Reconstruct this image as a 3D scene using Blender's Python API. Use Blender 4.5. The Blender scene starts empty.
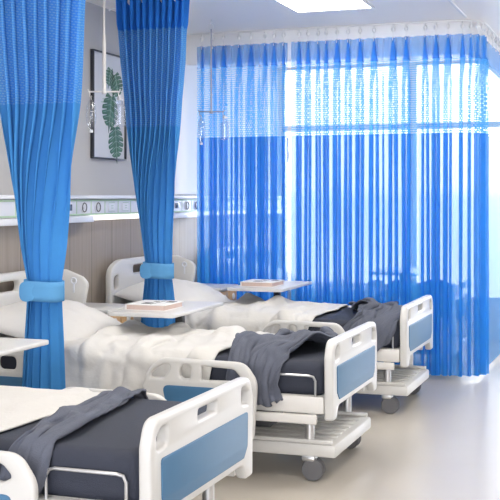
import bpy, bmesh, math, random
from mathutils import Vector, Matrix, noise
PI = math.pi
sc = bpy.context.scene
COL = sc.collection
rnd = random.Random(7)

# ------------------------------------------------------------------ materials
def nmat(name):
    m = bpy.data.materials.new(name); m.use_nodes = True
    nt = m.node_tree; nt.nodes.clear()
    out = nt.nodes.new('ShaderNodeOutputMaterial')
    return m, nt, out

def N(nt, typ, **kw):
    n = nt.nodes.new(typ)
    for k, v in kw.items():
        if k.startswith('i_'):
            n.inputs[k[2:].replace('_', ' ')].default_value = v
        else:
            setattr(n, k, v)
    return n

def pbr(name, col, rough=.5, var=.04, scale=6, bump=0, bscale=60, metal=0, spec=.5, stretch=None, emis=None):
    m, nt, out = nmat(name)
    p = N(nt, 'ShaderNodeBsdfPrincipled')
    p.inputs['Roughness'].default_value = rough
    p.inputs['Metallic'].default_value = metal
    p.inputs['Specular IOR Level'].default_value = spec
    tc = N(nt, 'ShaderNodeTexCoord')
    mp = N(nt, 'ShaderNodeMapping')
    if stretch: mp.inputs['Scale'].default_value = stretch
    nt.links.new(tc.outputs['Object'], mp.inputs['Vector'])
    nz = N(nt, 'ShaderNodeTexNoise'); nz.inputs['Scale'].default_value = scale; nz.inputs['Detail'].default_value = 3
    nt.links.new(mp.outputs[0], nz.inputs['Vector'])
    mx = N(nt, 'ShaderNodeMix', data_type='RGBA')
    c = list(col) + [1]
    mx.inputs['A'].default_value = [max(0, x * (1 - var)) for x in col] + [1]
    mx.inputs['B'].default_value = [min(1, x * (1 + var)) for x in col] + [1]
    nt.links.new(nz.outputs['Fac'], mx.inputs['Factor'])
    nt.links.new(mx.outputs['Result'], p.inputs['Base Color'])
    if bump:
        n2 = N(nt, 'ShaderNodeTexNoise'); n2.inputs['Scale'].default_value = bscale; n2.inputs['Detail'].default_value = 4
        nt.links.new(mp.outputs[0], n2.inputs['Vector'])
        b = N(nt, 'ShaderNodeBump'); b.inputs['Strength'].default_value = bump; b.inputs['Distance'].default_value = .01
        nt.links.new(n2.outputs['Fac'], b.inputs['Height'])
        nt.links.new(b.outputs[0], p.inputs['Normal'])
    if emis:
        p.inputs['Emission Color'].default_value = list(emis[0]) + [1]
        p.inputs['Emission Strength'].default_value = emis[1]
    nt.links.new(p.outputs[0], out.inputs[0])
    return m

def fabric(name, col, opacity, transl=.35, filt=(1, 1, 1), net=None, var=.06):
    """woven curtain cloth: diffuse + translucent threads, the open weave lets light straight through.
    net = (cell width, row height, hole width share, hole height share, thread opacity)."""
    m, nt, out = nmat(name)
    tc = N(nt, 'ShaderNodeTexCoord')
    nz = N(nt, 'ShaderNodeTexNoise'); nz.inputs['Scale'].default_value = 9; nz.inputs['Detail'].default_value = 2
    nt.links.new(tc.outputs['Object'], nz.inputs['Vector'])
    mx = N(nt, 'ShaderNodeMix', data_type='RGBA')
    mx.inputs['A'].default_value = [x * (1 - var) for x in col] + [1]
    mx.inputs['B'].default_value = [min(1, x * (1 + var)) for x in col] + [1]
    nt.links.new(nz.outputs['Fac'], mx.inputs['Factor'])
    d = N(nt, 'ShaderNodeBsdfDiffuse'); t = N(nt, 'ShaderNodeBsdfTranslucent')
    nt.links.new(mx.outputs['Result'], d.inputs[0]); nt.links.new(mx.outputs['Result'], t.inputs[0])
    s = N(nt, 'ShaderNodeMixShader'); s.inputs[0].default_value = transl
    nt.links.new(d.outputs[0], s.inputs[1]); nt.links.new(t.outputs[0], s.inputs[2])
    tr = N(nt, 'ShaderNodeBsdfTransparent'); tr.inputs[0].default_value = list(filt) + [1]
    f = N(nt, 'ShaderNodeMixShader'); f.inputs[0].default_value = opacity
    nt.links.new(tr.outputs[0], f.inputs[1]); nt.links.new(s.outputs[0], f.inputs[2])
    if net:
        cw, rh, hw, hh, thr, left = net
        uv = N(nt, 'ShaderNodeUVMap'); sp = N(nt, 'ShaderNodeSeparateXYZ')
        nt.links.new(uv.outputs[0], sp.inputs[0])
        def math_(op, a, b):
            n = N(nt, 'ShaderNodeMath', operation=op)
            for i, q in enumerate((a, b)):
                if q is None: continue
                if isinstance(q, (int, float)): n.inputs[i].default_value = q
                else: nt.links.new(q, n.inputs[i])
            return n.outputs[0]
        row = math_('DIVIDE', sp.outputs[1], rh)
        half = math_('MULTIPLY', math_('FLOOR', row, None), .5)
        u = math_('FRACT', math_('ADD', math_('DIVIDE', sp.outputs[0], cw), half), None)
        v = math_('FRACT', row, None)
        hole = math_('MULTIPLY', math_('LESS_THAN', u, hw), math_('LESS_THAN', v, hh))
        op = math_('MULTIPLY', math_('SUBTRACT', 1.0, math_('MULTIPLY', hole, 1 - left)), thr)
        nt.links.new(op, f.inputs[0])
        if left:                                   # lighter open dashes in the weave
            m2 = N(nt, 'ShaderNodeMix', data_type='RGBA'); m2.inputs['B'].default_value = (.21, .47, .80, 1)
            nt.links.new(mx.outputs['Result'], m2.inputs['A']); nt.links.new(hole, m2.inputs['Factor'])
            nt.links.new(m2.outputs['Result'], d.inputs[0]); nt.links.new(m2.outputs['Result'], t.inputs[0])
    nt.links.new(f.outputs[0], out.inputs[0])
    return m

M = {}
M['wall'] = pbr('grey_wall_paint', (.46, .455, .455), .7, .02, 3, .05, 250)
M['white_wall'] = pbr('white_wall_paint', (.86, .85, .84), .7, .02, 3)
M['ceiling'] = pbr('satin_ceiling', (.90, .85, .80), .28, .015, 2, spec=.5)
M['floor'] = pbr('grey_vinyl_floor', (.50, .46, .405), .26, .05, 1.6)
M['plastic'] = pbr('white_plastic', (.62, .61, .59), .35, .015, 5)
M['cream'] = pbr('cream_plastic', (.70, .68, .65), .4, .02, 5)
M['blue_panel'] = pbr('blue_bed_panel', (.05, .155, .29), .45, .05, 20)
M['mattress'] = pbr('navy_grey_mattress', (.026, .031, .050), .75, .12, 30, .25, 300)
M['throw'] = pbr('slate_blanket', (.10, .11, .145), .9, .12, 40, .35, 220)
M['linen'] = pbr('white_linen', (.62, .605, .58), .9, .02, 12, .25, 45)
M['pillow'] = pbr('white_pillowcase', (.68, .665, .645), .9, .02, 12, .2, 40)
M['metal'] = pbr('brushed_steel', (.62, .62, .63), .3, .03, 20, metal=.9)
M['white_metal'] = pbr('white_enamel', (.75, .75, .75), .35, .02, 10)
M['black'] = pbr('black_plastic', (.02, .02, .022), .4, .1, 10)
M['dark_steel'] = pbr('dull_steel', (.30, .31, .36), .4, .03, 20, metal=.4)
M['rubber'] = pbr('grey_rubber', (.13, .13, .14), .7, .1, 10)
M['wood_door'] = pbr('tan_wood', (.52, .33, .16), .5, .12, 9, stretch=(1, 1, .12))
M['book_white'] = pbr('white_book_cover', (.82, .81, .79), .4, .02, 12)
M['book_pages'] = pbr('pinkish_page_edge', (.62, .47, .41), .7, .08, 40)
M['ink'] = pbr('dark_print', (.06, .065, .06), .6, .2, 30)
M['rail'] = pbr('rail_white', (.66, .68, .74), .4, .015, 8)
M['rail_top'] = pbr('rail_edge_white', (.78, .79, .82), .35, .015, 8)
M['green'] = pbr('pale_green_stripe', (.42, .58, .40), .5, .03, 8)
M['socket'] = pbr('socket_white', (.70, .72, .76), .35, .02, 8)
M['screen'] = pbr('dark_screen', (.06, .085, .13), .2, .1, 8)
M['lamp'] = pbr('lamp_diffuser', (.9, .9, .88), .5, .01, 8, emis=((1, .96, .9), .9))
M['panel_lamp'] = pbr('ceiling_lamp_diffuser', (.9, .9, .9), .5, .01, 8, emis=((1, .955, .88), 15))
M['frame_black'] = pbr('black_picture_frame', (.025, .028, .035), .35, .1, 8)
M['paper'] = pbr('art_paper', (.60, .61, .64), .6, .015, 10)
M['leaf'] = pbr('monstera_green', (.055, .145, .095), .6, .6, 28)
M['leaf_vein'] = pbr('leaf_vein', (.34, .46, .40), .6, .1, 28)
M['clear'] = None
m, nt, out = nmat('clear_glass')
g = N(nt, 'ShaderNodeBsdfGlossy'); g.inputs['Roughness'].default_value = .18
t = N(nt, 'ShaderNodeBsdfTransparent'); t.inputs[0].default_value = (.92, .94, .97, 1)
mx = N(nt, 'ShaderNodeMixShader'); mx.inputs[0].default_value = .13; nt.links.new(t.outputs[0], mx.inputs[1]); nt.links.new(g.outputs[0], mx.inputs[2])
nt.links.new(mx.outputs[0], out.inputs[0]); M['clear'] = m

BL = (.035, .24, .72)
M['c_head'] = fabric('blue_curtain_heading', (.03, .19, .66), 1.0, .2)
M['c_net'] = fabric('blue_curtain_net', (.075, .29, .70), 1.0, .3, net=(.016, .0135, .66, .42, .985, .86))
M['c_body'] = fabric('blue_curtain_cloth', (.070, .285, .64), 1.0, .25)
M['c_tie'] = fabric('pale_blue_tieback', (.135, .37, .66), 1.0, .15)
M['s_head'] = fabric('sheer_heading', (.09, .42, .93), .46, .5, (.95, .97, 1))
M['s_net'] = fabric('sheer_net', (.15, .55, .94), 1.0, .5, (.98, .99, 1), net=(.0115, .0172, .74, .70, .86, 0))
M['s_body'] = fabric('sheer_cloth', (.06, .38, .86), .62, .5, (.95, .97, 1))

# wood wall panelling: vertical grain and a seam every 0.62 m
m, nt, out = nmat('taupe_wood_panelling')
p = N(nt, 'ShaderNodeBsdfPrincipled'); p.inputs['Roughness'].default_value = .55
tc = N(nt, 'ShaderNodeTexCoord'); mp = N(nt, 'ShaderNodeMapping'); mp.inputs['Scale'].default_value = (1, 14, .5)
nt.links.new(tc.outputs['Object'], mp.inputs['Vector'])
nz = N(nt, 'ShaderNodeTexNoise'); nz.inputs['Scale'].default_value = 3; nz.inputs['Detail'].default_value = 6
nt.links.new(mp.outputs[0], nz.inputs['Vector'])
mx = N(nt, 'ShaderNodeMix', data_type='RGBA')
mx.inputs['A'].default_value = (.235, .195, .16, 1); mx.inputs['B'].default_value = (.37, .32, .275, 1)
nt.links.new(nz.outputs['Fac'], mx.inputs['Factor'])
sp = N(nt, 'ShaderNodeSeparateXYZ'); nt.links.new(tc.outputs['Object'], sp.inputs[0])
a = N(nt, 'ShaderNodeMath', operation='DIVIDE'); nt.links.new(sp.outputs[1], a.inputs[0]); a.inputs[1].default_value = .31
b = N(nt, 'ShaderNodeMath', operation='FRACT'); nt.links.new(a.outputs[0], b.inputs[0])
c = N(nt, 'ShaderNodeMath', operation='LESS_THAN'); nt.links.new(b.outputs[0], c.inputs[0]); c.inputs[1].default_value = .02
mx2 = N(nt, 'ShaderNodeMix', data_type='RGBA'); mx2.inputs['B'].default_value = (.12, .10, .085, 1)
nt.links.new(mx.outputs['Result'], mx2.inputs['A']); nt.links.new(c.outputs[0], mx2.inputs['Factor'])
nt.links.new(mx2.outputs['Result'], p.inputs['Base Color']); nt.links.new(p.outputs[0], out.inputs[0])
M['panelling'] = m

# ------------------------------------------------------------------ builders
def link(o, parent=None):
    COL.objects.link(o)
    if parent: o.parent = parent
    return o

def tag(o, label=None, cat=None, group=None, kind=None):
    for k, v in (('label', label), ('category', cat), ('group', group), ('kind', kind)):
        if v: o[k] = v
    return o

def thing(name, label, cat, loc=(0, 0, 0), rz=0, group=None):
    o = bpy.data.objects.new(name, None); o.empty_display_size = .1
    link(o); o.location = loc; o.rotation_euler = (0, 0, rz)
    return tag(o, label, cat, group)

def copy_tree(o, parent=None):
    c = o.copy(); COL.objects.link(c)
    if parent: c.parent = parent
    for ch in list(o.children): copy_tree(ch, c)
    return c

def mesh_obj(name, verts, faces, mat, parent=None, smooth=True, uvs=None):
    me = bpy.data.meshes.new(name); me.from_pydata([tuple(v) for v in verts], [], faces); me.update()
    if uvs:
        l = me.uv_layers.new(name='UVMap')
        for lp in me.loops: l.data[lp.index].uv = uvs[lp.vertex_index]
    me.polygons.foreach_set('use_smooth', [smooth] * len(me.polygons))
    me.materials.append(mat)
    return link(bpy.data.objects.new(name, me), parent)

class MB:
    def __init__(s): s.bm = bmesh.new()
    def box(s, x0, x1, y0, y1, z0, z1, bev=0, seg=2):
        b = bmesh.new()
        bmesh.ops.create_cube(b, size=1)
        for v in b.verts:
            v.co = Vector(((x0 + x1) / 2 + v.co.x * (x1 - x0), (y0 + y1) / 2 + v.co.y * (y1 - y0), (z0 + z1) / 2 + v.co.z * (z1 - z0)))
        if bev: bmesh.ops.bevel(b, geom=list(b.edges), offset=bev, segments=seg, affect='EDGES', profile=.5)
        s._add(b); return s
    def _add(s, b):
        me = bpy.data.meshes.new('tmp'); b.to_mesh(me); b.free(); s.bm.from_mesh(me); bpy.data.meshes.remove(me)
    def tube(s, pts, r, n=8, closed=False):
        pts = [Vector(p) for p in pts]; rings = []
        L = len(pts); up = None
        rr = r if isinstance(r, (list, tuple)) else [r] * L
        for i, p in enumerate(pts):
            a = pts[(i - 1) % L] if (closed or i > 0) else p
            b = pts[(i + 1) % L] if (closed or i < L - 1) else p
            t = (b - a).normalized()
            if up is None: up = t.orthogonal().normalized()
            up = (up - t * up.dot(t)).normalized(); w = t.cross(up)
            rings.append([s.bm.verts.new(p + (up * math.cos(2 * PI * k / n) + w * math.sin(2 * PI * k / n)) * rr[i]) for k in range(n)])
        for i in range(L if closed else L - 1):
            A, B = rings[i], rings[(i + 1) % L]
            for k in range(n): s.bm.faces.new((A[k], A[(k + 1) % n], B[(k + 1) % n], B[k]))
        if not closed:
            s.bm.faces.new(rings[0][::-1]); s.bm.faces.new(rings[-1])
        return s
    def lathe(s, prof, c=(0, 0, 0), n=16, axis='z'):
        rings = []
        for r, z in prof:
            ring = []
            for k in range(n):
                a = 2 * PI * k / n; p = (r * math.cos(a), r * math.sin(a), z)
                if axis == 'x': p = (p[2], p[0], p[1])
                if axis == 'y': p = (p[1], p[2], p[0])
                ring.append(s.bm.verts.new((c[0] + p[0], c[1] + p[1], c[2] + p[2])))
            rings.append(ring)
        for A, B in zip(rings, rings[1:]):
            for k in range(n): s.bm.faces.new((A[k], A[(k + 1) % n], B[(k + 1) % n], B[k]))
        s.bm.faces.new(rings[0][::-1]); s.bm.faces.new(rings[-1])
        return s
    def build(s, name, mat, parent=None, smooth=True):
        bmesh.ops.recalc_face_normals(s.bm, faces=s.bm.faces)
        me = bpy.data.meshes.new(name); s.bm.to_mesh(me); s.bm.free()
        me.polygons.foreach_set('use_smooth', [smooth] * len(me.polygons))
        if smooth:
            try: me.set_sharp_from_angle(angle=math.radians(40))
            except Exception: pass
        me.materials.append(mat)
        return link(bpy.data.objects.new(name, me), parent)

def box(name, mat, parent, *a, bev=0, seg=2):
    return MB().box(*a, bev=bev, seg=seg).build(name, mat, parent)

def rpoly(pts, rad, n=6):
    """polygon with rounded corners; rad is one radius or a list."""
    out = []; L = len(pts)
    for i in range(L):
        p = Vector(pts[i]).to_2d(); a = Vector(pts[i - 1]).to_2d(); b = Vector(pts[(i + 1) % L]).to_2d()
        r = rad[i] if isinstance(rad, (list, tuple)) else rad
        if r <= 0: out.append((p.x, p.y)); continue
        u = (a - p).normalized(); w = (b - p).normalized()
        ang = u.angle(w); t = min(r / math.tan(ang / 2), (a - p).length * .49, (b - p).length * .49)
        s, e = p + u * t, p + w * t
        for k in range(n + 1):
            q = k / n
            o = s * (1 - q) ** 2 + p * 2 * q * (1 - q) + e * q * q
            out.append((o.x, o.y))
    return out

def rrect(x0, x1, y0, y1, r, n=5): return rpoly([(x0, y0), (x1, y0), (x1, y1), (x0, y1)], r, n)

def plate(name, outer, holes, thick, bev, mat, parent, plane='yz', off=0, bend=None):
    """flat outline with cut-outs, extruded to a rounded plate; plane tells which axes the outline lies in."""
    cu = bpy.data.curves.new(name, 'CURVE'); cu.dimensions = '2D'; cu.fill_mode = 'BOTH'
    for pts in [outer] + list(holes):
        s = cu.splines.new('POLY'); s.points.add(len(pts) - 1); s.use_cyclic_u = True
        for q, p in zip(s.points, pts): q.co = (p[0], p[1], 0, 1)
    cu.extrude = max(thick / 2 - bev, 0.0005); cu.bevel_depth = bev; cu.bevel_resolution = 2; cu.offset = -bev
    ob = bpy.data.objects.new(name, cu); COL.objects.link(ob)
    dg = bpy.context.evaluated_depsgraph_get(); dg.update()
    me = bpy.data.meshes.new_from_object(ob.evaluated_get(dg), depsgraph=dg)
    bpy.data.objects.remove(ob); bpy.data.curves.remove(cu)
    for v in me.vertices:
        x, y, z = v.co
        d = z + off
        if bend: d += bend(x, y)
        v.co = {'yz': (d, x, y), 'xz': (x, d, y), 'xy': (x, y, d)}[plane]
    bm = bmesh.new(); bm.from_mesh(me)
    bmesh.ops.remove_doubles(bm, verts=bm.verts, dist=.0001)
    bmesh.ops.recalc_face_normals(bm, faces=bm.faces); bm.to_mesh(me); bm.free()
    me.name = name; me.materials.clear(); me.materials.append(mat)
    me.polygons.foreach_set('use_smooth', [True] * len(me.polygons))
    try: me.set_sharp_from_angle(angle=math.radians(50))
    except Exception: pass
    return link(bpy.data.objects.new(name, me), parent)

def sm(a, b, x):
    t = min(1, max(0, (x - a) / (b - a))); return t * t * (3 - 2 * t)

def interp(tab, z):
    """tab: rows (z, values...) with z falling."""
    if z >= tab[0][0]: return tab[0][1:]
    for p, q in zip(tab, tab[1:]):
        if z >= q[0]:
            t = (p[0] - z) / (p[0] - q[0])
            return tuple(a + (b - a) * t for a, b in zip(p[1:], q[1:]))
    return tab[-1][1:]

# ------------------------------------------------------------------ setting
CEIL = 2.75
XW = -3.6                    # face of the bed-head wall
YF = 11.0                    # face of the window wall
def struct(name, mat, *a, bev=0):
    o = box(name, mat, None, *a, bev=bev); o['kind'] = 'structure'; return o
struct('floor', M['floor'], -3.8, 2.8, -1.5, YF + .2, -.1, 0)
struct('ceiling', M['ceiling'], -3.8, 2.8, -1.5, YF + .2, CEIL, CEIL + .1)
struct('wall_left', M['wall'], XW - .2, XW, -1.5, YF + .2, 0, CEIL)
struct('wall_right', M['white_wall'], 2.6, 2.8, -1.5, YF + .2, 0, CEIL)
plate('trim_3', [(XW + .031, 8.485), (-1.36, 8.485), (-1.26, 8.52), (-1.21, 8.57), (-1.18, 8.66), (-1.18, YF), (-1.23, YF), (-1.23, 8.68), (-1.26, 8.60), (-1.30, 8.56), (-1.36, 8.54), (XW + .031, 8.54)],
      [], .248, .002, M['white_wall'], None, 'xy', 2.626)['kind'] = 'structure'
struct('trim_1', M['panelling'], XW, XW + .02, -1.5, YF, .1, 1.24)
struct('baseboard_left', M['cream'], XW, XW + .028, -1.5, YF, 0, .1, bev=.004)
M['lit_wall'] = pbr('window_lit_wall_tone', (.66, .66, .67), .7, .02, 3)  # paler wall colour, stands in for window light on the head wall
struct('trim_2', M['lit_wall'], XW, XW + .03, 8.12, YF, 1.42, CEIL)  # added slab that carries the window-lit tone above the rail
# window wall: low sill wall, frame members, panes
struct('wall_far', M['white_wall'], XW, 2.6, YF, YF + .2, 0, .35)
wf = MB()
XS = [-3.56, -2.16, -.76, .64, 2.04, 2.56]
for x in XS: wf.box(x - .045, x + .045, YF, YF + .1, .35, CEIL, .004)
for z0, z1 in ((.35, .41), (2.09, 2.145), (CEIL - .02, CEIL)):
    for a, b in zip(XS, XS[1:]): wf.box(a + .045, b - .045, YF + .01, YF + .09, z0, z1, .004)
w1 = wf.build('window_1', M['white_metal']); w1['kind'] = 'structure'
pn = MB()
for a, b in zip(XS, XS[1:]): pn.box(a + .045, b - .045, YF + .046, YF + .054, .41, CEIL - .02)
pn.build('glass_pane', M['clear'], w1)
MB().box(-3.47, -3.44, YF - .05, YF, 1.80, 1.88, .004).box(-3.465, -3.445, YF - .06, YF - .045, 1.76, 2.02, .004).build('window_handle', M['white_metal'], w1)

# ------------------------------------------------------------------ ceiling lamps
def ceiling_light(label, xc, yc):
    t = thing('ceiling_light', label, 'ceiling light', (xc, yc, CEIL - .012), 0, 'square ceiling lamps')
    f = MB(); h = .29
    for a in ((-h, h, -h, -h + .02), (-h, h, h - .02, h), (-h, -h + .02, -h + .02, h - .02), (h - .02, h, -h + .02, h - .02)):
        f.box(*a, 0, .012)
    f.build('frame', M['white_metal'], t)
    box('diffuser', M['panel_lamp'], t, -h + .02, h - .02, -h + .02, h - .02, .003, .012)
ceiling_light('square lit ceiling lamp panel above the bed beside the sheer curtain', -2.06, 7.36)
for lx, ly, lab in ((-2.06, 5.55, 'unseen ceiling lamp panel added for top light above the bed between the tied curtains'), (-2.06, 3.6, 'unseen ceiling lamp panel added for top light above the bed in front of the tied curtains'),
                    (-.2, 3.6, 'unseen ceiling lamp panel added for top light over the aisle, by the foot of the nearest bed'), (-.2, 5.55, 'unseen ceiling lamp panel added for top light over the aisle, by the middle bed'), (-.2, 7.36, 'unseen ceiling lamp panel added for top light over the aisle, by the sheer curtain')):
    ceiling_light(lab, lx, ly)  # these panels are out of view, added to light the beds from above

# ------------------------------------------------------------------ bed-head service rail
t = thing('service_rail', 'long white wall-mounted service rail with green stripes, sockets and gas outlets', 'wall rail', (XW, 0, 1.23))
Y0, Y1 = -1.2, YF - .1
MB().box(0, .085, Y0, Y1, .045, .155, .006).build('housing', M['rail'], t)
MB().box(0, .115, Y0, Y1, .157, .182, .008).build('top_ledge', M['rail_top'], t)
for y0, y1 in ((Y0, 1.40), (3.15, 3.18), (4.93, 6.68), (8.2, 8.46), (9.9, Y1)):
    pass
LIT = [(3.0, 4.3), (6.70, 8.0), (8.55, 9.8)]
prev = Y0
for a, b in LIT + [(Y1, Y1)]:
    MB().box(0, .105, prev, a, 0, .043, .006).build('lower_lip', M['rail_top'], t); prev = b
for a, b in LIT:
    MB().box(0, .095, a + .004, b - .004, .012, .042, .004).build('reading_lamp', M['lamp'], t)
for z in (.047, .141): MB().box(.084, .088, Y0, Y1, z, z + .011).build('green_stripe', M['green'], t)
for base in (2.82, 4.6, 6.38, 8.16):
    for k in range(-2, 6): MB().box(.0845, .0875, base + .205 * k + .10, base + .205 * k + .107, .059, .140).build('divider', M['green'], t)
for base in (2.82, 4.6, 6.38, 8.16):
    MB().box(.085, .092, base - .035, base + .035, .080, .122, .003).build('screen', M['screen'], t)
    for k in (1, 2):
        g = MB(); yc = base + .2 * k
        g.lathe([(.038, 0), (.040, .006), (.032, .008), (.026, .008), (.026, .004), (.012, .004), (.011, .012), (.002, .012)], (.085, yc, .10), 20, 'x')
        o = g.build('gas_outlet', M['socket'], t)
        MB().tube([(.094, yc + .030 * math.cos(a), .10 + .030 * math.sin(a)) for a in [i * PI / 8 for i in range(16)]], .004, 6, True).build('collar', M['rubber'], o)
    for k in (3.05, 4.15, -1.05):
        yc = base + .2 * k
        o = MB().box(.085, .092, yc - .05, yc + .05, .066, .134, .006).build('power_socket', M['socket'], t)
        MB().box(.091, .0945, yc - .042, yc + .042, .128, .1315).box(.091, .0945, yc - .042, yc + .042, .0685, .072).box(.091, .0945, yc - .012, yc + .018, .09, .094).box(.091, .0945, yc - .012, yc + .018, .106, .110).build('slots', M['leaf_vein'], o)

# ------------------------------------------------------------------ picture
t = thing('framed_picture', 'narrow black framed leaf print hanging on the grey wall', 'picture', (XW, 7.10, 1.67))
W_, H_ = .26, .76
f = MB()
for a in ((-W_, W_, 0, .010), (-W_, W_, H_ - .010, H_), (-W_, -W_ + .010, .010, H_ - .010), (W_ - .010, W_, .010, H_ - .010)):
    f.box(0, .028, a[0], a[1], a[2], a[3], .002)
f.build('frame', M['frame_black'], t)
box('print_sheet', M['paper'], t, 0, .012, -W_ + .010, W_ - .010, .010, H_ - .010)
def monstera(cy, cz, L, Wd, rot, seed):
    r = random.Random(seed); pts = []
    nlob = 6
    def half(side):
        q = []
        for i in range(nlob):
            for (f_, dep) in ((.10, .97), (.35, 1.0), (.65, .99), (.82, .93), (.90, .42), (.97, .40)):
                tt = (i + f_) / nlob
                w = math.sin(PI * (tt * .86 + .10)) ** .7 * Wd * dep
                zz = L * (.12 - tt * 1.05) - w * .25 + L * .12
                q.append((side * w, zz))
        return q
    R = half(1); Lf = half(-1)[::-1]
    out = [(0.0, L * .10)] + R + [(0.0, -L * 1.02)] + Lf
    ca, sa = math.cos(rot), math.sin(rot)
    tr = lambda p: (cy + p[0] * ca - p[1] * sa, cz + p[0] * sa + p[1] * ca)
    o = plate('leaf', [tr(p) for p in out], [], .002, .0002, M['leaf'], t, 'yz', .0132)
    mr = MB(); mr.tube([(.0146, *tr((0, L * .08))), (.0146, *tr((0, -L * .95)))], .0016, 5)
    for i in range(nlob):
        tt = (i + .4) / nlob; w = math.sin(PI * (tt * .86 + .10)) ** .7 * Wd * .85
        for s in (-1, 1):
            zz = L * (.12 - tt * 1.05) + L * .12
            mr.tube([(.0146, *tr((0, zz + .01))), (.0146, *tr((s * w, zz - w * .25)))], .0012, 4)
    mr.build('vein', M['leaf_vein'], o)
monstera(.03, .43, .24, .125, -.15, 1)
monstera(.10, .21, .235, .12, .12, 2)
monstera(.10, .60, .17, .10, .35, 3)
monstera(.02, .635, .13, .07, -.25, 4)
MB().tube([(.0138, .05, .655), (.0138, .06, .45), (.0138, .07, .24)], .003, 5).tube([(.0138, .12, .62), (.0138, .08, .5), (.0138, .06, .42)], .0025, 5).build('stem', M['leaf'], t)
MB().box(.012, .0135, -.12, -.05, .40, .408).box(.012, .0135, -.10, -.06, .425, .430).build('caption_mark', M['leaf_vein'], t)

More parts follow.
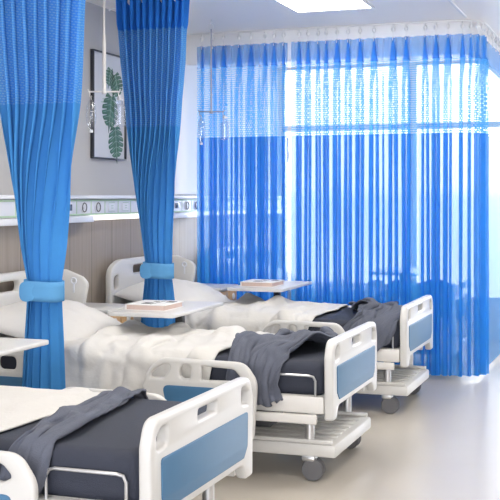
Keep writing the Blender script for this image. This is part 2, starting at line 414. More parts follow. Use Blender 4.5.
# ------------------------------------------------------------------ beds
def make_bed():
    t = thing('hospital_bed', 'bed', 'hospital bed', (0, 0, 0))
    # headboard (arched top, two corner slots and a centre grip)
    hb = rpoly([(-.475, .30), (.475, .30), (.475, .90), (.32, .955), (-.32, .955), (-.475, .90)], [.03, .03, .12, .30, .30, .12], 8)
    slots = [rpoly([(-.42, .74), (-.345, .76), (-.345, .86), (-.42, .83)], .035), rpoly([(.42, .74), (.345, .76), (.345, .86), (.42, .83)], .035),
             rrect(-.11, .11, .845, .905, .028)]
    plate('headboard', hb, slots, .045, .012, M['plastic'], t, 'yz', -1.03)
    # footboard with blue inset, feet at both ends
    fb = rpoly([(-.475, .315), (-.40, .315), (-.36, .375), (.36, .375), (.40, .315), (.475, .315), (.48, .62), (.445, .705), (-.445, .705), (-.48, .62)],
               [.02, .02, .05, .05, .02, .02, .05, .07, .07, .05], 7)
    slots = [rpoly([(-.43, .60), (-.345, .612), (-.345, .674), (-.39, .672), (-.43, .65)], .016), rpoly([(.43, .60), (.345, .612), (.345, .674), (.39, .672), (.43, .65)], .016),
             rrect(-.09, .09, .635, .672, .014)]
    f = plate('footboard', fb, slots, .045, .012, M['plastic'], t, 'yz', 1.055)
    bp = [(-.40, .445), (-.36, .405), (.36, .405), (.40, .445), (.405, .575), (-.405, .575)]
    plate('blue_panel', rpoly(bp, .015, 3), [], .008, .002, M['blue_panel'], f, 'yz', 1.078)
    o = MB()
    for s in (-1, 1): o.tube([(1.05, s * .20, .655), (1.05, s * .20, .655 + .0001)], .001, 3)
    o.bm.free()
    # mattress
    box('mattress', M['mattress'], t, -1.0, 1.025, -.445, .445, .425, .597, bev=.045, seg=4)
    box('fitted_sheet', M['pillow'], t, -.995, -.45, -.447, .447, .572, .604, bev=.012, seg=3)
    # deck frame
    fr = MB()
    fr.box(-1.0, 1.03, -.47, -.43, .345, .43, .01); fr.box(-1.0, 1.03, .43, .47, .345, .43, .01)
    fr.box(-1.0, -.95, -.43, .43, .35, .43, .01); fr.box(.98, 1.03, -.43, .43, .35, .43, .01)
    fr.box(-.95, .98, -.43, .43, .39, .43, .005)
    for x in (-.5, 0, .5): fr.box(x - .03, x + .03, -.43, .43, .345, .39, .005)
    fr.build('bed_frame', M['cream'], t)
    for s in (-1, 1):
        MB().box(.62, 1.0, s * .485 - .012, s * .485 + .012, .30, .345, .006).build('side_step', M['cream'], t)
        y = s * .463
        pts = [(.70, y, .43), (.70, y, .505), (.712, y, .525), (.73, y, .53), (.95, y, .53), (.975, y, .525), (.985, y, .505), (.985, y, .43)]
        MB().tube(pts, .006, 8).build('mattress_retainer', M['metal'], t)
    # base chassis with ridged cover
    b = MB(); b.box(-.85, 1.07, -.40, .36, .12, .185, .012)
    for k in range(7): b.box(.30, 1.03, -.34 + k * .09, -.30 + k * .09, .185, .191, .002)
    b.box(.28, 1.05, -.40, -.375, .185, .205, .004); b.box(.28, 1.05, .335, .36, .185, .205, .004)
    b.build('base_cover', M['plastic'], t)
    for x in (-.55, .55):
        c = MB(); c.box(x - .09, x + .09, -.12, .12, .18, .345, .02); c.build('lift_column', M['rubber'], t)
    for x in (-.86, .93):
        for s in (-1, 1):
            l = MB(); l.tube([(x, s * .37, .34 if x > 0 else .19), (x, s * .37, .115)], .024, 12); l.box(x - .035, x + .035, s * .37 - .035, s * .37 + .035, .095, .125, .012)
            l = l.build('caster', M['metal'], t)
            w = MB()
            for q in (-.022, .022):
                w.lathe([(.03, -.009), (.052, -.008), (.056, 0), (.052, .008), (.03, .009)], (x + .02, s * .37 + q, .056), 20, 'y')
            w.build('wheel', M['rubber'], l)
    # side rails: lowered near-side pair and far foot rail, raised far head rail
    def foot_rail(y):
        o = rpoly([(.06, .20), (.70, .20), (.72, .50), (.655, .592), (.21, .598), (.13, .53)], [.04, .05, .10, .09, .10, .15], 8)
        hs = [rpoly([(.14, .495), (.225, .498), (.262, .545), (.255, .566), (.225, .566), (.18, .543)], .022),
              rpoly([(.315, .498), (.375, .496), (.375, .568), (.315, .566)], .026),
              rpoly([(.43, .495), (.60, .498), (.64, .515), (.60, .556), (.43, .564)], [.008, .03, .03, .04, .008])]
        r = plate('side_rail', o, hs, .036, .012, M['plastic'], t, 'xz', y)
        s = -1 if y < 0 else 1
        plate('blue_panel', rpoly([(.27, .25), (.62, .25), (.64, .462), (.22, .462)], .03), [], .006, .002, M['blue_panel'], r, 'xz', y + s * .019)
    def head_rail_low(y):
        o = rpoly([(-.98, .20), (-.42, .20), (-.36, .50), (-.46, .592), (-.90, .595), (-1.0, .50)], [.04, .06, .14, .12, .10, .08], 8)
        hs = [rpoly([(-.91, .492), (-.80, .49), (-.80, .56), (-.87, .56)], .025), rpoly([(-.73, .49), (-.62, .49), (-.62, .56), (-.73, .56)], .03),
              rpoly([(-.55, .49), (-.47, .492), (-.46, .515), (-.52, .558), (-.55, .558)], .018)]
        r = plate('side_rail', o, hs, .036, .012, M['plastic'], t, 'xz', y)
        s = -1 if y < 0 else 1
        plate('blue_panel', rpoly([(-.92, .25), (-.50, .25), (-.44, .455), (-.94, .455)], .03), [], .006, .002, M['blue_panel'], r, 'xz', y + s * .019)
    foot_rail(-.55); foot_rail(.55); head_rail_low(-.55)
    o = rpoly([(-1.0, .50), (-.85, .52), (-.78, .86), (-.82, .90), (-.94, .945), (-1.0, .94)], [.03, .06, .06, .05, .05, .02], 8)
    r = plate('side_rail', o, [], .036, .012, M['plastic'], t, 'xz', .55)
    k = MB(); k.tube([(-.875 + .018 * math.cos(a), 0.529, .875 + .018 * math.sin(a)) for a in [i * PI / 6 for i in range(12)]], .005, 6, True)
    k.box(-.881, -.869, .526, .533, .80, .858, .002); k.build('control_symbol', M['socket'], r)
    for x in (.2, .55, -.55, -.85): MB().box(x - .015, x + .015, -.54, -.46, .30, .37, .004).build('rail_bracket', M['metal'], t)
    for x in (.2, .55, -.88): MB().box(x - .015, x + .015, .46, .54, .30, .37, .004).build('rail_bracket', M['metal'], t)
    return t

# draped cloth as plain numbers
CLOTH = {
    'quilt_a': (62, 44, [
-564,8,17,5,19,9,17,2,14,15,15,18,17,17,18,19,19,19,19,20,19,19,17,16,20,0,19,11,19,19,9,18,19,19,19,19,19,19,19,19,20,15,15,20,17,14,9,17,18,16,16,14,15,14,18,13,14,10,11,10,13,9,10,
-580,20,14,5,21,6,17,10,19,13,18,9,16,19,19,19,19,19,20,19,19,20,17,21,6,17,14,18,6,21,16,19,16,18,18,19,19,19,19,18,20,20,10,19,19,9,19,19,17,16,17,17,14,15,12,11,10,11,13,9,12,11,14,
-588,16,19,11,17,10,19,6,21,8,18,19,15,16,19,19,19,19,19,19,19,19,19,19,17,19,3,19,15,13,20,12,20,17,19,19,18,19,19,18,19,18,16,12,19,14,19,20,16,18,16,19,18,14,7,11,13,13,8,14,8,12,13,
-596,18,19,18,4,20,16,15,19,11,16,9,19,18,20,19,19,18,19,18,19,19,19,18,18,18,20,5,19,17,21,8,22,10,20,18,19,16,16,17,19,19,18,20,18,16,18,16,18,18,18,12,17,18,10,9,13,13,13,12,12,12,14,
-602,19,17,20,11,19,19,5,20,10,21,10,18,19,19,18,18,18,19,19,19,20,18,18,17,19,18,20,8,20,17,20,14,21,7,18,18,18,17,18,19,18,19,18,17,20,14,12,20,20,17,16,18,14,11,11,14,13,13,14,13,15,9,
-596,18,18,18,6,18,19,11,16,8,12,20,18,19,17,17,19,19,19,20,19,19,19,19,18,17,18,19,17,14,18,17,19,18,17,15,18,17,17,16,19,18,17,19,18,16,19,16,10,20,16,15,19,16,13,13,13,14,13,14,12,14,14,
-591,18,17,18,11,20,2,21,8,20,8,13,19,20,17,17,18,19,20,19,19,19,19,20,18,18,17,19,15,17,17,19,17,19,16,18,19,16,17,18,19,18,18,19,18,18,20,13,21,5,16,19,19,15,13,14,13,13,14,13,14,13,13,
-605,17,17,17,19,15,15,18,9,14,20,9,21,12,19,18,19,19,19,20,19,19,19,20,19,18,17,19,16,18,18,16,19,19,16,19,18,17,18,19,18,18,19,19,19,19,15,17,19,20,11,16,13,15,13,14,14,13,13,13,13,14,13,
-619,17,18,18,18,18,18,16,19,10,21,11,22,9,22,16,18,18,20,19,20,19,19,20,18,18,20,17,19,19,16,21,12,21,18,19,18,19,18,18,18,19,19,19,19,19,16,19,15,17,11,19,14,14,14,14,13,14,13,13,13,14,13,
-631,19,17,19,19,18,18,17,18,18,19,13,23,12,20,17,15,19,19,19,19,19,18,19,21,19,19,19,18,19,21,21,16,20,14,17,19,19,19,18,18,19,18,19,20,18,20,16,16,20,6,19,15,13,14,14,14,13,13,14,12,14,13,
-641,21,17,17,18,18,19,19,20,20,19,16,20,16,13,20,21,20,18,17,16,21,18,19,17,15,22,20,23,19,21,23,19,18,18,22,18,16,15,17,18,18,19,19,17,20,19,20,21,20,18,16,3,9,15,15,13,13,12,13,13,14,13,
-650,18,20,20,18,19,19,21,20,13,22,20,20,20,9,22,19,19,19,17,20,15,16,20,21,25,27,17,18,16,14,23,28,25,21,9,17,19,20,10,9,22,21,19,19,16,19,21,20,21,22,18,18,7,0,16,13,8,12,18,16,15,15,
-658,28,11,19,21,18,21,18,4,27,24,22,20,20,20,21,8,21,19,17,18,16,19,20,25,16,29,19,19,18,19,26,27,19,21,24,6,20,16,-8,24,24,23,16,18,18,16,19,20,22,25,21,22,-9,14,13,14,10,9,18,17,16,14,
-660,31,11,14,20,19,21,10,8,30,27,22,21,19,19,20,17,11,20,19,16,19,19,21,28,12,30,18,13,18,22,25,25,18,25,24,15,19,10,-6,25,25,24,16,18,18,16,16,19,24,25,20,18,0,15,16,6,15,10,13,16,17,16,
-661,32,12,12,17,21,18,1,18,30,28,24,20,20,19,19,20,14,10,25,19,16,20,21,29,5,28,23,18,19,18,19,26,29,9,29,23,20,3,-3,24,24,24,21,16,20,14,20,19,21,24,15,16,11,11,15,11,11,14,14,12,15,16,
-661,30,19,10,13,21,13,1,21,31,28,25,22,20,19,19,19,19,6,20,25,15,20,20,29,2,26,23,19,19,21,21,25,29,3,31,28,22,3,-4,19,24,23,21,19,20,18,18,20,20,21,14,15,15,11,15,14,13,9,14,13,14,16,
-661,26,25,11,12,19,4,8,25,28,29,26,23,20,18,19,20,20,13,7,30,15,19,20,26,11,16,24,21,19,19,21,23,27,3,32,32,24,13,-9,10,24,23,21,21,19,20,19,19,20,20,14,15,12,15,15,15,14,10,12,14,14,14,
-660,25,23,17,12,13,15,2,26,25,28,27,24,18,19,19,19,21,20,-4,33,18,17,21,19,25,9,20,22,20,19,19,22,26,3,32,33,26,20,0,-3,21,23,21,21,20,19,20,19,19,20,15,15,13,15,14,14,14,11,14,14,12,16,
-659,23,21,20,13,13,19,3,25,23,25,27,25,19,20,19,17,22,23,-11,33,20,17,17,20,23,22,12,20,21,20,19,21,23,7,31,32,27,20,12,-6,16,21,21,20,19,20,19,20,19,19,16,14,14,14,14,14,14,13,13,14,15,15,
-659,21,20,20,18,14,20,6,24,22,23,26,23,22,13,18,20,23,29,-17,33,21,15,15,20,21,23,23,16,19,20,19,20,22,11,30,30,24,19,18,14,-1,20,19,19,20,19,19,19,20,19,16,14,14,14,14,14,14,14,14,14,14,15,
-660,20,20,19,20,18,17,13,22,21,24,24,21,20,20,18,16,24,18,-6,33,14,14,19,17,21,21,22,24,21,19,19,19,18,18,27,26,21,18,15,16,17,17,13,19,20,19,16,20,21,20,16,13,15,14,14,13,14,14,15,13,14,14,
-662,20,19,20,19,20,18,18,20,22,22,22,21,20,16,17,21,23,2,18,29,9,17,17,13,20,22,23,23,23,22,19,20,17,22,23,20,18,19,19,18,19,19,18,13,19,16,20,21,21,21,16,15,12,13,14,13,14,14,14,15,13,14,
-663,19,20,19,20,20,20,19,20,20,21,21,22,19,19,19,21,12,8,30,20,6,22,9,19,17,21,22,24,24,24,20,20,19,20,20,19,19,20,19,20,19,18,19,13,19,17,21,21,21,21,15,15,13,13,13,13,14,14,14,15,14,14,
-665,20,19,19,20,21,22,20,19,19,20,22,20,20,19,20,16,11,24,27,10,9,17,17,17,19,21,20,24,24,23,21,20,19,20,19,19,20,19,19,19,19,20,19,16,19,20,19,18,20,21,14,13,13,13,14,12,16,16,16,14,15,14,
-665,19,19,19,19,23,25,19,21,16,19,21,21,20,19,19,14,20,26,22,4,18,19,20,12,17,20,18,23,25,24,22,21,18,19,18,18,20,19,19,19,20,19,19,19,20,20,20,20,17,17,13,14,13,14,14,15,14,16,16,15,15,14,
-663,18,17,20,21,25,27,18,22,10,19,21,21,20,19,18,19,21,23,18,8,19,19,19,14,18,18,19,24,24,24,22,20,19,15,19,19,19,17,20,19,20,20,19,20,19,20,20,20,19,18,12,12,14,14,14,15,15,16,16,16,14,14,
-660,18,18,20,21,26,27,19,19,14,12,21,22,20,19,19,20,19,19,16,15,19,19,19,16,19,17,22,23,23,21,21,20,18,18,15,19,19,18,19,20,21,20,19,19,19,20,20,19,19,18,14,14,14,13,14,14,15,16,17,16,15,14,
-656,19,19,20,21,25,25,21,15,18,9,22,20,20,20,19,18,20,19,18,19,15,18,20,17,19,20,22,21,20,20,19,17,19,17,18,20,20,19,19,17,23,20,17,20,19,19,20,19,19,18,14,14,14,14,14,14,15,16,17,17,17,11,
-650,18,20,19,22,23,23,20,15,19,12,21,19,19,21,16,18,20,19,19,19,19,18,18,19,20,20,19,20,19,17,15,19,17,20,22,19,19,19,21,22,17,22,15,22,16,19,19,19,19,19,14,14,14,14,15,14,14,18,18,19,17,14,
-646,19,19,20,20,22,22,19,16,19,16,20,18,19,23,8,21,19,20,18,20,20,20,19,19,19,19,19,19,19,11,16,21,12,26,24,22,16,20,21,26,9,27,14,24,7,20,19,19,19,20,16,12,15,16,15,14,15,18,20,19,18,14,
-647,22,20,20,19,20,21,20,16,19,20,18,18,21,23,1,23,21,19,19,20,20,20,20,19,20,19,19,20,10,11,18,22,16,24,25,22,19,17,23,27,5,31,10,20,16,12,18,20,20,22,16,7,19,18,15,14,14,18,20,19,17,15,
-650,24,21,20,20,19,19,19,20,19,19,19,19,21,25,-7,25,23,18,19,20,22,21,21,20,20,19,21,16,-1,16,17,24,24,16,25,22,19,19,21,27,8,31,25,25,15,4,6,20,20,23,14,6,21,18,15,14,14,16,18,19,17,16,
-660,25,26,24,21,20,20,18,17,18,20,21,19,22,26,-13,28,22,19,19,22,22,22,21,21,22,22,22,3,0,20,9,23,27,20,24,22,17,19,22,24,12,28,24,26,22,13,-3,14,21,23,15,3,22,19,15,15,12,15,16,18,18,16,
-668,27,28,27,24,21,20,19,20,19,12,22,21,21,26,-11,29,22,20,13,22,23,24,23,25,24,24,16,-11,12,18,6,19,28,27,20,20,19,19,20,22,15,25,22,26,25,17,8,0,20,22,17,0,22,21,17,15,11,14,13,18,18,17,
-672,27,30,28,27,24,20,19,20,27,3,21,20,21,25,-10,27,23,22,15,18,25,26,25,27,26,23,7,-11,16,16,5,17,27,25,23,21,19,18,19,19,19,21,22,24,25,21,5,3,20,21,18,-1,22,21,18,15,14,11,12,17,18,18,
-670,27,30,31,31,21,16,17,21,30,3,21,20,17,24,9,5,24,21,19,21,23,27,28,29,26,15,-5,5,18,17,3,14,25,24,22,20,19,19,19,20,20,20,21,23,23,21,2,10,20,21,18,2,20,21,18,13,11,13,16,14,17,19,
-647,23,24,30,20,26,16,13,28,17,22,12,19,20,14,18,24,13,8,20,21,21,25,24,21,22,19,2,16,19,19,12,10,15,21,20,20,19,20,19,19,19,20,19,20,20,20,14,13,19,13,15,13,19,18,16,14,14,13,13,15,15,13,
-633,23,19,26,19,22,19,20,19,22,20,22,5,17,13,21,21,11,17,18,19,19,20,19,12,21,21,19,20,18,15,18,16,19,19,13,17,17,20,19,19,19,20,17,18,19,19,19,19,19,18,14,17,14,10,16,15,14,13,14,14,15,14,
-605,13,17,20,23,15,16,15,19,19,19,18,19,19,19,20,4,14,20,15,20,11,19,19,20,19,18,18,19,20,18,19,17,16,19,16,19,19,19,18,19,19,19,19,19,19,18,19,19,19,20,16,13,12,13,13,14,14,14,13,14,14,14,
-590,18,14,21,15,15,11,15,20,13,19,18,19,18,19,13,20,14,21,9,20,13,19,18,18,17,19,19,19,14,20,16,16,18,19,19,19,19,20,19,19,19,19,20,19,19,19,19,18,19,18,16,12,12,14,13,13,14,14,13,14,14,14,
-572,19,10,18,6,19,10,16,10,20,19,17,19,16,19,18,9,19,15,20,19,8,18,18,20,19,20,18,18,18,18,20,16,20,11,20,19,19,18,19,19,19,20,19,19,19,18,19,20,19,18,14,12,13,13,14,13,13,13,14,13,14,14,
-559,15,18,19,7,11,5,10,19,12,17,19,19,16,18,17,15,21,8,22,19,6,20,18,18,18,19,19,20,19,19,19,12,21,10,20,19,19,19,19,19,19,20,19,20,19,19,19,18,18,18,15,13,14,13,13,14,11,13,14,13,13,14,
-547,17,17,17,9,8,16,-8,16,14,19,19,15,19,19,20,11,18,14,19,11,17,19,12,17,20,19,20,18,18,18,20,14,21,16,19,19,18,18,17,19,18,20,19,19,19,19,19,18,18,18,16,13,13,14,13,13,13,14,10,14,11,15,
-533,17,17,16,9,8,17,-6,0,19,13,19,11,19,20,19,19,12,18,15,14,20,8,20,19,18,19,18,20,19,20,20,11,21,13,21,18,19,19,20,19,15,18,20,19,19,19,19,19,19,18,16,13,14,13,13,13,11,14,11,13,8,13,
-519,17,15,15,13,8,15,4,-10,6,19,8,18,13,19,19,19,11,17,18,13,18,16,19,14,18,20,21,19,20,19,20,17,21,11,19,15,19,19,19,19,18,19,18,19,20,19,20,19,19,20,16,13,14,13,13,13,10,13,9,14,8,14,
-438,-18,-9,14,-2,-17,-4,19,8,-9,-12,-5,-8,-6,-5,-3,0,0,2,-3,-6,4,10,-6,3,-14,-4,17,-11,3,17,4,1,0,0,0,-2,-5,3,3,2,-10,-8,-2,7,10,7,10,7,-7,-9,-11,-3,1,5,10,2,-14,-11,13,-1,-17,-10,
-443,0,-12,-18,-1,14,2,-20,-1,9,-4,-17,-8,-4,-2,-1,-1,1,0,-3,-9,0,13,-1,14,10,-12,-10,20,2,-12,4,12,-7,-1,-2,-6,-3,2,1,0,2,15,8,-4,-11,-6,2,7,9,10,-5,-13,-6,-6,-4,12,12,-6,-16,-3,12,1,
-460,9,-2,-17,2,-17,3,13,-3,-18,-7,5,-10,-10,0,0,0,0,0,-3,-8,8,10,7,-7,4,19,-2,-14,15,6,-15,-1,9,-3,-5,-11,-2,3,5,8,8,12,-14,3,15,3,-4,-10,-9,-3,10,6,-7,-14,-9,-4,8,15,-1,-17,-6,7,
-469,-5,1,7,-18,-6,10,-14,6,16,-12,-16,-6,-1,0,1,2,3,5,2,-7,8,3,-2,-5,-3,-3,20,0,-11,3,18,-7,-16,-1,-2,-4,9,11,10,4,2,4,3,-7,-12,-4,12,-8,6,-1,-17,-4,2,-10,-12,-2,2,6,9,7,-10,1,
-461,-6,6,1,-16,9,-7,-14,-3,15,0,-16,-6,1,3,5,5,5,4,1,-11,2,-1,-3,-5,-5,-3,2,19,2,-9,-1,15,-7,-18,9,-2,7,10,1,-5,-3,-1,6,10,3,-11,-16,-3,0,4,11,-5,-10,-11,-11,-3,0,1,1,3,-1,16,
-469,6,5,-3,-18,-9,8,16,-13,-15,17,-7,-5,5,8,7,3,1,-1,-2,-13,2,3,-2,-5,-7,-6,1,8,14,-3,-10,6,10,-11,-16,1,9,10,9,1,-6,-6,-6,0,13,5,-11,-17,1,13,-12,-1,-4,-6,-6,-5,-1,1,2,7,4,-2,
-503,7,8,7,16,2,-17,-4,18,-3,-15,16,3,2,-6,8,-7,-2,0,0,-13,4,7,4,-3,-8,-7,0,11,9,-8,-6,10,2,-10,-10,1,11,9,5,1,-1,-4,-5,-5,-6,-4,15,1,-20,16,3,-2,-5,-4,-5,-5,-5,-4,-2,2,4,6,
-490,8,10,8,3,-12,11,-4,-14,13,6,-15,0,15,-7,7,0,0,0,0,-14,2,3,6,0,-5,-8,-2,10,8,-4,-10,7,4,-12,-4,4,9,5,-1,1,1,-1,0,-2,-5,-12,10,-5,5,-18,11,16,-2,-2,-2,-4,-4,-6,-6,-3,2,5,
-475,9,5,-5,-8,3,-1,11,2,-15,-1,15,0,-16,2,11,-8,-3,-1,0,-13,-4,6,7,10,6,1,-10,8,1,4,0,-15,1,10,-8,1,5,2,0,2,1,-2,-2,3,-2,-11,1,12,-9,-15,7,13,2,2,0,0,-1,-5,-6,-5,-1,3,
-465,4,-7,-3,3,2,-3,7,-7,8,0,-19,3,21,3,-5,-7,-1,-3,-5,-16,-18,10,10,8,4,6,4,-3,-2,0,-2,15,1,-11,-15,-2,4,3,2,3,5,6,1,-6,7,-1,-12,13,0,-16,-5,9,8,2,-1,0,0,1,1,-6,-4,3,
-462,2,6,-5,-1,-2,-2,-1,-1,1,-2,10,-1,0,-12,1,-1,4,4,6,-20,-16,6,8,7,21,4,-2,-1,-6,1,2,0,0,-15,1,11,-7,-14,3,3,2,4,3,1,-1,0,4,-1,-6,7,-5,-4,-12,-2,1,0,2,2,3,5,2,4,
-438,-6,6,4,1,-2,-3,-2,2,4,0,-2,3,5,-8,-2,-5,-2,3,5,-8,-10,4,7,-4,9,1,15,-7,-8,9,-9,1,10,-9,-5,-5,-1,-1,5,6,-1,-1,4,-5,7,3,2,-2,-3,-2,-3,-4,-5,-4,4,-4,5,3,-1,-3,-6,-4,
-414,6,-2,0,2,0,0,2,-3,0,1,1,2,1,0,-2,-3,-2,2,4,0,-5,0,-4,-6,7,5,-6,-2,-2,-2,9,-3,-5,14,-1,-5,-2,0,0,-3,-5,-6,15,-7,-4,12,-6,6,-7,4,2,3,-7,3,-2,-4,5,4,-8,-4,-2,-4,
-377,4,-1,-1,0,1,1,1,-2,2,2,2,1,0,0,0,-4,0,-2,2,3,0,-3,-4,-5,4,2,-5,-4,-2,1,1,3,-4,1,11,-5,-2,3,1,-6,-4,-4,-1,4,-6,1,6,0,2,1,2,5,-5,-5,-5,7,-2,4,0,-6,-6,-6,
-340,2,0,0,-1,0,1,-1,1,2,2,2,1,1,0,-1,-2,-1,-1,-3,2,3,-3,-4,-4,3,-2,-3,-6,0,-2,7,2,-4,0,5,1,0,3,1,-3,-5,-4,-2,0,-1,1,1,3,1,2,1,4,-3,-8,-2,3,2,-1,-1,0,-3,-5,
-304,0,-2,2,1,0,1,-2,1,2,3,2,2,1,0,0,-1,-2,-2,-4,0,3,-2,-3,-4,2,-6,-3,-4,-1,1,1,3,2,0,3,3,0,3,2,-2,-4,-3,-3,0,0,0,0,1,1,1,1,1,0,-6,-3,-1,0,4,-1,-1,-1,-2,
-267,-1,-3,1,3,1,-2,0,1,2,3,3,3,1,1,0,-1,-3,-5,-4,0,3,-2,-3,-2,0,-3,-4,-4,-1,0,0,2,3,1,3,2,2,0,5,0,-4,-3,-3,-1,-1,0,0,0,1,1,1,0,-3,-2,-2,-3,0,3,1,-2,-1,0,
-230,-3,-3,0,3,4,-3,1,1,2,2,4,3,2,1,0,-1,-5,-5,-3,-2,2,-1,-3,0,-3,1,-4,-3,-3,-1,0,1,4,2,2,2,2,-1,1,5,-3,-3,-2,-2,-1,0,-1,0,1,0,1,0,-1,-2,-2,-2,-1,0,3,0,-2,1,
-193,-3,-2,-1,2,4,-2,1,1,2,2,1,0,5,0,1,0,-3,-7,-2,-1,0,-1,-2,1,-1,-3,0,-3,-3,-2,-1,1,3,2,2,1,1,1,-1,5,-2,-2,-2,-1,-1,-1,0,0,0,0,0,0,0,0,-1,-1,-2,-1,-1,1,2,2,
-155,-3,-1,-1,0,4,0,1,0,1,0,-1,-2,-2,10,-4,-2,-2,1,-3,0,0,-2,-1,0,1,-1,-3,-1,-2,-3,-1,0,3,1,2,0,1,1,0,-2,4,-2,-2,0,-1,-2,0,1,0,0,1,1,1,1,1,0,-1,-2,-1,0,0,1,
-117,-2,-1,0,0,1,2,0,-1,0,-1,-2,-4,-3,-2,2,-2,3,6,-2,0,-1,-3,1,0,0,0,0,-2,-3,-1,-2,0,1,2,0,-1,-1,1,-5,2,2,-3,3,-1,0,1,-1,1,1,1,1,4,2,2,2,0,-2,-2,-3,-1,-1,-1,
-79,0,-1,0,0,0,1,-1,-1,-1,-2,-3,-3,-2,-3,0,2,5,-2,4,0,-3,-2,1,2,0,0,-2,-2,-1,-2,-1,-1,0,1,-3,-4,-2,1,3,3,0,-1,-1,2,0,0,1,2,1,2,2,0,5,4,1,-2,-2,-4,-2,-2,-1,-1,
-41,0,0,0,-1,0,-1,-1,-1,-1,-2,-2,-5,-4,-1,3,3,2,0,3,-2,-4,1,-1,-1,4,0,-2,-2,-2,-1,-1,0,-1,-1,-3,-1,1,3,2,0,0,-1,-1,2,0,0,2,1,1,2,1,1,-2,1,0,2,-2,-2,0,0,-1,-2,
-4,0,0,0,-1,-1,-1,0,0,-1,-2,-4,-2,-3,0,1,2,0,4,0,-4,-4,0,0,-3,-2,-1,0,2,1,0,0,-1,-1,-2,0,1,1,3,1,0,-1,-1,0,1,-2,0,1,4,1,0,0,0,-2,1,1,-2,1,1,1,-1,0,-2,
33,-1,-1,0,-3,1,0,1,0,1,-1,-3,-4,-2,0,1,0,2,1,-2,-5,-3,-3,-2,2,-1,-1,-1,1,2,2,0,0,-2,-2,1,1,2,1,1,0,-1,0,0,0,-1,-1,0,-1,3,3,0,0,-1,-1,1,1,0,2,0,0,0,-2,
69,-1,-3,-1,0,1,2,2,-1,3,-2,-3,-3,-2,-1,-1,0,1,0,-3,-3,-3,-2,-2,0,1,-1,0,1,1,2,1,-1,-1,-2,0,0,0,4,0,0,-1,0,-1,0,0,-1,-1,-1,0,0,4,3,1,0,0,1,0,1,1,0,0,-2,
106,-2,-2,-1,-1,2,2,2,0,-1,0,-2,-3,-2,-2,-1,0,-1,2,-3,-1,-3,-1,-2,0,1,-2,0,1,1,1,0,-1,-1,-1,-1,0,0,2,-1,0,0,1,1,-1,0,-1,-1,-1,0,1,2,2,3,1,1,0,0,0,1,1,0,-2,
145,-3,-2,-2,0,1,1,1,1,-1,0,-2,-3,-2,-2,-1,-1,0,1,0,-1,0,-2,-2,0,-2,0,0,0,-1,0,-2,-2,0,1,0,1,0,-1,0,0,-1,2,2,1,0,0,-1,-1,0,1,2,2,1,1,0,0,-1,0,1,1,1,-3,
183,-3,-3,-1,0,0,0,1,0,-1,0,-2,-2,-3,-2,0,1,0,0,0,1,-1,-1,-2,-1,-1,-1,-1,-1,-1,-1,-3,-1,0,0,2,0,2,-1,-2,-2,1,2,4,2,0,5,1,-1,0,-1,-2,-1,1,1,1,-1,0,-3,-1,-1,-1,-3,
222,-4,-3,-2,-1,0,0,0,1,-1,0,-2,-3,-3,-1,0,3,2,0,0,-1,-2,-1,-2,-1,-1,-2,-2,-1,0,-2,-2,-1,-1,-1,-2,2,3,-2,1,-3,2,4,5,5,-2,2,5,1,-1,-6,-3,-1,1,3,1,-1,-1,-3,-4,-2,-2,-1,
256,-3,-1,-2,-1,-1,-1,0,1,-1,1,-3,-3,-2,-2,2,4,3,0,-1,-2,-2,-2,-1,-2,-2,-2,-1,0,-1,-2,0,-2,-2,-3,-4,-2,-1,6,-2,3,4,4,6,4,0,-1,-1,-1,-1,-1,-1,-2,4,3,1,-1,-2,-3,-3,-4,-1,-1,
285,1,0,0,0,-1,-1,-2,0,0,0,-2,-2,-2,-2,2,4,3,1,-1,-2,-4,-1,-2,-1,-2,-1,-1,1,-3,0,-1,-2,-4,-2,-4,-4,0,-1,4,5,4,3,-1,-1,2,7,2,-3,0,0,-1,-2,3,3,2,-1,-1,-2,-3,-3,-2,0,
316,2,2,2,2,1,-1,-2,-1,-3,-2,0,-3,-2,-1,1,2,5,2,-2,-4,-3,0,-1,0,-1,-1,1,1,-2,-1,-4,-4,-2,-2,-4,-3,-5,1,3,7,4,2,-2,0,1,3,5,-1,1,0,-1,-3,3,3,2,1,0,-2,-1,-2,-3,-1,
351,2,3,2,4,3,0,-2,-6,-7,1,-1,-2,-1,-1,2,-5,3,-7,10,-2,-1,1,0,0,1,1,1,-1,-1,-2,-4,-7,-3,-3,-2,-2,-3,1,2,5,4,0,0,0,1,1,3,2,1,0,0,-4,4,2,3,2,0,0,-1,-2,-3,-2,
386,2,4,2,6,6,1,-2,-9,-13,3,0,-3,-1,-1,3,-6,-5,2,-3,8,1,3,0,2,1,2,1,-1,-3,-3,-4,-7,-5,-3,-1,-2,-1,2,2,2,3,0,0,1,0,2,2,2,1,1,0,-6,5,2,3,2,0,1,-1,-2,-2,-2,
420,1,6,3,5,-5,-7,7,-13,0,4,-1,-2,-5,4,-2,-3,-2,-1,0,-1,10,-4,5,0,5,3,-3,2,-3,-5,-4,-6,-5,-2,-2,0,1,1,1,1,0,1,1,1,1,1,0,4,1,0,0,-7,7,-1,5,-3,4,2,0,-9,2,0,
452,-10,-2,-1,24,-2,-12,-8,2,6,-4,7,0,-9,1,-6,2,-10,1,-5,5,4,1,8,6,5,5,0,2,-3,-5,-8,-4,-8,-3,-1,0,0,0,0,0,1,2,3,3,4,2,2,3,0,-6,-3,-2,-4,-1,2,0,0,6,-10,-5,-4,9,
450,4,12,2,-7,3,-1,-1,11,-1,-2,1,-19,-3,13,6,0,-10,-7,-1,9,3,0,3,7,4,4,0,-3,-5,-11,-9,10,2,-3,-13,9,-8,5,4,0,0,-4,8,5,2,1,0,-4,-4,-10,12,3,-1,-9,4,-1,-2,-5,0,0,-2,-2,
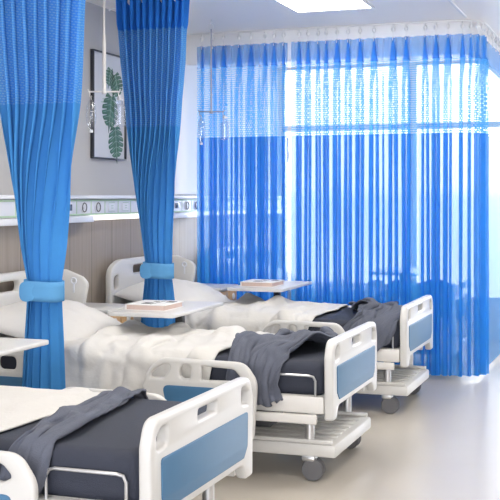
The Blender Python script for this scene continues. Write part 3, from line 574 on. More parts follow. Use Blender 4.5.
463,9,-8,-9,1,22,-4,-9,-3,-7,-1,-3,-5,-3,-2,1,14,14,4,-11,-2,16,3,6,2,-7,-8,-7,-5,-2,-2,7,-5,9,-6,9,-6,2,-3,-4,4,4,1,0,-1,-3,-4,0,0,1,1,-1,5,-6,8,-6,0,0,0,3,-3,-1,0,
460,2,17,5,-12,-14,17,10,-1,-13,-7,2,1,1,-2,-12,8,-5,1,16,0,-15,3,-1,11,11,6,0,-6,-11,-6,12,-9,-3,-2,-2,-1,0,0,1,1,1,1,1,0,1,1,2,3,5,5,-2,-8,-11,0,7,1,-4,-4,5,-1,-2,0,
476,0,-17,5,20,-8,-15,10,17,4,0,-11,-5,6,-2,-6,-13,0,14,5,-4,-12,-3,1,-1,0,1,8,9,5,5,-3,-14,6,16,2,-2,-1,-2,-3,1,1,0,1,1,1,2,2,2,-3,-6,-10,-9,-5,6,6,-2,-6,-5,3,5,-3,-2,
477,-11,-3,-3,19,14,-18,-17,7,15,10,4,0,-12,-8,-8,13,1,-14,-3,9,20,2,-4,-6,-9,-7,-4,-1,3,4,0,16,-7,18,7,5,2,2,1,1,1,0,0,-1,-1,-3,-3,-5,-7,-8,-9,-6,1,4,6,0,-12,-4,1,9,-5,-1,
468,-4,-2,3,15,17,-12,-14,-12,14,-6,0,12,5,0,-2,-16,9,15,-1,-20,7,-3,12,9,5,0,-6,-8,-8,-7,1,15,-5,12,-9,4,5,7,9,5,2,-1,1,0,-1,-2,-5,-7,-6,-6,-8,-2,6,3,-8,-2,9,-2,-12,-1,12,1,
466,0,1,4,14,17,-4,-16,-17,0,16,-3,-16,-1,0,1,0,15,-6,17,-12,9,-13,-4,2,8,9,8,4,2,-1,-6,-12,-1,16,2,-9,0,2,2,5,13,4,-1,-1,-1,-2,-3,-4,-5,-6,-5,-3,-1,0,8,0,-13,-1,14,0,-13,-3,
472,1,2,4,8,16,2,-19,-4,-19,6,18,-5,-13,-6,1,6,16,1,11,-8,10,-2,0,-9,-8,-2,1,4,4,2,1,9,1,-15,0,14,3,-2,5,2,-9,0,6,0,0,0,0,-2,-1,-2,-3,-3,-3,-3,-5,-1,14,0,-12,5,16,-1,
261,3,6,13,5,8,9,12,12,-10,-6,-3,-5,-6,-6,-6,-7,-7,-6,-6,-2,1,9,10,9,16,4,3,2,-2,4,-7,-2,-4,-6,-6,-6,-6,-4,-2,0,8,9,9,8,10,15,2,1,-8,-6,-7,-15,-16,-12,-3,-3,0,2,7,-9,1,7,
285,5,1,8,5,16,9,6,2,13,-5,-5,-5,-5,-5,-6,-7,-7,-6,-3,1,1,8,4,16,0,8,3,-3,-1,5,-1,2,-3,-4,-5,-5,-5,-4,-2,1,1,7,6,2,14,7,-1,-5,6,-5,-12,-11,-12,-12,-12,7,4,-6,2,-8,3,-4,
312,6,3,-1,12,6,8,17,2,5,-1,5,-4,-6,-5,-6,-7,-5,-4,-1,2,3,3,2,5,2,9,-3,1,6,-1,7,-2,2,-3,-3,-4,-5,-3,-1,-2,-2,-4,10,-2,4,0,0,3,1,-11,3,-5,-12,-11,-7,-6,2,6,-4,-4,-7,-3,
340,3,4,1,11,7,13,4,10,2,4,3,0,-4,-4,-6,-4,-5,-3,-1,1,1,4,3,2,0,0,5,-3,3,-1,10,-3,9,-1,-1,-3,-7,-6,-5,-2,-1,-1,-5,-2,2,-2,9,-6,5,-8,2,-6,-2,-9,-8,-5,-5,-3,7,-1,-4,-7,
377,-4,3,2,5,8,8,17,2,11,2,4,0,-3,-3,-5,-4,-4,-2,0,1,1,3,3,1,0,-1,-1,1,-1,5,2,3,2,9,-3,-4,-6,-6,-5,-5,-5,-6,-3,-1,-5,1,2,0,0,1,5,-10,-2,-2,-4,-5,-5,-4,-3,-2,-2,1,
414,-4,-2,-3,11,4,7,9,8,13,4,3,4,-2,-3,-3,-2,-2,-1,-1,0,1,1,1,1,1,0,-1,-2,-1,3,5,2,3,3,2,-4,-6,-7,-8,-7,-6,-5,-5,-5,1,-1,-1,9,-5,-1,5,-1,-2,-2,-3,-3,-4,-4,-4,-3,-3,-1,
431,0,1,3,5,6,14,5,7,4,13,3,3,3,2,0,-2,-1,-2,-2,-1,0,0,0,1,1,1,-2,-3,-2,2,4,3,4,4,0,-4,-7,-9,-7,-9,-7,-5,-5,-3,-2,-3,6,-2,9,0,-2,-1,-1,-1,-2,-1,-3,-2,-3,-4,-3,-4,
467,0,-1,2,5,2,10,5,11,6,2,12,3,8,3,1,0,-1,-3,-2,-3,-1,0,0,1,1,1,-2,-4,-3,0,6,3,3,4,-2,-5,-7,-7,-9,-7,-7,-4,-5,-2,-1,1,-2,5,-1,3,1,1,0,-2,-1,-2,-3,-2,-3,-3,-5,-4,
501,1,2,3,2,5,6,4,3,9,-1,9,3,13,3,9,-2,-2,-3,-4,-3,-1,-1,0,4,0,-3,-1,-4,-4,-2,2,10,2,3,-1,-4,-6,-7,-8,-7,-6,-3,-3,-1,0,2,0,0,3,3,-1,1,1,0,-1,-2,-5,-5,-5,-5,-6,-5,
536,4,3,3,4,4,5,3,1,0,-5,8,9,7,2,9,8,-1,-3,-2,7,-12,-2,0,0,5,-10,1,-7,-4,-2,-2,10,-2,13,7,-8,-6,-7,-7,-6,-5,-3,-3,-1,2,-3,3,2,-6,11,0,4,3,2,0,-2,-7,-9,-10,-7,-8,-5,
573,7,4,8,5,5,4,1,-4,-8,0,-11,2,19,13,7,3,1,1,-1,6,10,-11,-12,-13,-8,-18,19,-8,-8,0,-2,14,14,8,4,-2,-5,0,-12,-10,-5,-4,-4,-3,2,2,-1,-2,5,-5,0,22,13,8,2,-3,-12,-17,-18,-12,-7,-7,
597,14,9,6,4,3,1,-2,-7,-20,6,5,-4,-7,19,2,2,2,3,5,13,13,-14,-14,-2,-12,-5,-10,12,0,-17,10,-1,-1,19,12,1,-3,-6,-14,-20,1,0,-1,3,-5,-3,-1,2,2,2,4,5,22,15,-1,0,-13,-19,-14,-10,-1,-6,
625,2,14,8,3,3,-3,-9,-16,1,8,3,-4,-4,-2,0,12,1,-3,-5,19,23,-7,-7,-7,-21,-2,9,7,-9,-10,-3,-3,17,4,-2,10,-5,-8,-13,0,2,8,-8,3,-3,-4,4,-2,2,-2,0,0,15,9,7,-1,-11,-14,-4,-9,-8,-5,
628,3,16,13,5,0,-5,-15,-16,0,13,-3,-5,-4,-1,-1,6,11,3,-6,17,15,-3,-3,-7,-23,0,18,-12,-13,0,5,-7,13,23,-11,5,-6,-11,-13,-1,3,4,5,-6,2,-7,14,-9,-2,-3,5,-5,16,0,-1,10,0,-11,-10,-4,0,0,
628,5,17,13,7,-1,-8,-17,-15,0,14,-5,-6,-2,-1,-1,2,9,12,3,24,-9,-3,-1,-4,-22,4,6,-7,-4,-10,8,-5,11,35,-5,-5,-8,-12,-14,-4,9,-7,1,7,-1,3,-4,0,-7,-1,8,-4,10,-9,1,7,7,2,-5,-10,-7,0,
629,4,13,13,9,0,-11,-16,-12,1,15,-9,-5,-2,0,-1,1,4,14,16,21,-12,-8,1,2,-19,-5,2,-13,-3,-1,1,4,20,21,5,-10,-5,-12,-13,-10,8,-7,-1,4,7,4,-9,-5,-1,-1,9,3,-4,-7,0,3,7,9,0,-7,-7,-5,
629,6,4,12,9,5,-13,-15,-8,7,8,-11,-4,4,-5,1,0,0,15,29,16,-10,-8,-2,-3,-19,-6,-7,-5,0,0,0,8,14,20,2,-6,-1,-8,-13,-9,-2,-5,0,0,13,-3,-6,-3,-2,0,6,2,-7,0,0,-1,2,9,7,-4,-6,-7,
629,1,4,7,10,8,-9,-15,-7,17,-5,-8,-4,6,-6,3,-3,6,44,9,11,-20,-14,-8,5,0,-17,-13,-2,0,0,0,12,9,18,1,-4,1,4,-13,-13,-12,-3,0,6,5,-5,-4,-2,0,-2,4,1,-4,1,0,0,-1,7,3,-2,-7,0,
629,0,1,3,9,9,-5,-14,-4,23,-14,-1,-1,-6,-1,7,-4,5,38,17,3,-18,-13,-12,3,9,-15,-14,-5,0,0,3,14,4,16,-1,-3,7,-2,-13,-12,-12,-1,0,12,-4,-5,-3,0,0,0,0,0,0,0,0,2,1,-3,-1,0,2,-1,
629,0,0,-1,5,7,2,-12,7,12,-15,-1,-5,0,10,3,0,13,19,22,-3,-19,-16,-12,3,3,-4,-2,-10,-6,0,7,15,0,12,-2,-3,9,-7,-10,-9,-14,3,9,1,-4,-1,-3,-3,0,0,0,0,0,0,0,0,0,0,0,0,0,0,
629,0,0,0,0,3,6,-9,13,2,-12,-3,6,5,-1,-4,-7,35,13,22,-10,-21,-17,-6,0,-6,-3,3,3,-4,-4,12,5,4,5,-5,-3,6,-10,-10,-8,8,-1,16,-5,-6,-5,-7,-2,1,0,9,-5,-2,-2,2,-1,0,0,0,0,0,-1,
629,0,0,0,-1,2,3,-4,10,0,-9,4,5,2,-7,-5,1,36,18,13,-19,-20,-16,4,-5,-8,-3,-1,1,4,7,11,-1,1,-2,-6,-7,4,-10,0,-3,1,11,1,5,-6,-9,-3,0,0,12,1,-8,4,-7,-3,1,4,-3,2,-1,-2,0,
629,0,0,0,0,0,1,2,0,0,-3,4,-1,-2,-1,3,11,33,16,-4,-21,-18,-11,9,-6,-7,-4,-1,-1,2,14,8,-3,-4,-4,-6,0,0,-6,0,0,12,-3,-3,6,-5,-8,1,0,5,4,-3,-5,3,-6,5,6,-4,-7,7,-4,-2,0,
629,0,-1,1,-1,0,1,3,-2,0,3,-1,-3,0,-1,1,27,29,4,-14,-18,-16,2,2,3,-1,-2,-7,-3,1,13,1,-5,-7,-5,-2,9,-6,-7,2,2,9,-4,-5,5,-5,-2,5,-6,13,-4,-5,3,-5,5,0,-8,2,2,3,-6,1,-1,
629,2,2,0,-5,0,0,8,-1,-7,1,3,2,-2,-1,5,37,12,-5,-15,-15,-11,-5,-2,9,5,-4,-9,-4,8,14,-5,-7,-2,0,-5,0,-3,-1,3,9,-2,-5,-4,1,-1,0,-2,10,8,-13,-1,1,-3,-1,1,-2,5,1,-5,1,-1,1,
628,5,-4,1,-3,1,0,11,1,-10,-2,1,3,2,1,11,32,0,-5,-15,-14,-8,-4,-2,7,5,-6,-7,2,16,2,-7,-6,-2,5,-3,-1,0,-6,3,7,-5,-3,-2,0,0,0,2,12,-6,-8,6,-8,3,-1,0,1,0,-1,0,-1,1,0,
628,4,-4,0,0,1,-1,10,7,-9,-9,2,2,3,3,30,5,-2,-2,-14,-12,-8,-3,-2,5,3,-8,0,10,11,-4,-7,-4,1,3,-8,-2,2,4,3,2,-4,-4,-3,0,0,0,11,4,-6,-7,-3,1,3,-4,1,0,0,0,0,0,0,-1,
628,1,0,0,-1,1,0,6,10,-6,-11,0,4,5,6,28,-6,-4,-5,-3,-8,-10,-5,-2,5,-3,-1,4,17,-1,-5,-2,1,-1,-7,-6,0,0,-1,5,8,1,-6,-7,-1,1,1,11,-5,-5,-2,0,0,0,1,-1,0,1,2,-2,-3,1,6,
629,0,0,0,0,-1,1,5,8,-2,-10,-1,5,7,26,1,-8,-7,-7,-6,-1,0,-6,-5,1,0,1,12,9,-4,0,3,-1,-10,-8,-3,4,-3,-2,2,5,12,-6,-12,0,6,5,4,-6,-3,1,1,0,-3,-3,-1,1,0,-1,4,4,1,-4,
629,0,-1,1,0,0,0,3,8,-2,-7,1,7,8,31,-14,-9,-6,-6,-7,-4,-2,2,-2,-1,0,6,14,0,-1,6,2,-5,-15,-1,1,-2,-6,0,5,-2,16,-5,-14,4,13,15,-3,-6,-3,2,-1,-11,-8,-1,0,0,4,-4,0,-1,2,4,
629,0,0,0,0,0,0,0,6,-3,1,4,6,24,9,-15,-6,-10,-5,-5,0,-5,-1,0,0,2,13,6,-3,9,6,-2,-8,-15,-8,-1,0,2,6,-2,-5,18,-3,-16,12,18,15,2,-5,-4,-5,-10,-17,-5,0,0,-1,6,-4,-1,0,0,1,
639,-3,-4,-3,0,2,4,1,1,2,1,3,4,36,-8,-15,-8,-9,-1,-3,-1,-2,-4,-3,0,9,11,-2,4,14,3,-11,-4,-10,-14,3,2,-4,3,-5,1,17,1,-10,5,9,11,9,-6,3,-5,-14,-18,-2,0,0,0,5,-2,-3,0,0,0,
629,0,0,0,1,-1,0,3,6,7,2,1,11,26,-12,-13,-4,-11,-9,-5,-1,0,6,-6,3,16,0,-4,13,12,-4,-14,-9,4,-12,-6,4,-5,0,-1,2,15,-2,-8,6,1,8,13,6,1,-6,-14,-18,-2,0,-1,0,6,1,-6,0,0,0,
629,0,1,-1,4,-5,0,1,0,8,14,3,1,29,-14,-15,-5,-13,-3,6,-6,-5,6,-5,13,6,-6,6,16,7,-8,-14,-12,2,3,-9,-6,0,1,0,1,11,-4,-7,2,1,9,12,12,2,-6,-12,-19,-2,0,0,-1,7,2,-8,0,0,0,
629,1,3,-4,6,-3,-2,0,1,-2,18,10,19,-1,-11,-18,-7,-5,-2,5,-9,1,5,-5,13,-4,0,13,14,5,-8,-14,-13,-3,3,3,-1,-2,-3,-4,4,5,-5,-3,0,0,8,13,13,2,-6,-11,-19,0,3,-1,-3,2,8,-8,2,0,-3,
622,3,5,-5,2,-16,-14,7,4,13,22,11,10,-5,1,-17,-16,4,0,-1,-4,3,-5,0,-1,4,12,14,13,2,-8,-14,-14,-3,0,0,1,1,0,-1,0,-1,0,-1,0,0,6,14,10,2,-6,-11,-17,2,-2,2,-6,9,1,-1,-5,0,-1,
626,-6,-16,2,2,0,-4,-13,-2,26,17,16,7,-1,-9,-8,-5,-14,-19,-5,5,-1,-1,8,14,11,8,13,7,0,-5,-11,-13,-15,-3,0,2,1,0,-2,-2,0,0,3,3,7,6,10,9,0,-10,-12,-21,-4,0,0,0,1,4,-4,-3,-4,9,
602,1,-4,2,-11,-1,6,-2,8,10,14,7,7,3,-8,-4,-7,-18,-11,1,-8,4,-3,12,18,8,4,3,2,-1,-2,-5,-10,-9,-8,-8,5,-6,0,1,0,-3,-1,6,5,7,8,6,2,-2,-4,-11,-5,-3,-11,4,-3,0,-3,0,2,2,2,
571,14,-9,-7,4,-6,13,-8,3,10,10,11,5,3,1,0,-14,-15,-7,-10,-3,-5,5,4,6,3,3,3,1,-1,-4,-4,-9,-6,-5,1,-1,-1,-1,-1,0,-1,1,1,3,4,4,4,1,-1,-1,-3,4,-4,-3,0,0,0,-1,0,0,1,1,
552,8,-2,3,-8,1,-2,8,6,-11,7,11,9,8,2,-8,-5,-14,-8,-11,-3,-6,0,3,1,1,4,5,3,-6,-2,-2,-9,-10,-4,-3,-1,-1,-1,0,-1,0,1,2,2,3,3,3,2,2,3,1,0,0,0,1,-1,-2,-1,-2,-1,0,0,
524,7,4,6,-7,6,-8,4,-2,4,5,-3,7,11,5,-1,-14,-5,-13,-3,-10,-15,-5,2,4,5,6,2,-1,0,-2,-2,-4,-5,-4,1,-5,-2,-4,-4,0,1,1,1,2,3,3,2,2,0,1,1,2,2,2,2,-2,-3,-2,-2,0,-1,0,
491,6,6,5,2,10,-7,-1,3,-6,0,3,6,5,6,2,-4,-5,-17,-9,-7,-8,-5,-2,-2,-2,2,4,4,3,0,-3,-8,-2,-6,-2,-3,-1,0,0,0,0,1,0,1,1,1,0,1,1,2,2,3,4,2,2,0,-3,-3,-2,0,-2,0,
457,7,8,8,7,7,7,-14,0,4,0,3,-8,3,6,4,-3,-6,-7,-16,-7,-9,-3,-10,-1,2,5,4,1,-1,-2,0,-2,-6,-3,-3,0,-2,-2,-3,-1,0,-1,0,1,1,1,2,1,1,3,3,5,5,4,0,1,0,0,-8,0,-2,-1,
423,9,10,10,9,9,10,-14,-8,7,-1,1,-5,2,3,1,-3,-4,-10,-8,-14,-4,-14,-2,-2,1,2,3,5,5,4,-2,-12,-2,-6,-2,-2,0,0,-1,-1,-4,-2,-1,0,1,1,2,2,3,3,4,4,6,5,3,5,-4,2,-3,1,-12,-4,
391,10,11,13,11,9,11,-1,-17,-4,1,-2,-2,-5,0,1,-1,6,-12,-4,-15,-1,-10,-5,-9,-4,1,5,5,5,3,0,-5,1,-10,-3,-2,2,-2,-1,-1,-4,-2,-6,-1,0,1,3,2,3,5,5,6,6,5,5,7,0,5,-11,-2,-3,-5]),
    'quilt_b': (62, 44, [
-564,18,19,19,20,19,19,17,16,2,16,8,10,13,2,13,1,17,14,16,17,17,17,19,19,20,19,19,19,20,20,19,19,20,19,18,20,17,17,18,19,11,18,11,19,14,17,16,18,19,21,19,18,10,14,8,15,6,15,10,6,13,9,
-576,18,19,19,20,19,19,20,5,17,-1,17,5,16,4,19,18,7,15,16,18,18,18,18,20,18,19,18,19,19,19,20,18,18,19,20,19,17,18,20,13,13,21,14,20,13,17,17,19,16,16,16,19,14,15,8,16,4,8,15,8,14,11,
-587,19,20,19,19,18,19,17,12,16,18,-7,17,9,10,15,19,11,18,18,18,18,18,17,17,19,18,20,18,19,19,19,19,19,19,19,18,17,20,19,15,18,16,11,19,17,19,14,18,19,18,17,17,13,14,9,3,16,9,15,6,14,9,
-597,19,20,19,20,20,19,19,12,17,5,7,19,4,21,11,19,13,19,17,16,16,17,19,19,19,19,19,19,18,18,19,19,19,19,17,20,19,19,18,17,20,16,19,7,18,19,17,15,16,20,18,11,11,15,13,9,15,5,15,10,14,7,
-606,19,19,20,19,20,20,20,15,7,7,18,14,10,22,9,19,11,17,19,18,18,19,19,19,18,19,18,18,19,19,19,19,19,20,18,20,15,19,20,20,15,18,16,20,8,19,14,16,17,19,19,19,13,7,11,12,14,13,12,6,11,4,
-615,19,19,19,20,20,20,19,20,14,7,12,20,12,15,21,9,19,13,17,19,18,19,18,19,18,19,18,18,20,19,18,19,19,19,20,19,17,19,20,19,12,19,19,11,19,17,17,12,20,18,18,17,15,13,13,5,14,8,15,8,13,11,
-622,18,18,19,19,20,19,20,20,19,16,12,17,13,14,14,19,14,17,16,19,19,18,17,18,18,18,19,19,20,18,19,19,19,19,19,19,19,18,18,20,19,19,18,19,4,12,19,20,18,19,19,19,14,13,8,12,13,4,15,7,15,6,
-629,20,14,18,20,19,20,20,19,20,13,18,19,16,13,13,17,19,15,19,19,18,17,18,18,18,19,19,19,20,19,19,19,18,18,19,19,19,19,17,18,19,19,20,9,12,21,16,18,18,19,19,19,13,14,14,14,4,16,5,15,3,15,
-636,19,14,19,17,19,21,20,20,20,17,19,17,19,13,10,20,22,15,17,19,17,18,18,20,18,20,19,19,19,19,19,19,19,19,19,18,18,19,20,12,19,18,19,16,19,19,14,20,13,19,18,18,13,14,14,13,14,5,11,14,11,5,
-638,20,7,16,18,19,21,21,18,19,21,20,18,18,16,23,20,19,10,20,14,19,19,18,20,19,19,18,19,19,19,19,19,19,19,20,19,19,17,20,19,20,8,21,15,19,17,19,17,12,19,20,17,14,13,9,14,14,12,10,13,13,16,
-652,14,19,17,13,14,21,24,23,25,22,19,19,18,19,19,23,13,22,22,12,14,18,20,20,18,20,19,17,17,20,19,19,19,20,19,19,19,20,19,19,19,18,19,8,14,22,17,10,19,19,19,15,12,12,15,14,14,14,13,14,13,14,
-658,22,18,9,11,20,21,20,22,28,25,26,8,18,12,22,24,25,27,11,15,20,10,16,20,19,19,19,20,18,20,19,19,19,19,19,20,20,19,20,19,19,20,22,25,19,7,3,15,20,20,14,10,17,17,14,16,14,13,14,13,14,15,
-673,25,26,11,15,20,23,14,33,28,18,22,6,19,18,19,22,24,28,25,16,10,13,9,20,19,20,19,19,19,19,20,19,17,17,20,21,20,21,20,20,19,20,20,24,22,26,8,-2,18,20,14,1,23,19,17,16,15,13,13,13,12,14,
-685,25,27,20,18,20,18,29,28,26,22,3,20,7,20,22,24,25,26,26,8,21,20,20,6,15,20,19,20,19,19,20,12,18,16,21,22,19,23,22,20,19,18,20,22,24,25,8,14,14,19,13,-2,23,21,18,15,13,14,13,14,14,15,
-690,26,27,24,19,20,24,27,25,24,21,4,19,9,20,21,23,23,25,25,12,21,18,19,19,19,17,11,19,19,20,20,8,18,14,22,17,22,26,24,21,20,16,19,19,22,18,24,25,14,6,18,-1,19,21,19,17,13,14,11,13,15,15,
-686,26,26,24,18,19,21,25,25,23,21,8,20,11,19,21,21,22,23,22,17,20,18,19,19,18,19,20,19,14,20,19,15,5,17,22,12,24,29,25,23,21,19,17,16,18,12,23,24,24,12,15,9,9,21,19,17,13,14,14,14,13,16,
-678,25,25,25,12,20,12,23,25,24,22,13,20,14,19,20,20,21,21,20,20,18,19,19,19,20,19,19,19,19,19,19,16,4,16,22,7,25,30,27,24,21,20,19,19,17,19,5,22,25,20,14,15,6,18,17,17,15,14,14,14,15,15,
-670,24,24,24,11,16,16,7,24,26,24,20,20,16,20,20,19,20,19,20,19,19,19,18,19,20,19,19,20,19,20,21,17,6,14,22,4,28,29,27,23,22,20,19,19,18,20,15,5,26,18,19,14,12,14,16,17,15,15,13,14,15,15,
-663,22,23,23,20,4,20,13,6,24,27,24,21,19,19,20,18,20,18,19,21,20,20,17,17,18,18,20,19,20,21,22,21,7,15,20,6,28,27,26,25,22,15,20,20,19,13,20,23,-2,29,15,16,14,14,15,15,16,15,15,14,14,14,
-660,22,23,23,22,12,8,20,14,5,26,26,23,18,21,17,18,20,16,21,22,23,20,20,19,19,17,13,13,21,22,22,24,15,13,18,9,28,27,25,24,22,17,18,19,14,20,18,16,-5,31,18,16,16,14,13,14,15,16,16,15,14,14,
-659,22,23,22,23,20,14,7,20,11,14,26,21,20,19,15,18,20,12,22,25,24,21,21,20,20,19,19,12,7,19,26,23,21,16,17,12,26,25,24,23,22,20,20,20,16,8,20,15,-4,31,19,15,18,13,14,12,13,16,16,16,15,15,
-660,22,23,24,23,21,17,8,16,19,18,15,21,19,15,15,18,20,10,20,26,25,23,22,22,20,19,19,20,18,2,16,28,22,19,17,14,23,24,23,23,21,19,20,19,18,14,19,-1,15,27,18,16,18,17,7,14,13,12,16,18,17,16,
-663,24,23,24,24,16,7,18,19,20,19,19,19,20,23,10,12,20,11,15,25,25,24,24,23,19,20,20,18,20,23,0,20,25,20,17,15,19,23,23,22,21,20,20,18,19,18,11,4,26,21,18,17,17,16,9,10,14,10,16,19,20,17,
-664,23,24,23,21,12,16,15,18,21,21,20,19,22,23,20,4,16,17,10,24,25,25,25,22,21,21,13,17,20,23,19,-1,31,24,19,13,13,19,23,22,22,20,20,19,19,13,11,22,22,19,19,16,16,16,13,5,15,8,18,21,21,19,
-665,22,22,21,17,18,20,18,18,19,20,19,20,22,23,21,15,6,21,10,22,25,25,25,24,22,14,20,19,10,23,24,-6,35,28,15,17,7,15,20,23,22,21,19,20,16,18,21,20,19,20,18,15,15,15,14,7,14,10,18,22,23,20,
-663,20,19,18,20,17,19,19,20,20,19,19,21,21,22,21,20,11,17,16,19,24,24,24,22,20,20,20,15,14,19,23,-1,35,30,7,21,6,13,17,20,23,22,21,20,20,19,20,21,20,20,15,15,14,15,14,11,13,10,19,22,23,22,
-662,20,18,18,19,19,20,19,18,18,19,19,21,20,22,21,20,19,15,20,18,22,23,22,21,19,19,19,19,19,20,8,17,32,25,6,19,17,10,19,18,13,24,22,21,20,19,20,20,20,20,16,14,14,14,14,14,12,13,17,20,23,22,
-662,22,21,21,17,15,18,20,18,16,18,18,20,19,23,22,21,20,19,19,20,20,21,21,20,19,20,20,20,20,18,12,21,27,20,9,18,19,16,13,10,15,26,23,23,21,20,17,20,20,19,16,14,14,15,14,14,14,14,15,18,20,21,
-663,23,23,21,20,13,20,18,16,11,19,16,20,15,23,25,24,22,21,20,19,19,20,20,20,19,20,20,20,19,18,18,20,21,17,17,18,18,7,12,15,22,25,25,24,19,21,19,19,16,18,17,14,14,14,15,15,14,14,14,16,18,19,
-664,23,23,21,19,20,20,10,18,10,19,13,19,17,22,25,27,26,24,17,16,19,19,20,20,19,20,19,19,19,20,19,20,22,19,16,18,15,9,12,18,25,23,25,22,24,15,21,19,18,19,15,9,15,14,15,14,15,14,15,14,15,16,
-663,21,22,21,21,19,20,19,20,6,17,6,17,20,23,27,30,29,25,10,14,18,19,20,21,19,17,19,20,21,20,19,23,25,22,14,14,17,8,13,20,25,23,24,24,24,7,22,19,17,11,19,16,12,15,14,15,15,15,14,14,14,15,
-661,20,20,21,21,20,19,20,19,19,8,20,7,20,23,27,30,31,20,6,19,11,21,19,23,18,11,22,21,23,17,20,25,29,19,20,9,20,10,11,22,23,22,23,24,23,7,20,19,4,22,19,16,13,15,14,16,15,15,15,14,13,14,
-660,20,20,20,20,20,20,19,20,19,19,12,14,19,23,27,31,29,15,3,20,10,21,21,26,3,18,26,21,24,13,20,28,30,14,21,13,20,16,8,21,19,23,20,23,17,18,17,19,17,11,19,15,14,14,15,15,15,15,14,15,14,14,
-660,20,19,20,20,20,20,19,20,19,19,17,19,19,22,27,31,23,3,13,19,18,18,26,25,-11,25,28,20,23,18,17,27,29,14,20,18,13,20,9,19,19,18,22,17,20,21,19,19,21,17,16,8,15,14,15,14,15,15,14,14,15,16,
-661,20,19,20,20,20,20,20,20,19,20,19,20,19,21,26,29,18,5,16,20,21,23,25,23,-16,29,24,25,13,19,21,23,27,18,21,18,20,10,20,14,19,14,19,22,21,19,19,19,19,19,15,13,14,13,14,14,14,14,14,15,15,16,
-657,19,19,17,20,20,20,20,20,20,20,20,20,19,20,22,24,11,20,19,19,21,22,24,26,-23,33,27,22,14,20,20,16,22,22,23,22,22,20,10,20,19,10,16,19,20,22,20,19,17,19,15,14,14,14,14,14,13,15,14,14,15,16,
-653,19,19,20,19,20,19,20,18,20,20,20,21,18,20,15,19,20,20,20,19,20,19,20,24,2,18,23,22,19,17,20,17,20,22,21,22,22,21,19,18,17,17,16,12,17,20,21,18,19,18,17,13,14,14,14,13,14,14,13,14,14,14,
-638,18,17,19,20,19,19,19,21,18,18,16,19,20,19,19,18,18,19,18,19,19,18,16,17,23,10,18,21,19,17,19,21,20,20,20,19,21,21,18,21,20,17,18,18,21,13,17,16,21,17,16,14,15,13,14,13,14,14,14,13,14,14,
-615,18,18,18,19,16,19,17,19,17,15,19,21,12,18,13,20,18,19,18,19,18,19,20,10,20,12,20,17,20,21,24,13,16,19,19,20,19,21,18,20,19,20,19,18,18,18,20,19,19,18,16,12,14,13,14,13,14,13,14,13,14,14,
-598,17,17,18,18,17,16,18,15,21,15,16,18,7,21,14,19,18,18,18,19,18,17,16,18,19,16,18,17,21,19,17,14,20,11,18,19,19,20,20,20,19,19,20,19,18,19,20,19,18,20,16,14,13,12,13,14,13,14,12,13,14,14,
-579,16,17,17,13,20,13,17,17,17,17,17,12,18,7,20,14,19,18,18,17,17,17,17,18,19,18,15,19,19,14,20,18,17,11,20,18,14,18,20,20,20,20,19,19,19,19,19,19,19,19,18,13,12,13,14,13,13,13,13,13,14,13,
-561,16,15,14,16,16,18,18,6,17,14,19,15,19,20,9,15,19,10,18,18,17,16,16,18,19,18,17,12,19,17,19,18,17,16,18,13,19,15,16,19,20,19,19,19,20,19,19,19,19,19,18,14,11,14,14,12,13,13,13,14,13,13,
-542,15,14,15,16,17,14,5,14,19,14,15,17,12,18,19,12,17,17,15,15,17,16,15,17,18,16,15,18,18,13,20,10,20,12,19,14,20,15,20,18,19,18,18,19,19,19,19,19,19,18,18,15,14,12,14,12,12,14,13,13,13,11,
-524,16,15,15,15,16,5,9,16,17,11,17,15,8,18,11,19,12,20,13,17,18,18,15,16,18,16,18,15,18,10,17,10,21,9,20,10,18,18,20,17,19,19,19,18,18,19,19,19,19,18,19,17,14,13,14,12,13,10,13,11,14,8,
-504,15,15,15,14,14,10,10,3,17,16,-1,18,13,19,12,20,8,18,13,19,17,19,19,17,18,18,17,17,18,13,10,19,1,14,19,6,19,14,17,19,19,19,19,18,19,20,19,20,19,19,20,17,14,14,13,14,14,9,13,9,14,6,
-497,-5,-5,-4,-4,-2,1,4,7,-14,2,0,18,8,20,-3,14,-6,-10,-8,-5,-5,-4,-15,-2,3,2,2,1,1,0,0,0,1,3,2,2,-9,-5,-5,5,16,5,-17,-4,16,5,12,12,9,3,-8,-9,18,4,-18,-2,15,-3,-3,-14,5,14,
-493,-4,-4,-4,-5,-2,0,-2,18,2,-16,-3,19,4,19,-5,11,-17,-10,-6,-4,-2,-3,-12,4,11,7,5,3,1,-1,0,-4,-5,-4,-2,2,10,6,-2,-9,-9,0,15,-2,-15,-5,8,10,16,15,13,-3,-14,-3,16,-4,-20,14,1,-16,-3,11,
-486,2,0,-3,-5,-7,-7,-5,17,0,11,-13,-8,18,17,-15,2,-16,-3,0,-1,1,-1,-3,10,10,5,1,-5,-4,-3,1,4,3,0,-3,-7,-8,0,3,14,4,-11,-15,-1,11,-1,-15,-4,7,12,13,10,12,-1,-21,14,4,-18,2,16,-2,-14,
-481,3,2,2,0,-3,-4,-6,-11,6,21,-17,10,-12,-1,15,-2,-13,0,4,4,3,1,-6,6,5,0,-2,-3,-5,-8,-3,-2,0,3,10,4,-1,-4,-5,-10,3,13,0,-17,-8,6,10,-13,-11,0,6,17,16,-6,7,-15,4,16,2,-16,-2,14,
-478,1,2,3,3,2,1,-2,-9,-18,18,10,-17,13,-4,-14,0,18,5,3,2,-1,-5,-9,2,0,-3,-6,-4,-1,3,-1,-3,-2,-4,-2,1,13,4,0,-1,-11,-5,13,5,-18,-2,16,-12,-8,-8,-6,0,12,15,12,-12,7,-13,10,19,-15,-17,
-475,-2,-1,1,4,4,4,3,-1,-12,-18,15,8,-14,17,2,-16,-3,16,7,-1,0,-8,-7,0,-2,-4,-5,-3,-1,2,4,3,1,1,-1,-2,-10,-3,3,3,13,-2,0,-15,-4,2,10,15,-1,-6,-10,-11,-9,-1,10,18,6,-13,-2,14,9,-14,
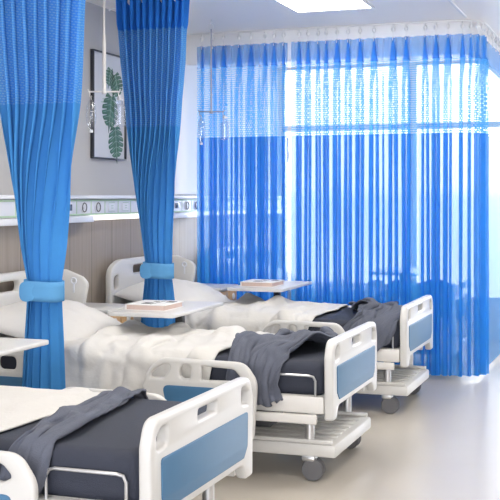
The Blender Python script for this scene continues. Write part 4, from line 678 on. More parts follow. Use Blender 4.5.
-471,-3,-6,-1,2,5,7,5,-2,0,-10,-16,12,14,-15,13,-2,-11,7,10,1,0,-13,-8,-3,-2,-3,-3,-2,0,4,3,2,4,2,1,3,-1,-5,-4,0,-2,-5,8,12,-19,19,8,1,2,0,-2,-5,-6,-5,-11,-8,7,20,-2,-16,0,18,
-464,-1,-12,-4,1,3,6,7,3,-2,-14,-3,6,10,-14,14,-9,-4,12,4,-1,-5,-15,-9,-1,-1,-1,-1,-1,0,1,2,3,4,8,4,2,4,-2,-9,-3,-1,1,1,20,-15,3,-13,8,5,5,4,2,1,-2,-4,-2,-17,-1,21,-2,-19,-3,
-473,-3,12,0,-8,-3,1,4,8,-3,-11,-3,13,1,-15,18,3,-2,-12,-2,4,-7,-15,-7,2,3,1,0,0,0,1,2,2,2,4,5,7,6,4,1,-14,-6,6,2,11,-9,8,-14,0,-15,5,5,6,3,1,3,6,0,-18,13,8,-14,-16,
-459,0,-12,11,3,-2,-3,-3,-10,1,1,1,0,-6,-1,6,-3,6,13,-2,-10,-4,-14,-8,4,6,7,5,0,-5,0,0,1,0,1,2,3,2,8,-2,3,0,-14,0,13,-6,12,-5,-7,-15,-5,0,1,5,5,14,1,-3,2,-14,3,-4,-1,
-461,-8,-2,5,7,-14,-4,1,4,5,-2,5,2,-6,1,10,-1,-10,1,4,16,-15,-13,-5,7,7,5,4,6,-6,1,1,0,0,1,0,0,0,1,0,-1,-1,-2,0,4,-6,2,10,-16,-7,-2,-1,3,5,4,3,-2,-4,2,4,-4,-3,-12,
-435,-1,-6,-4,-6,0,4,3,3,4,-2,1,-16,-6,14,5,-3,5,3,-2,-3,0,3,-3,5,2,5,4,1,0,1,1,0,-1,1,-3,1,-1,-1,0,-1,-1,-1,-1,1,-7,3,2,-7,-3,-2,2,4,3,3,-11,5,6,-10,-2,0,-3,-6,
-411,1,1,-5,-1,0,2,-2,-1,2,-15,8,-18,1,6,7,10,-4,6,5,2,-5,3,12,-3,-1,-1,-1,-1,0,0,0,0,4,-3,0,-1,0,1,0,1,-1,-1,-2,-1,-7,6,-1,4,-4,-3,2,5,-5,-5,-4,3,-4,7,-9,-4,7,-4,
-374,0,1,-3,0,-1,-3,-5,-3,-4,-2,-7,-2,1,4,4,6,5,5,6,-2,1,1,-1,11,3,-2,-2,-1,-1,-1,0,0,3,-5,-2,1,1,2,2,0,0,-1,-1,-4,-6,-7,13,2,-2,-5,1,5,-5,-7,-4,-3,6,-6,0,-4,-4,-4,
-338,0,0,-1,-1,-2,-3,-5,-3,-3,-2,-3,-1,1,2,3,4,5,5,4,0,0,-2,2,3,2,-1,9,-2,-1,-1,-1,0,0,-4,-1,1,1,3,2,2,0,0,-2,-1,-4,-8,-1,-2,1,5,-2,5,-5,-6,-4,-4,-1,-2,2,-2,-2,-3,
-302,-1,0,0,-1,-1,-3,-4,-4,-2,-1,-2,0,0,1,3,3,4,3,4,1,-2,-1,0,2,4,-1,1,2,5,-1,-1,-2,0,-2,-1,0,2,2,3,2,1,-1,0,0,0,-8,-6,0,-1,3,0,-2,0,-6,-5,-5,-4,-1,-1,3,0,-1,
-265,-1,0,-1,1,-1,1,-3,-4,-4,-2,-1,-1,0,1,1,2,3,3,2,2,-1,0,1,1,1,2,1,1,1,2,0,-2,-1,-2,-1,1,1,2,4,2,2,0,0,-2,0,-8,0,-6,-1,1,2,-3,0,-5,-5,-5,-4,-1,-1,1,2,1,
-228,-1,-1,0,2,0,0,4,-3,-6,-4,-3,-1,-1,0,2,1,2,2,2,0,2,2,0,0,2,1,1,1,1,1,0,-2,-1,-3,0,1,0,2,1,5,3,0,0,-1,-2,-3,-4,0,-8,1,0,1,-2,-2,-4,-5,-4,-3,0,0,1,2,
-191,-2,-1,-1,-1,5,-2,2,7,-4,-7,-5,-3,-1,2,1,1,0,2,1,1,1,-1,4,1,1,-2,2,2,2,0,0,-2,-1,-3,1,0,0,1,1,-1,-1,10,0,1,-2,-7,-2,-4,-1,-1,0,0,-1,-1,-2,-3,-4,-3,-2,-1,1,1,
-155,-1,-2,-1,-2,1,3,-4,1,9,-3,-7,-3,-1,1,1,0,0,1,1,1,2,0,0,0,-2,2,4,3,0,0,1,-2,-2,-1,0,1,-2,-2,-2,-3,-1,6,5,-2,-2,1,-4,1,-1,0,-1,-1,0,-1,1,0,-3,-4,-3,-2,-1,0,
-119,-1,-2,-2,-2,-2,-1,5,-7,5,6,-4,-3,-1,2,0,0,0,0,1,1,1,1,1,0,-1,0,-2,4,8,-2,-2,0,-1,-1,0,0,-2,-3,-2,-2,-2,-1,0,1,7,-2,-1,1,0,0,-2,-1,1,0,-1,3,-1,-3,-4,-3,-2,-2,
-82,-2,-2,-2,-2,-2,-3,-3,3,0,3,3,-1,-2,2,2,-1,-1,1,0,1,0,2,0,1,1,0,-1,0,-3,9,1,-4,1,-1,0,0,-3,-2,-2,-2,-2,-2,0,-1,2,4,2,-4,5,-1,-2,-1,-1,-2,3,-2,0,1,-4,-2,-2,-2,
-44,-3,-2,-3,-2,-4,-6,3,2,2,1,2,0,-2,-2,4,1,-1,1,1,-1,0,-1,-1,1,5,1,0,-3,-2,-2,10,-1,0,0,0,0,-1,-3,-2,-2,-1,-1,-1,-1,1,3,2,-1,3,-3,-2,-1,0,-2,2,0,-2,-1,-1,-2,-2,-2,
-7,-2,-3,-3,-3,-4,-3,-2,0,4,4,3,-1,-3,-2,-2,6,0,0,2,-2,-1,-2,-2,2,1,-2,6,-4,0,-1,4,7,0,0,-2,2,2,-2,-3,-2,-2,-1,0,1,2,1,-1,2,-2,-3,-1,-1,-1,-1,-1,2,-2,-1,-1,-1,-1,-2,
30,-2,-2,-3,-4,-1,-2,-2,1,2,5,1,-2,-3,-4,-2,1,7,-2,1,-1,-2,-2,-2,-3,-2,6,-2,-2,6,-1,4,7,1,0,-2,2,4,1,-2,-3,-2,-2,0,1,0,2,-1,-2,-3,-1,-1,-2,-1,-1,-1,2,-1,-1,-1,-1,0,-1,
66,-1,-2,-1,-4,-4,-1,2,3,4,2,-1,-3,-4,-3,-2,-1,4,1,0,-1,-2,-3,-2,-2,-2,0,0,2,3,3,6,6,-1,1,-1,0,5,3,-1,-2,-3,-2,-2,0,0,-1,-2,-1,-1,-1,-2,-1,-1,-1,-1,2,0,-2,-1,0,-1,0,
103,-1,0,-1,0,-1,0,1,1,3,0,-2,-3,-5,-3,-2,-1,0,2,-1,-1,-2,-2,-3,-1,-1,1,4,4,1,3,2,5,-1,0,0,-2,0,5,-4,0,3,-3,-2,0,0,-1,-1,-2,-2,0,-1,-1,-1,-1,-1,-1,2,-2,0,-1,-1,-1,
139,0,-1,-1,0,5,0,1,-1,-2,-1,2,-1,-5,-4,-2,-2,-1,0,0,-2,-1,-2,-1,-1,0,2,4,4,3,2,0,1,-1,0,0,-1,-1,-1,-1,-2,-1,4,-1,2,2,0,-1,-3,-2,0,0,-1,-1,-2,-1,-1,0,-1,-1,0,-2,-1,
176,-1,-1,-1,-1,1,2,2,2,-5,2,-1,2,-9,-1,-2,-2,-1,0,-1,0,-1,-1,-1,0,1,2,3,3,2,1,0,0,0,-1,0,0,-1,-4,-2,0,1,2,2,1,5,2,-1,-3,-1,-3,-2,0,0,-2,-2,-2,-1,-1,-1,0,-1,-1,
214,-3,-2,-2,-3,-2,0,10,-7,6,0,-1,-4,-2,-3,-2,0,0,-1,-3,5,1,-2,-2,-1,1,2,2,2,2,2,1,-2,-2,0,1,0,-1,-3,-2,0,2,0,-1,6,-3,12,1,-2,-7,-7,-4,7,-3,-1,-1,-2,-1,-1,-1,-1,0,0,
251,-3,-2,-2,-3,-2,-1,-1,-1,6,-2,1,-3,-2,-1,0,0,0,0,-4,8,2,-2,-4,-3,0,2,2,4,4,3,0,-4,-6,-2,2,5,-3,-1,-1,-1,0,0,0,-1,-1,5,-1,1,3,-10,0,1,2,0,-2,-1,-1,-1,0,-1,-1,-1,
288,-3,-2,-2,-2,-2,-2,-1,0,-1,4,-3,0,-2,-1,0,0,1,-1,-4,4,6,-1,-5,-5,1,2,5,5,7,4,-2,-6,-9,-3,1,6,-1,-2,0,-2,-2,1,0,0,-1,-6,3,-2,0,1,2,1,1,0,-2,-1,-1,0,0,0,-1,0,
325,-2,-2,-2,-2,-2,-2,0,-1,-1,-1,3,-1,-4,-1,1,0,1,-2,-4,0,7,0,-4,-6,0,6,7,9,7,3,-3,-9,-9,-5,-4,8,2,-2,-1,-1,-3,-1,2,0,-3,-2,-8,5,-6,12,0,1,1,-3,0,-1,0,0,0,0,0,0,
363,-1,-2,-1,-3,-1,-2,-1,-1,-1,-1,1,-2,-2,-2,1,0,-1,-5,-1,-2,2,5,-3,-3,0,7,11,11,4,-3,-3,-8,-7,-4,-5,-2,7,1,0,-3,-1,-2,-2,5,-9,-6,-4,0,2,4,2,8,-1,0,-1,0,0,0,0,0,0,0,
404,-1,-1,-2,-3,-2,-1,-2,-2,-1,-2,-2,-1,-2,-1,-1,0,-2,-4,-1,-1,0,1,2,-1,0,8,9,3,9,-4,0,-10,-1,-2,-7,-5,-1,7,-2,1,-3,3,-1,-3,-4,-3,-4,-1,2,2,3,0,2,2,0,0,0,0,0,0,0,0,
432,-1,2,-8,-2,1,2,-1,-6,1,0,-3,-1,0,0,-5,5,-4,-1,-2,-1,-1,1,1,3,0,4,3,-7,13,4,0,-12,-1,4,-6,-2,-2,-4,7,-1,-1,0,5,-9,4,-2,-4,-2,-3,5,2,1,1,1,0,-1,1,1,0,0,0,-1,
460,0,-1,-1,-7,-2,-4,-5,8,-6,3,-3,-5,6,-5,7,1,-2,-1,-2,-4,2,-3,-1,10,-4,-9,-4,3,4,11,3,-7,-1,-1,-4,-1,1,3,2,3,3,-8,-3,2,-12,7,4,-5,-2,-3,-1,-1,1,0,2,3,0,1,3,-1,0,2,
461,-1,0,-1,1,8,-8,8,3,-11,11,-13,6,5,-2,-8,-5,-4,-1,1,1,2,-11,12,12,4,-9,-8,9,4,2,2,-2,-3,-1,2,2,-1,-7,7,-1,-2,-10,1,5,0,-10,-4,12,-3,-4,2,-1,4,1,1,3,-3,3,-2,2,1,-1,
462,0,-1,2,-3,8,5,-8,5,-10,12,-2,3,-16,9,13,2,0,-5,-5,-4,-2,1,1,-12,2,18,-5,-12,-1,-1,3,19,-7,3,0,3,4,1,-8,-8,-5,2,-4,2,4,6,-2,0,-3,7,2,-10,0,8,0,-5,0,-1,-2,-3,-3,3,
466,-2,-2,5,-3,7,10,-9,9,1,-14,11,7,-18,2,13,1,2,4,0,-1,-4,-7,-9,7,-4,-12,13,5,-4,-1,3,-14,-2,16,8,3,3,2,-1,-6,-7,-5,-1,-1,1,1,1,3,3,-5,1,6,-2,-12,-2,4,1,-1,-7,-2,0,2,
472,-1,1,3,10,-2,10,6,-9,-12,10,-12,17,-7,-16,3,15,-1,6,0,-7,-8,-7,-6,-5,-1,7,14,4,4,-15,-5,14,-9,-13,3,9,12,8,4,1,-1,-4,-1,1,-1,0,1,-1,-1,-2,-2,-5,-8,-5,-2,7,-7,3,-8,1,2,0,
487,1,4,6,5,4,1,-6,-20,-5,14,-3,9,1,-3,-15,-12,6,18,5,-5,-8,-9,-8,-4,-2,3,7,14,-6,8,-2,-5,-9,9,-3,-14,-4,12,11,8,5,3,1,0,-1,-2,-1,-3,-3,-3,-4,-4,-11,4,-6,9,-8,6,-4,-3,3,-5,
502,4,4,3,2,1,-11,-18,-12,-6,15,13,-5,-14,9,3,-15,7,-9,12,13,-7,-9,-11,-7,0,9,10,7,-4,-16,0,13,0,-16,-3,12,0,-11,-5,7,8,7,3,3,1,0,-2,-2,-3,-5,-6,-6,-3,7,-5,10,-8,0,2,-3,11,-14,
512,3,1,1,0,-6,-17,-16,9,-1,-17,6,10,-17,-2,12,2,-16,-2,14,10,5,-4,-11,-10,4,6,3,-6,-3,18,-10,-15,1,15,-2,-15,0,8,4,-9,-2,2,3,3,3,3,-1,-2,-4,-4,-4,-1,-1,2,2,9,8,-10,11,-10,5,-14,
516,1,0,-1,-3,-9,-12,-8,-19,6,10,-19,1,12,0,-16,4,18,-7,-15,8,11,3,-2,-5,-5,-1,-2,0,3,2,18,-3,-14,-13,7,18,-2,-10,-6,1,0,-1,0,0,-1,-1,0,0,-1,0,1,0,2,2,3,2,1,15,7,-9,4,-12,
233,3,2,2,2,2,3,10,9,14,14,17,1,14,6,17,-16,-4,-7,-9,-11,-11,-7,-4,-2,0,-1,0,-1,0,0,1,2,2,2,1,2,6,6,5,5,4,3,8,2,0,-6,-5,-8,-7,-7,-2,3,2,7,6,5,13,1,14,-11,3,-1,
269,3,2,2,3,1,3,4,9,10,16,12,6,13,9,4,5,-7,-6,-8,-11,-10,-7,-4,-2,-3,-3,-3,-2,-2,1,0,3,4,3,1,-1,2,1,0,11,11,-3,4,0,5,-5,-10,-4,-1,-2,-2,-6,5,0,12,5,8,14,1,8,-4,5,
307,1,2,1,2,3,3,5,2,14,5,17,14,8,7,3,10,-5,-5,-8,-10,-11,-9,-6,-5,-3,-2,-2,-2,-2,-1,0,1,2,0,1,4,4,-1,-2,6,-1,3,10,-1,6,-7,0,-5,-7,-5,-3,-1,10,2,0,19,6,7,1,12,-1,8,
346,2,1,0,0,0,1,3,9,6,9,12,7,18,2,10,-2,7,-4,-10,-11,-13,-10,-6,-3,-2,-1,-1,-3,-2,-1,-2,-1,0,1,4,-1,0,2,1,5,-2,3,-2,11,2,1,-5,2,-1,-8,-6,1,4,4,4,8,4,14,2,5,1,12,
384,3,2,1,-1,-1,-2,1,5,9,9,7,4,13,1,13,1,1,-5,-6,-9,-9,-7,-6,-2,-2,-2,-2,-3,-2,-2,-2,-1,0,0,1,-2,5,2,-1,0,5,2,0,0,11,-2,2,4,1,-4,-5,-7,0,8,4,3,6,1,7,7,3,9,
423,4,3,1,-1,-1,-3,-1,2,4,8,9,0,11,4,1,14,-2,-2,-5,-7,-9,-7,-5,-4,-3,-2,-2,-2,-3,-2,-2,-2,-1,-1,-1,0,3,1,0,-1,10,-2,-2,8,2,12,1,1,-5,-4,-2,0,0,0,1,9,-4,12,0,11,2,2,
461,5,4,2,0,-2,-3,-3,0,1,4,5,2,6,6,6,5,5,-1,-5,-5,-8,-7,-6,-4,-3,-2,-2,-2,-2,-2,-3,-2,-1,-1,-1,-1,0,3,2,1,2,3,1,2,12,2,7,2,-1,-7,-8,-7,-4,0,13,4,-2,6,0,11,0,7,
496,5,6,4,1,-2,-3,-4,-2,-1,1,3,3,3,4,6,6,4,0,-2,-5,-7,-7,-6,-3,-3,-1,-2,-2,-2,-2,-2,-2,-1,-1,-1,-1,0,1,4,2,2,3,4,0,14,5,3,3,-1,-7,-8,-7,-5,-2,0,1,12,-1,6,-5,13,-2,
524,6,8,4,6,1,-3,-4,-4,-3,-3,1,0,3,4,7,-4,5,7,-1,-1,-7,-6,-4,-3,-2,-1,-1,-1,-2,-2,-2,-1,-1,-2,0,0,-1,0,0,7,3,1,4,4,6,6,7,-1,0,-7,-6,-6,-4,-4,-1,0,0,6,-2,-1,-1,11,
546,11,16,5,4,2,-1,-4,-8,-7,-2,-5,-3,6,4,-3,1,3,16,-5,5,-4,-4,-3,-3,-2,-4,-3,0,2,-1,-1,-1,-1,0,0,-1,0,0,0,-1,-2,14,0,6,6,8,7,3,-1,-7,-8,-6,-6,-4,-4,-2,-2,-5,3,0,-6,1,
577,16,13,13,10,-2,-3,-8,-12,-9,-9,-6,-7,4,4,-4,-1,19,7,4,5,-3,5,3,-9,-7,-6,-5,-6,7,0,-1,0,-1,1,0,0,-1,0,0,0,1,0,-4,24,16,10,7,3,-1,-8,-9,-16,-14,-11,8,-4,-6,-6,-8,-2,-4,3,
596,6,14,17,11,0,-10,-17,-19,-11,7,9,8,0,-11,-5,7,-1,0,22,11,1,2,7,-14,-11,-9,-4,-2,0,-1,0,2,2,0,6,-4,-1,0,-1,0,1,0,0,-2,16,19,17,9,-3,-9,-15,-19,-11,-7,3,-6,-6,8,-4,-5,-3,-6,
626,1,0,13,9,-4,-9,-20,0,0,13,9,5,-3,-9,-10,-4,11,-1,0,11,23,20,-13,-11,-12,-7,-5,-1,-1,1,1,1,-6,7,6,-6,-3,-2,2,-1,0,-1,0,-2,7,0,17,15,5,-7,-16,-20,0,1,0,-6,4,-7,5,-4,-10,-7,
629,0,1,10,4,-5,-10,0,0,0,13,13,-1,-15,-5,-1,-4,5,-5,0,17,27,10,-10,-16,-16,-6,-3,-2,0,-2,1,10,1,8,9,-14,-12,9,-2,-5,-1,4,-5,-2,9,-6,13,12,10,0,-14,-21,-3,1,2,6,-8,-3,5,0,-3,0,
629,1,3,3,2,-3,-4,-2,0,0,15,13,-3,-15,-7,-2,-1,4,-4,2,15,28,-7,-5,-5,-5,-11,-12,1,-1,-1,1,13,5,12,4,-20,-8,15,-5,-7,-7,5,3,-7,9,5,-12,1,13,13,-6,-17,-9,0,0,1,8,2,-9,-3,2,-1,
629,1,1,2,6,-2,-7,-1,0,0,15,12,-5,-14,-7,-1,0,3,-3,4,11,25,-8,-8,-8,-1,-7,-2,2,-9,1,1,10,14,13,-2,-22,-6,14,-7,-7,-5,-3,5,11,0,9,-2,-9,-8,14,7,-13,-15,1,1,4,-6,0,1,6,-6,0,
629,0,0,2,12,2,-12,-4,0,0,14,10,-5,-13,-6,0,0,2,-1,5,3,22,-3,-7,-8,-6,-4,0,2,1,-4,1,9,14,19,-10,-21,-5,12,-9,-4,-7,0,-1,13,4,-8,14,7,-9,-12,9,-2,-14,-2,5,-5,1,-2,2,-2,2,-1,
629,0,0,0,14,10,-7,-14,-3,0,12,7,-5,-11,-2,-1,2,1,-1,1,-2,29,1,-3,-7,-7,-5,-2,0,0,-1,-1,10,18,12,-13,-20,3,11,-6,-13,-7,3,6,5,-9,-4,10,17,7,-15,-11,4,-8,-6,3,2,-4,0,0,0,0,0,
629,0,0,-1,9,15,6,-10,-14,-5,9,5,-5,-7,-2,2,5,1,-4,-3,-1,29,-2,-1,-1,0,0,-4,-3,-4,-2,-3,13,14,4,-11,-20,13,4,-4,-3,-5,-9,5,0,-7,6,3,5,20,-7,-16,-7,-4,-2,-1,0,0,2,-2,0,0,0,
629,0,0,0,3,13,14,2,-9,-15,2,1,-6,-3,0,7,5,0,-9,-5,3,27,-6,-8,-9,-2,4,9,10,-1,-5,-5,8,3,8,-9,-14,8,-6,-9,-3,0,8,19,-7,-13,-3,-7,12,21,0,-17,-12,-4,4,-3,-1,0,0,0,0,0,0,
629,0,0,0,1,8,12,14,0,-10,-5,-11,-6,-2,5,10,5,-2,-13,-6,5,24,-6,-10,-6,-4,-2,-1,11,13,9,-3,2,-7,9,-4,-6,-4,-8,-7,-3,-1,9,1,-3,5,-14,1,13,20,-1,-17,-13,-2,9,3,-6,-5,-1,1,-1,0,0,
629,0,0,0,2,6,9,13,8,7,-16,-19,-8,-3,11,10,6,-2,-15,-9,4,25,-7,-10,-6,-5,2,-3,0,5,16,16,6,-14,4,3,-7,-11,-8,-6,-3,0,15,-1,-7,-9,9,-6,17,16,-9,-15,-11,0,4,12,3,-4,-10,-5,0,0,0,
629,0,0,0,1,11,13,6,-1,7,-15,-15,-6,-2,2,13,12,0,-13,-13,2,32,-4,-8,-7,-10,-4,2,4,0,3,21,18,-14,2,7,-10,-15,-9,-6,-3,0,16,-2,-11,-5,1,12,17,-1,-11,-12,-5,0,-1,12,10,-3,-11,-7,0,0,0,
629,0,0,0,5,12,9,-9,-3,7,-9,-8,-3,-1,-1,6,13,8,-10,-14,3,24,-8,-8,0,3,0,-11,-6,1,7,14,24,-11,16,6,-13,-17,-15,-7,1,0,7,-4,-6,-2,10,13,-1,-7,-8,-6,-1,0,-1,6,13,0,-13,-5,0,0,0,
629,0,0,5,8,6,-1,-4,-5,3,-6,-4,-1,0,-1,-1,8,13,-2,-13,18,4,-10,-9,-5,-3,9,-2,3,-11,12,2,26,-4,23,8,-11,-17,-17,-14,-6,0,13,-4,-7,7,4,-1,-5,-5,-2,-1,0,0,-1,2,12,2,-12,-3,0,0,0,
629,0,3,5,-2,-4,-2,-1,1,1,0,-1,0,4,-4,0,0,11,6,-6,18,-5,-10,-8,-4,-2,0,0,9,-9,14,-1,22,7,17,14,-6,-15,-17,-16,-12,-4,9,-6,-3,1,1,-2,-3,-1,1,0,0,0,1,-3,9,5,-11,-2,1,0,0,
629,0,5,-5,0,0,0,0,6,-5,0,-1,1,7,-3,-5,-1,4,8,25,-6,-10,-8,-6,-5,0,0,-2,5,5,-4,14,13,19,10,15,0,-13,-16,-13,-13,-13,3,-5,-3,-1,1,-1,-2,-1,1,0,0,0,0,-1,1,7,-7,-1,1,0,0,
629,0,0,0,8,-9,4,-1,3,8,3,-6,-5,7,-4,-3,-5,0,6,29,-4,-10,-11,-6,-2,-1,-1,-1,1,2,5,12,12,20,10,13,0,-9,-13,-15,-17,-15,4,-7,-3,1,2,5,3,-3,-5,-1,-1,0,0,0,-1,3,-2,0,0,0,0,
629,0,-1,1,-1,10,0,-7,8,11,2,-8,-2,-10,-3,0,0,0,9,20,-1,-6,-8,-8,-4,-1,0,1,1,2,4,7,15,21,11,6,-2,-10,-15,-16,-15,-10,-1,1,6,-8,3,-3,1,9,7,-1,-5,-4,-4,-2,0,0,0,0,0,0,0,
629,0,2,3,-5,0,-1,9,4,11,0,-10,-4,-9,5,-5,0,0,29,10,-12,-6,-3,-4,-4,-4,-2,-1,1,2,1,4,18,17,8,5,0,-13,-15,-15,-13,-3,6,-3,6,1,-8,-2,0,4,4,-5,10,4,-6,-6,-4,-1,0,0,0,2,-3,
629,0,1,-1,0,0,0,0,0,12,8,-13,-7,-1,4,-3,0,2,34,13,-15,-12,-3,1,-1,-6,-9,-2,2,1,-1,3,20,5,5,6,6,-11,-15,-15,-8,-1,2,-2,1,3,15,2,-1,-7,-11,-1,1,9,4,-8,-6,0,0,0,0,0,0,
629,0,0,0,0,0,0,0,0,2,12,-1,-13,-1,3,-2,0,29,14,15,-13,-15,-8,3,2,-10,-14,-3,6,2,-7,5,17,-2,8,0,10,-7,-14,-14,-4,4,-4,0,0,2,14,-3,1,-15,1,-1,1,9,0,-8,-1,0,0,0,0,0,0,
629,0,0,0,0,0,0,0,0,0,3,10,-10,-3,0,0,0,37,13,15,-9,-15,-12,3,-1,-18,-12,-1,9,1,-10,9,13,-7,12,-7,6,1,-10,-14,-3,8,-1,-7,0,9,9,-5,3,-6,-11,1,0,6,-7,1,0,0,0,0,0,0,0,
629,0,0,0,1,-1,0,0,0,0,-1,6,0,-5,0,0,13,32,18,7,-5,-15,-14,0,-9,-18,-9,-1,12,-5,3,-6,22,-13,10,-8,-6,9,0,-13,-4,6,7,0,-10,-3,0,-1,4,-2,8,1,-11,1,-1,3,-1,-1,0,0,0,0,0,
629,1,1,0,0,0,1,0,-1,0,-1,-1,-1,1,1,2,3,36,18,5,-6,-10,-9,-9,-12,-18,-3,11,5,-11,-3,5,4,-2,8,-6,-7,-2,12,0,-9,-4,10,5,2,-5,-8,-3,0,2,7,-1,-6,5,-6,2,-3,0,-1,1,0,0,0,
601,3,5,-6,2,4,5,2,-1,2,3,-1,2,1,4,1,9,25,11,2,-3,-6,-8,-9,-8,-11,-6,1,2,4,0,-3,-7,3,4,-1,0,2,-1,12,2,-5,-11,6,-2,6,2,-2,0,-5,2,-2,0,-1,0,-1,0,0,0,0,-1,0,0,
577,6,5,3,-6,6,-7,2,11,-7,8,-6,-1,8,-1,11,13,12,9,4,-1,1,-7,-9,-1,-22,-15,-5,6,0,5,4,-7,2,0,-1,2,6,9,11,7,7,-5,-9,-17,-3,8,2,-5,-4,-3,-3,-1,0,0,1,2,-1,0,2,-3,-2,1,
540,8,6,5,4,2,3,5,3,-2,5,-4,3,2,2,-4,6,11,12,10,6,1,0,-5,-8,-6,-16,2,-6,-2,0,2,-1,5,-3,3,3,5,3,10,5,3,2,-3,-8,-6,-11,-8,9,-2,-3,0,-1,2,-2,-1,0,-4,1,-4,-1,-3,-2,
490,8,8,7,5,5,5,5,6,3,4,5,4,-6,3,2,5,6,6,6,6,6,5,3,-13,-1,-10,-1,-9,1,0,2,-7,5,-2,-1,2,3,5,1,2,2,3,-1,-2,-4,-6,-2,-1,-1,2,0,-6,-2,0,-3,-3,-2,-2,-3,-3,-4,-4,
454,8,8,8,6,6,9,1,10,3,-1,5,4,-7,2,2,3,4,7,9,8,7,6,5,-3,-3,-8,-1,13,-6,-8,1,-8,-6,-6,-1,-1,1,3,4,4,2,1,1,-3,-5,-4,-1,2,3,-2,0,-2,-5,-5,-4,-4,-4,-3,-3,-3,-5,-4,
415,10,9,9,10,5,11,9,-1,1,8,-2,2,6,-12,7,-3,4,5,7,8,8,8,7,5,4,0,-3,3,1,-9,-2,-2,-8,-12,-1,-1,-7,0,4,5,5,2,0,-2,-5,-2,-1,1,2,-1,-2,-3,-4,-5,-6,-5,-4,-5,-3,-4,-5,-5,
379,11,11,11,10,9,8,5,-1,9,-2,1,7,4,4,-9,-1,6,-5,6,8,8,8,8,7,5,5,2,3,2,-5,-2,-7,-6,-8,-4,-7,-2,-4,-1,2,4,2,-1,-3,-4,-3,-1,1,1,0,-1,-4,-1,-7,-4,-4,-6,-4,-6,-5,-6,-6,
345,11,12,11,11,9,6,6,6,3,1,1,8,6,-3,-1,4,-5,-3,3,4,9,8,7,8,7,6,6,3,6,0,1,-14,-3,-9,-4,-9,-3,-6,1,1,0,-1,-4,-4,-5,-3,-1,0,0,1,-1,-2,-3,-4,-3,-4,-5,-6,-6,-7,-3,-6,
312,11,12,11,12,10,6,7,9,9,2,9,-9,6,6,-13,6,-2,1,-6,4,7,8,8,7,8,7,7,9,8,3,0,-9,-4,-14,-5,-10,-6,-5,-1,-2,-1,-3,-5,-5,-5,-4,-2,-1,0,0,-1,-2,-2,-3,-3,-2,-2,-8,1,-8,-6,-10,
280,10,13,13,12,12,10,14,7,7,2,5,8,-9,3,-3,-2,-3,-2,-3,3,3,6,7,8,8,8,10,8,7,12,-4,-3,-16,-6,-6,-8,-4,-10,-8,-4,-5,-5,-5,-6,-3,-3,-2,-1,-2,-1,-1,-1,-2,-2,-1,-2,3,-2,5,-13,-7,-15]),
    'quilt_c': (31, 44, [
-630,37,38,38,39,38,30,34,34,36,37,34,37,38,37,36,32,32,36,36,37,38,22,39,23,28,32,34,26,25,22,23,
-632,37,38,38,37,40,30,31,39,36,35,35,38,38,39,37,30,34,31,38,35,36,40,21,34,34,35,25,28,23,23,23,
-633,39,39,36,37,36,32,32,38,37,35,37,38,37,37,33,36,33,37,32,36,36,36,36,31,32,40,26,21,24,24,25,
-631,40,38,37,39,31,28,36,35,35,38,38,37,38,37,38,30,35,35,34,38,36,38,37,36,39,25,29,22,24,25,26,
-624,32,36,39,38,34,31,31,38,33,38,38,36,38,38,35,33,37,34,37,33,39,38,38,37,34,32,22,25,26,27,26,
-619,32,30,37,38,32,32,36,33,38,37,37,37,37,38,33,36,35,37,33,36,40,38,38,38,39,28,22,26,26,27,27,
-620,37,31,30,38,35,31,36,33,38,37,36,37,38,37,32,38,36,38,38,30,38,39,39,38,38,32,26,27,21,27,26,
-614,31,35,25,37,31,35,36,36,37,38,36,36,37,37,34,37,38,36,38,34,36,37,39,38,39,31,27,27,24,27,26,
-620,38,34,23,34,29,39,38,37,37,38,36,36,37,37,35,37,38,38,35,33,38,39,38,38,37,33,26,28,27,27,24,
-617,39,30,24,23,36,37,40,40,38,38,32,37,39,37,37,38,37,37,36,36,36,35,38,39,38,33,26,28,27,27,25,
-621,37,42,26,18,28,40,39,39,41,40,26,38,40,40,37,39,41,36,40,31,30,39,37,38,39,32,29,27,27,27,26,
-639,40,48,25,31,34,33,33,37,41,49,29,37,30,45,38,40,45,37,36,37,36,19,38,34,42,37,28,28,28,28,26,
-657,39,60,38,28,44,10,35,37,44,60,30,34,29,45,38,40,44,38,39,33,39,21,32,30,50,35,27,25,32,29,28,
-672,41,61,48,29,47,8,38,35,45,62,31,31,30,43,39,40,39,39,38,38,39,39,15,37,50,27,27,23,36,30,28,
-676,41,59,53,31,42,16,36,33,47,58,37,26,34,40,39,39,39,39,38,39,39,39,17,42,38,35,28,23,38,30,26,
-674,38,60,49,37,31,25,40,32,47,48,42,27,37,38,38,39,40,38,39,39,39,38,26,42,35,32,29,30,30,31,28,
-670,43,55,42,39,31,38,28,38,42,42,38,38,36,34,40,40,41,37,39,38,39,38,34,41,33,30,36,30,24,31,28,
-661,46,45,39,43,30,30,33,41,38,40,38,38,40,32,42,38,45,34,40,39,38,40,34,42,34,28,33,34,24,30,28,
-644,40,35,40,47,29,31,23,42,40,37,37,41,47,28,42,34,48,37,33,48,40,39,28,46,34,23,32,37,26,29,28,
-637,34,35,43,49,26,29,23,42,39,35,40,39,47,32,40,27,49,32,44,59,39,33,23,52,40,24,24,32,26,29,28,
-647,42,38,45,46,27,27,29,41,37,45,29,34,50,33,40,30,41,38,53,63,35,26,23,51,35,27,27,28,28,29,28,
-650,41,40,45,44,30,27,37,34,42,32,39,29,51,37,39,33,46,36,52,64,34,23,23,47,35,27,27,28,28,30,31,
-654,39,41,45,42,37,29,39,30,38,36,36,35,48,39,38,46,33,38,58,54,37,22,25,41,36,25,32,25,28,34,35,
-662,38,43,46,43,37,36,35,39,33,37,43,34,40,38,40,45,39,36,56,47,42,27,21,39,29,31,33,25,30,37,38,
-670,37,45,50,43,35,40,36,46,31,35,44,39,31,38,40,44,44,36,51,44,44,29,22,39,25,41,24,29,32,39,34,
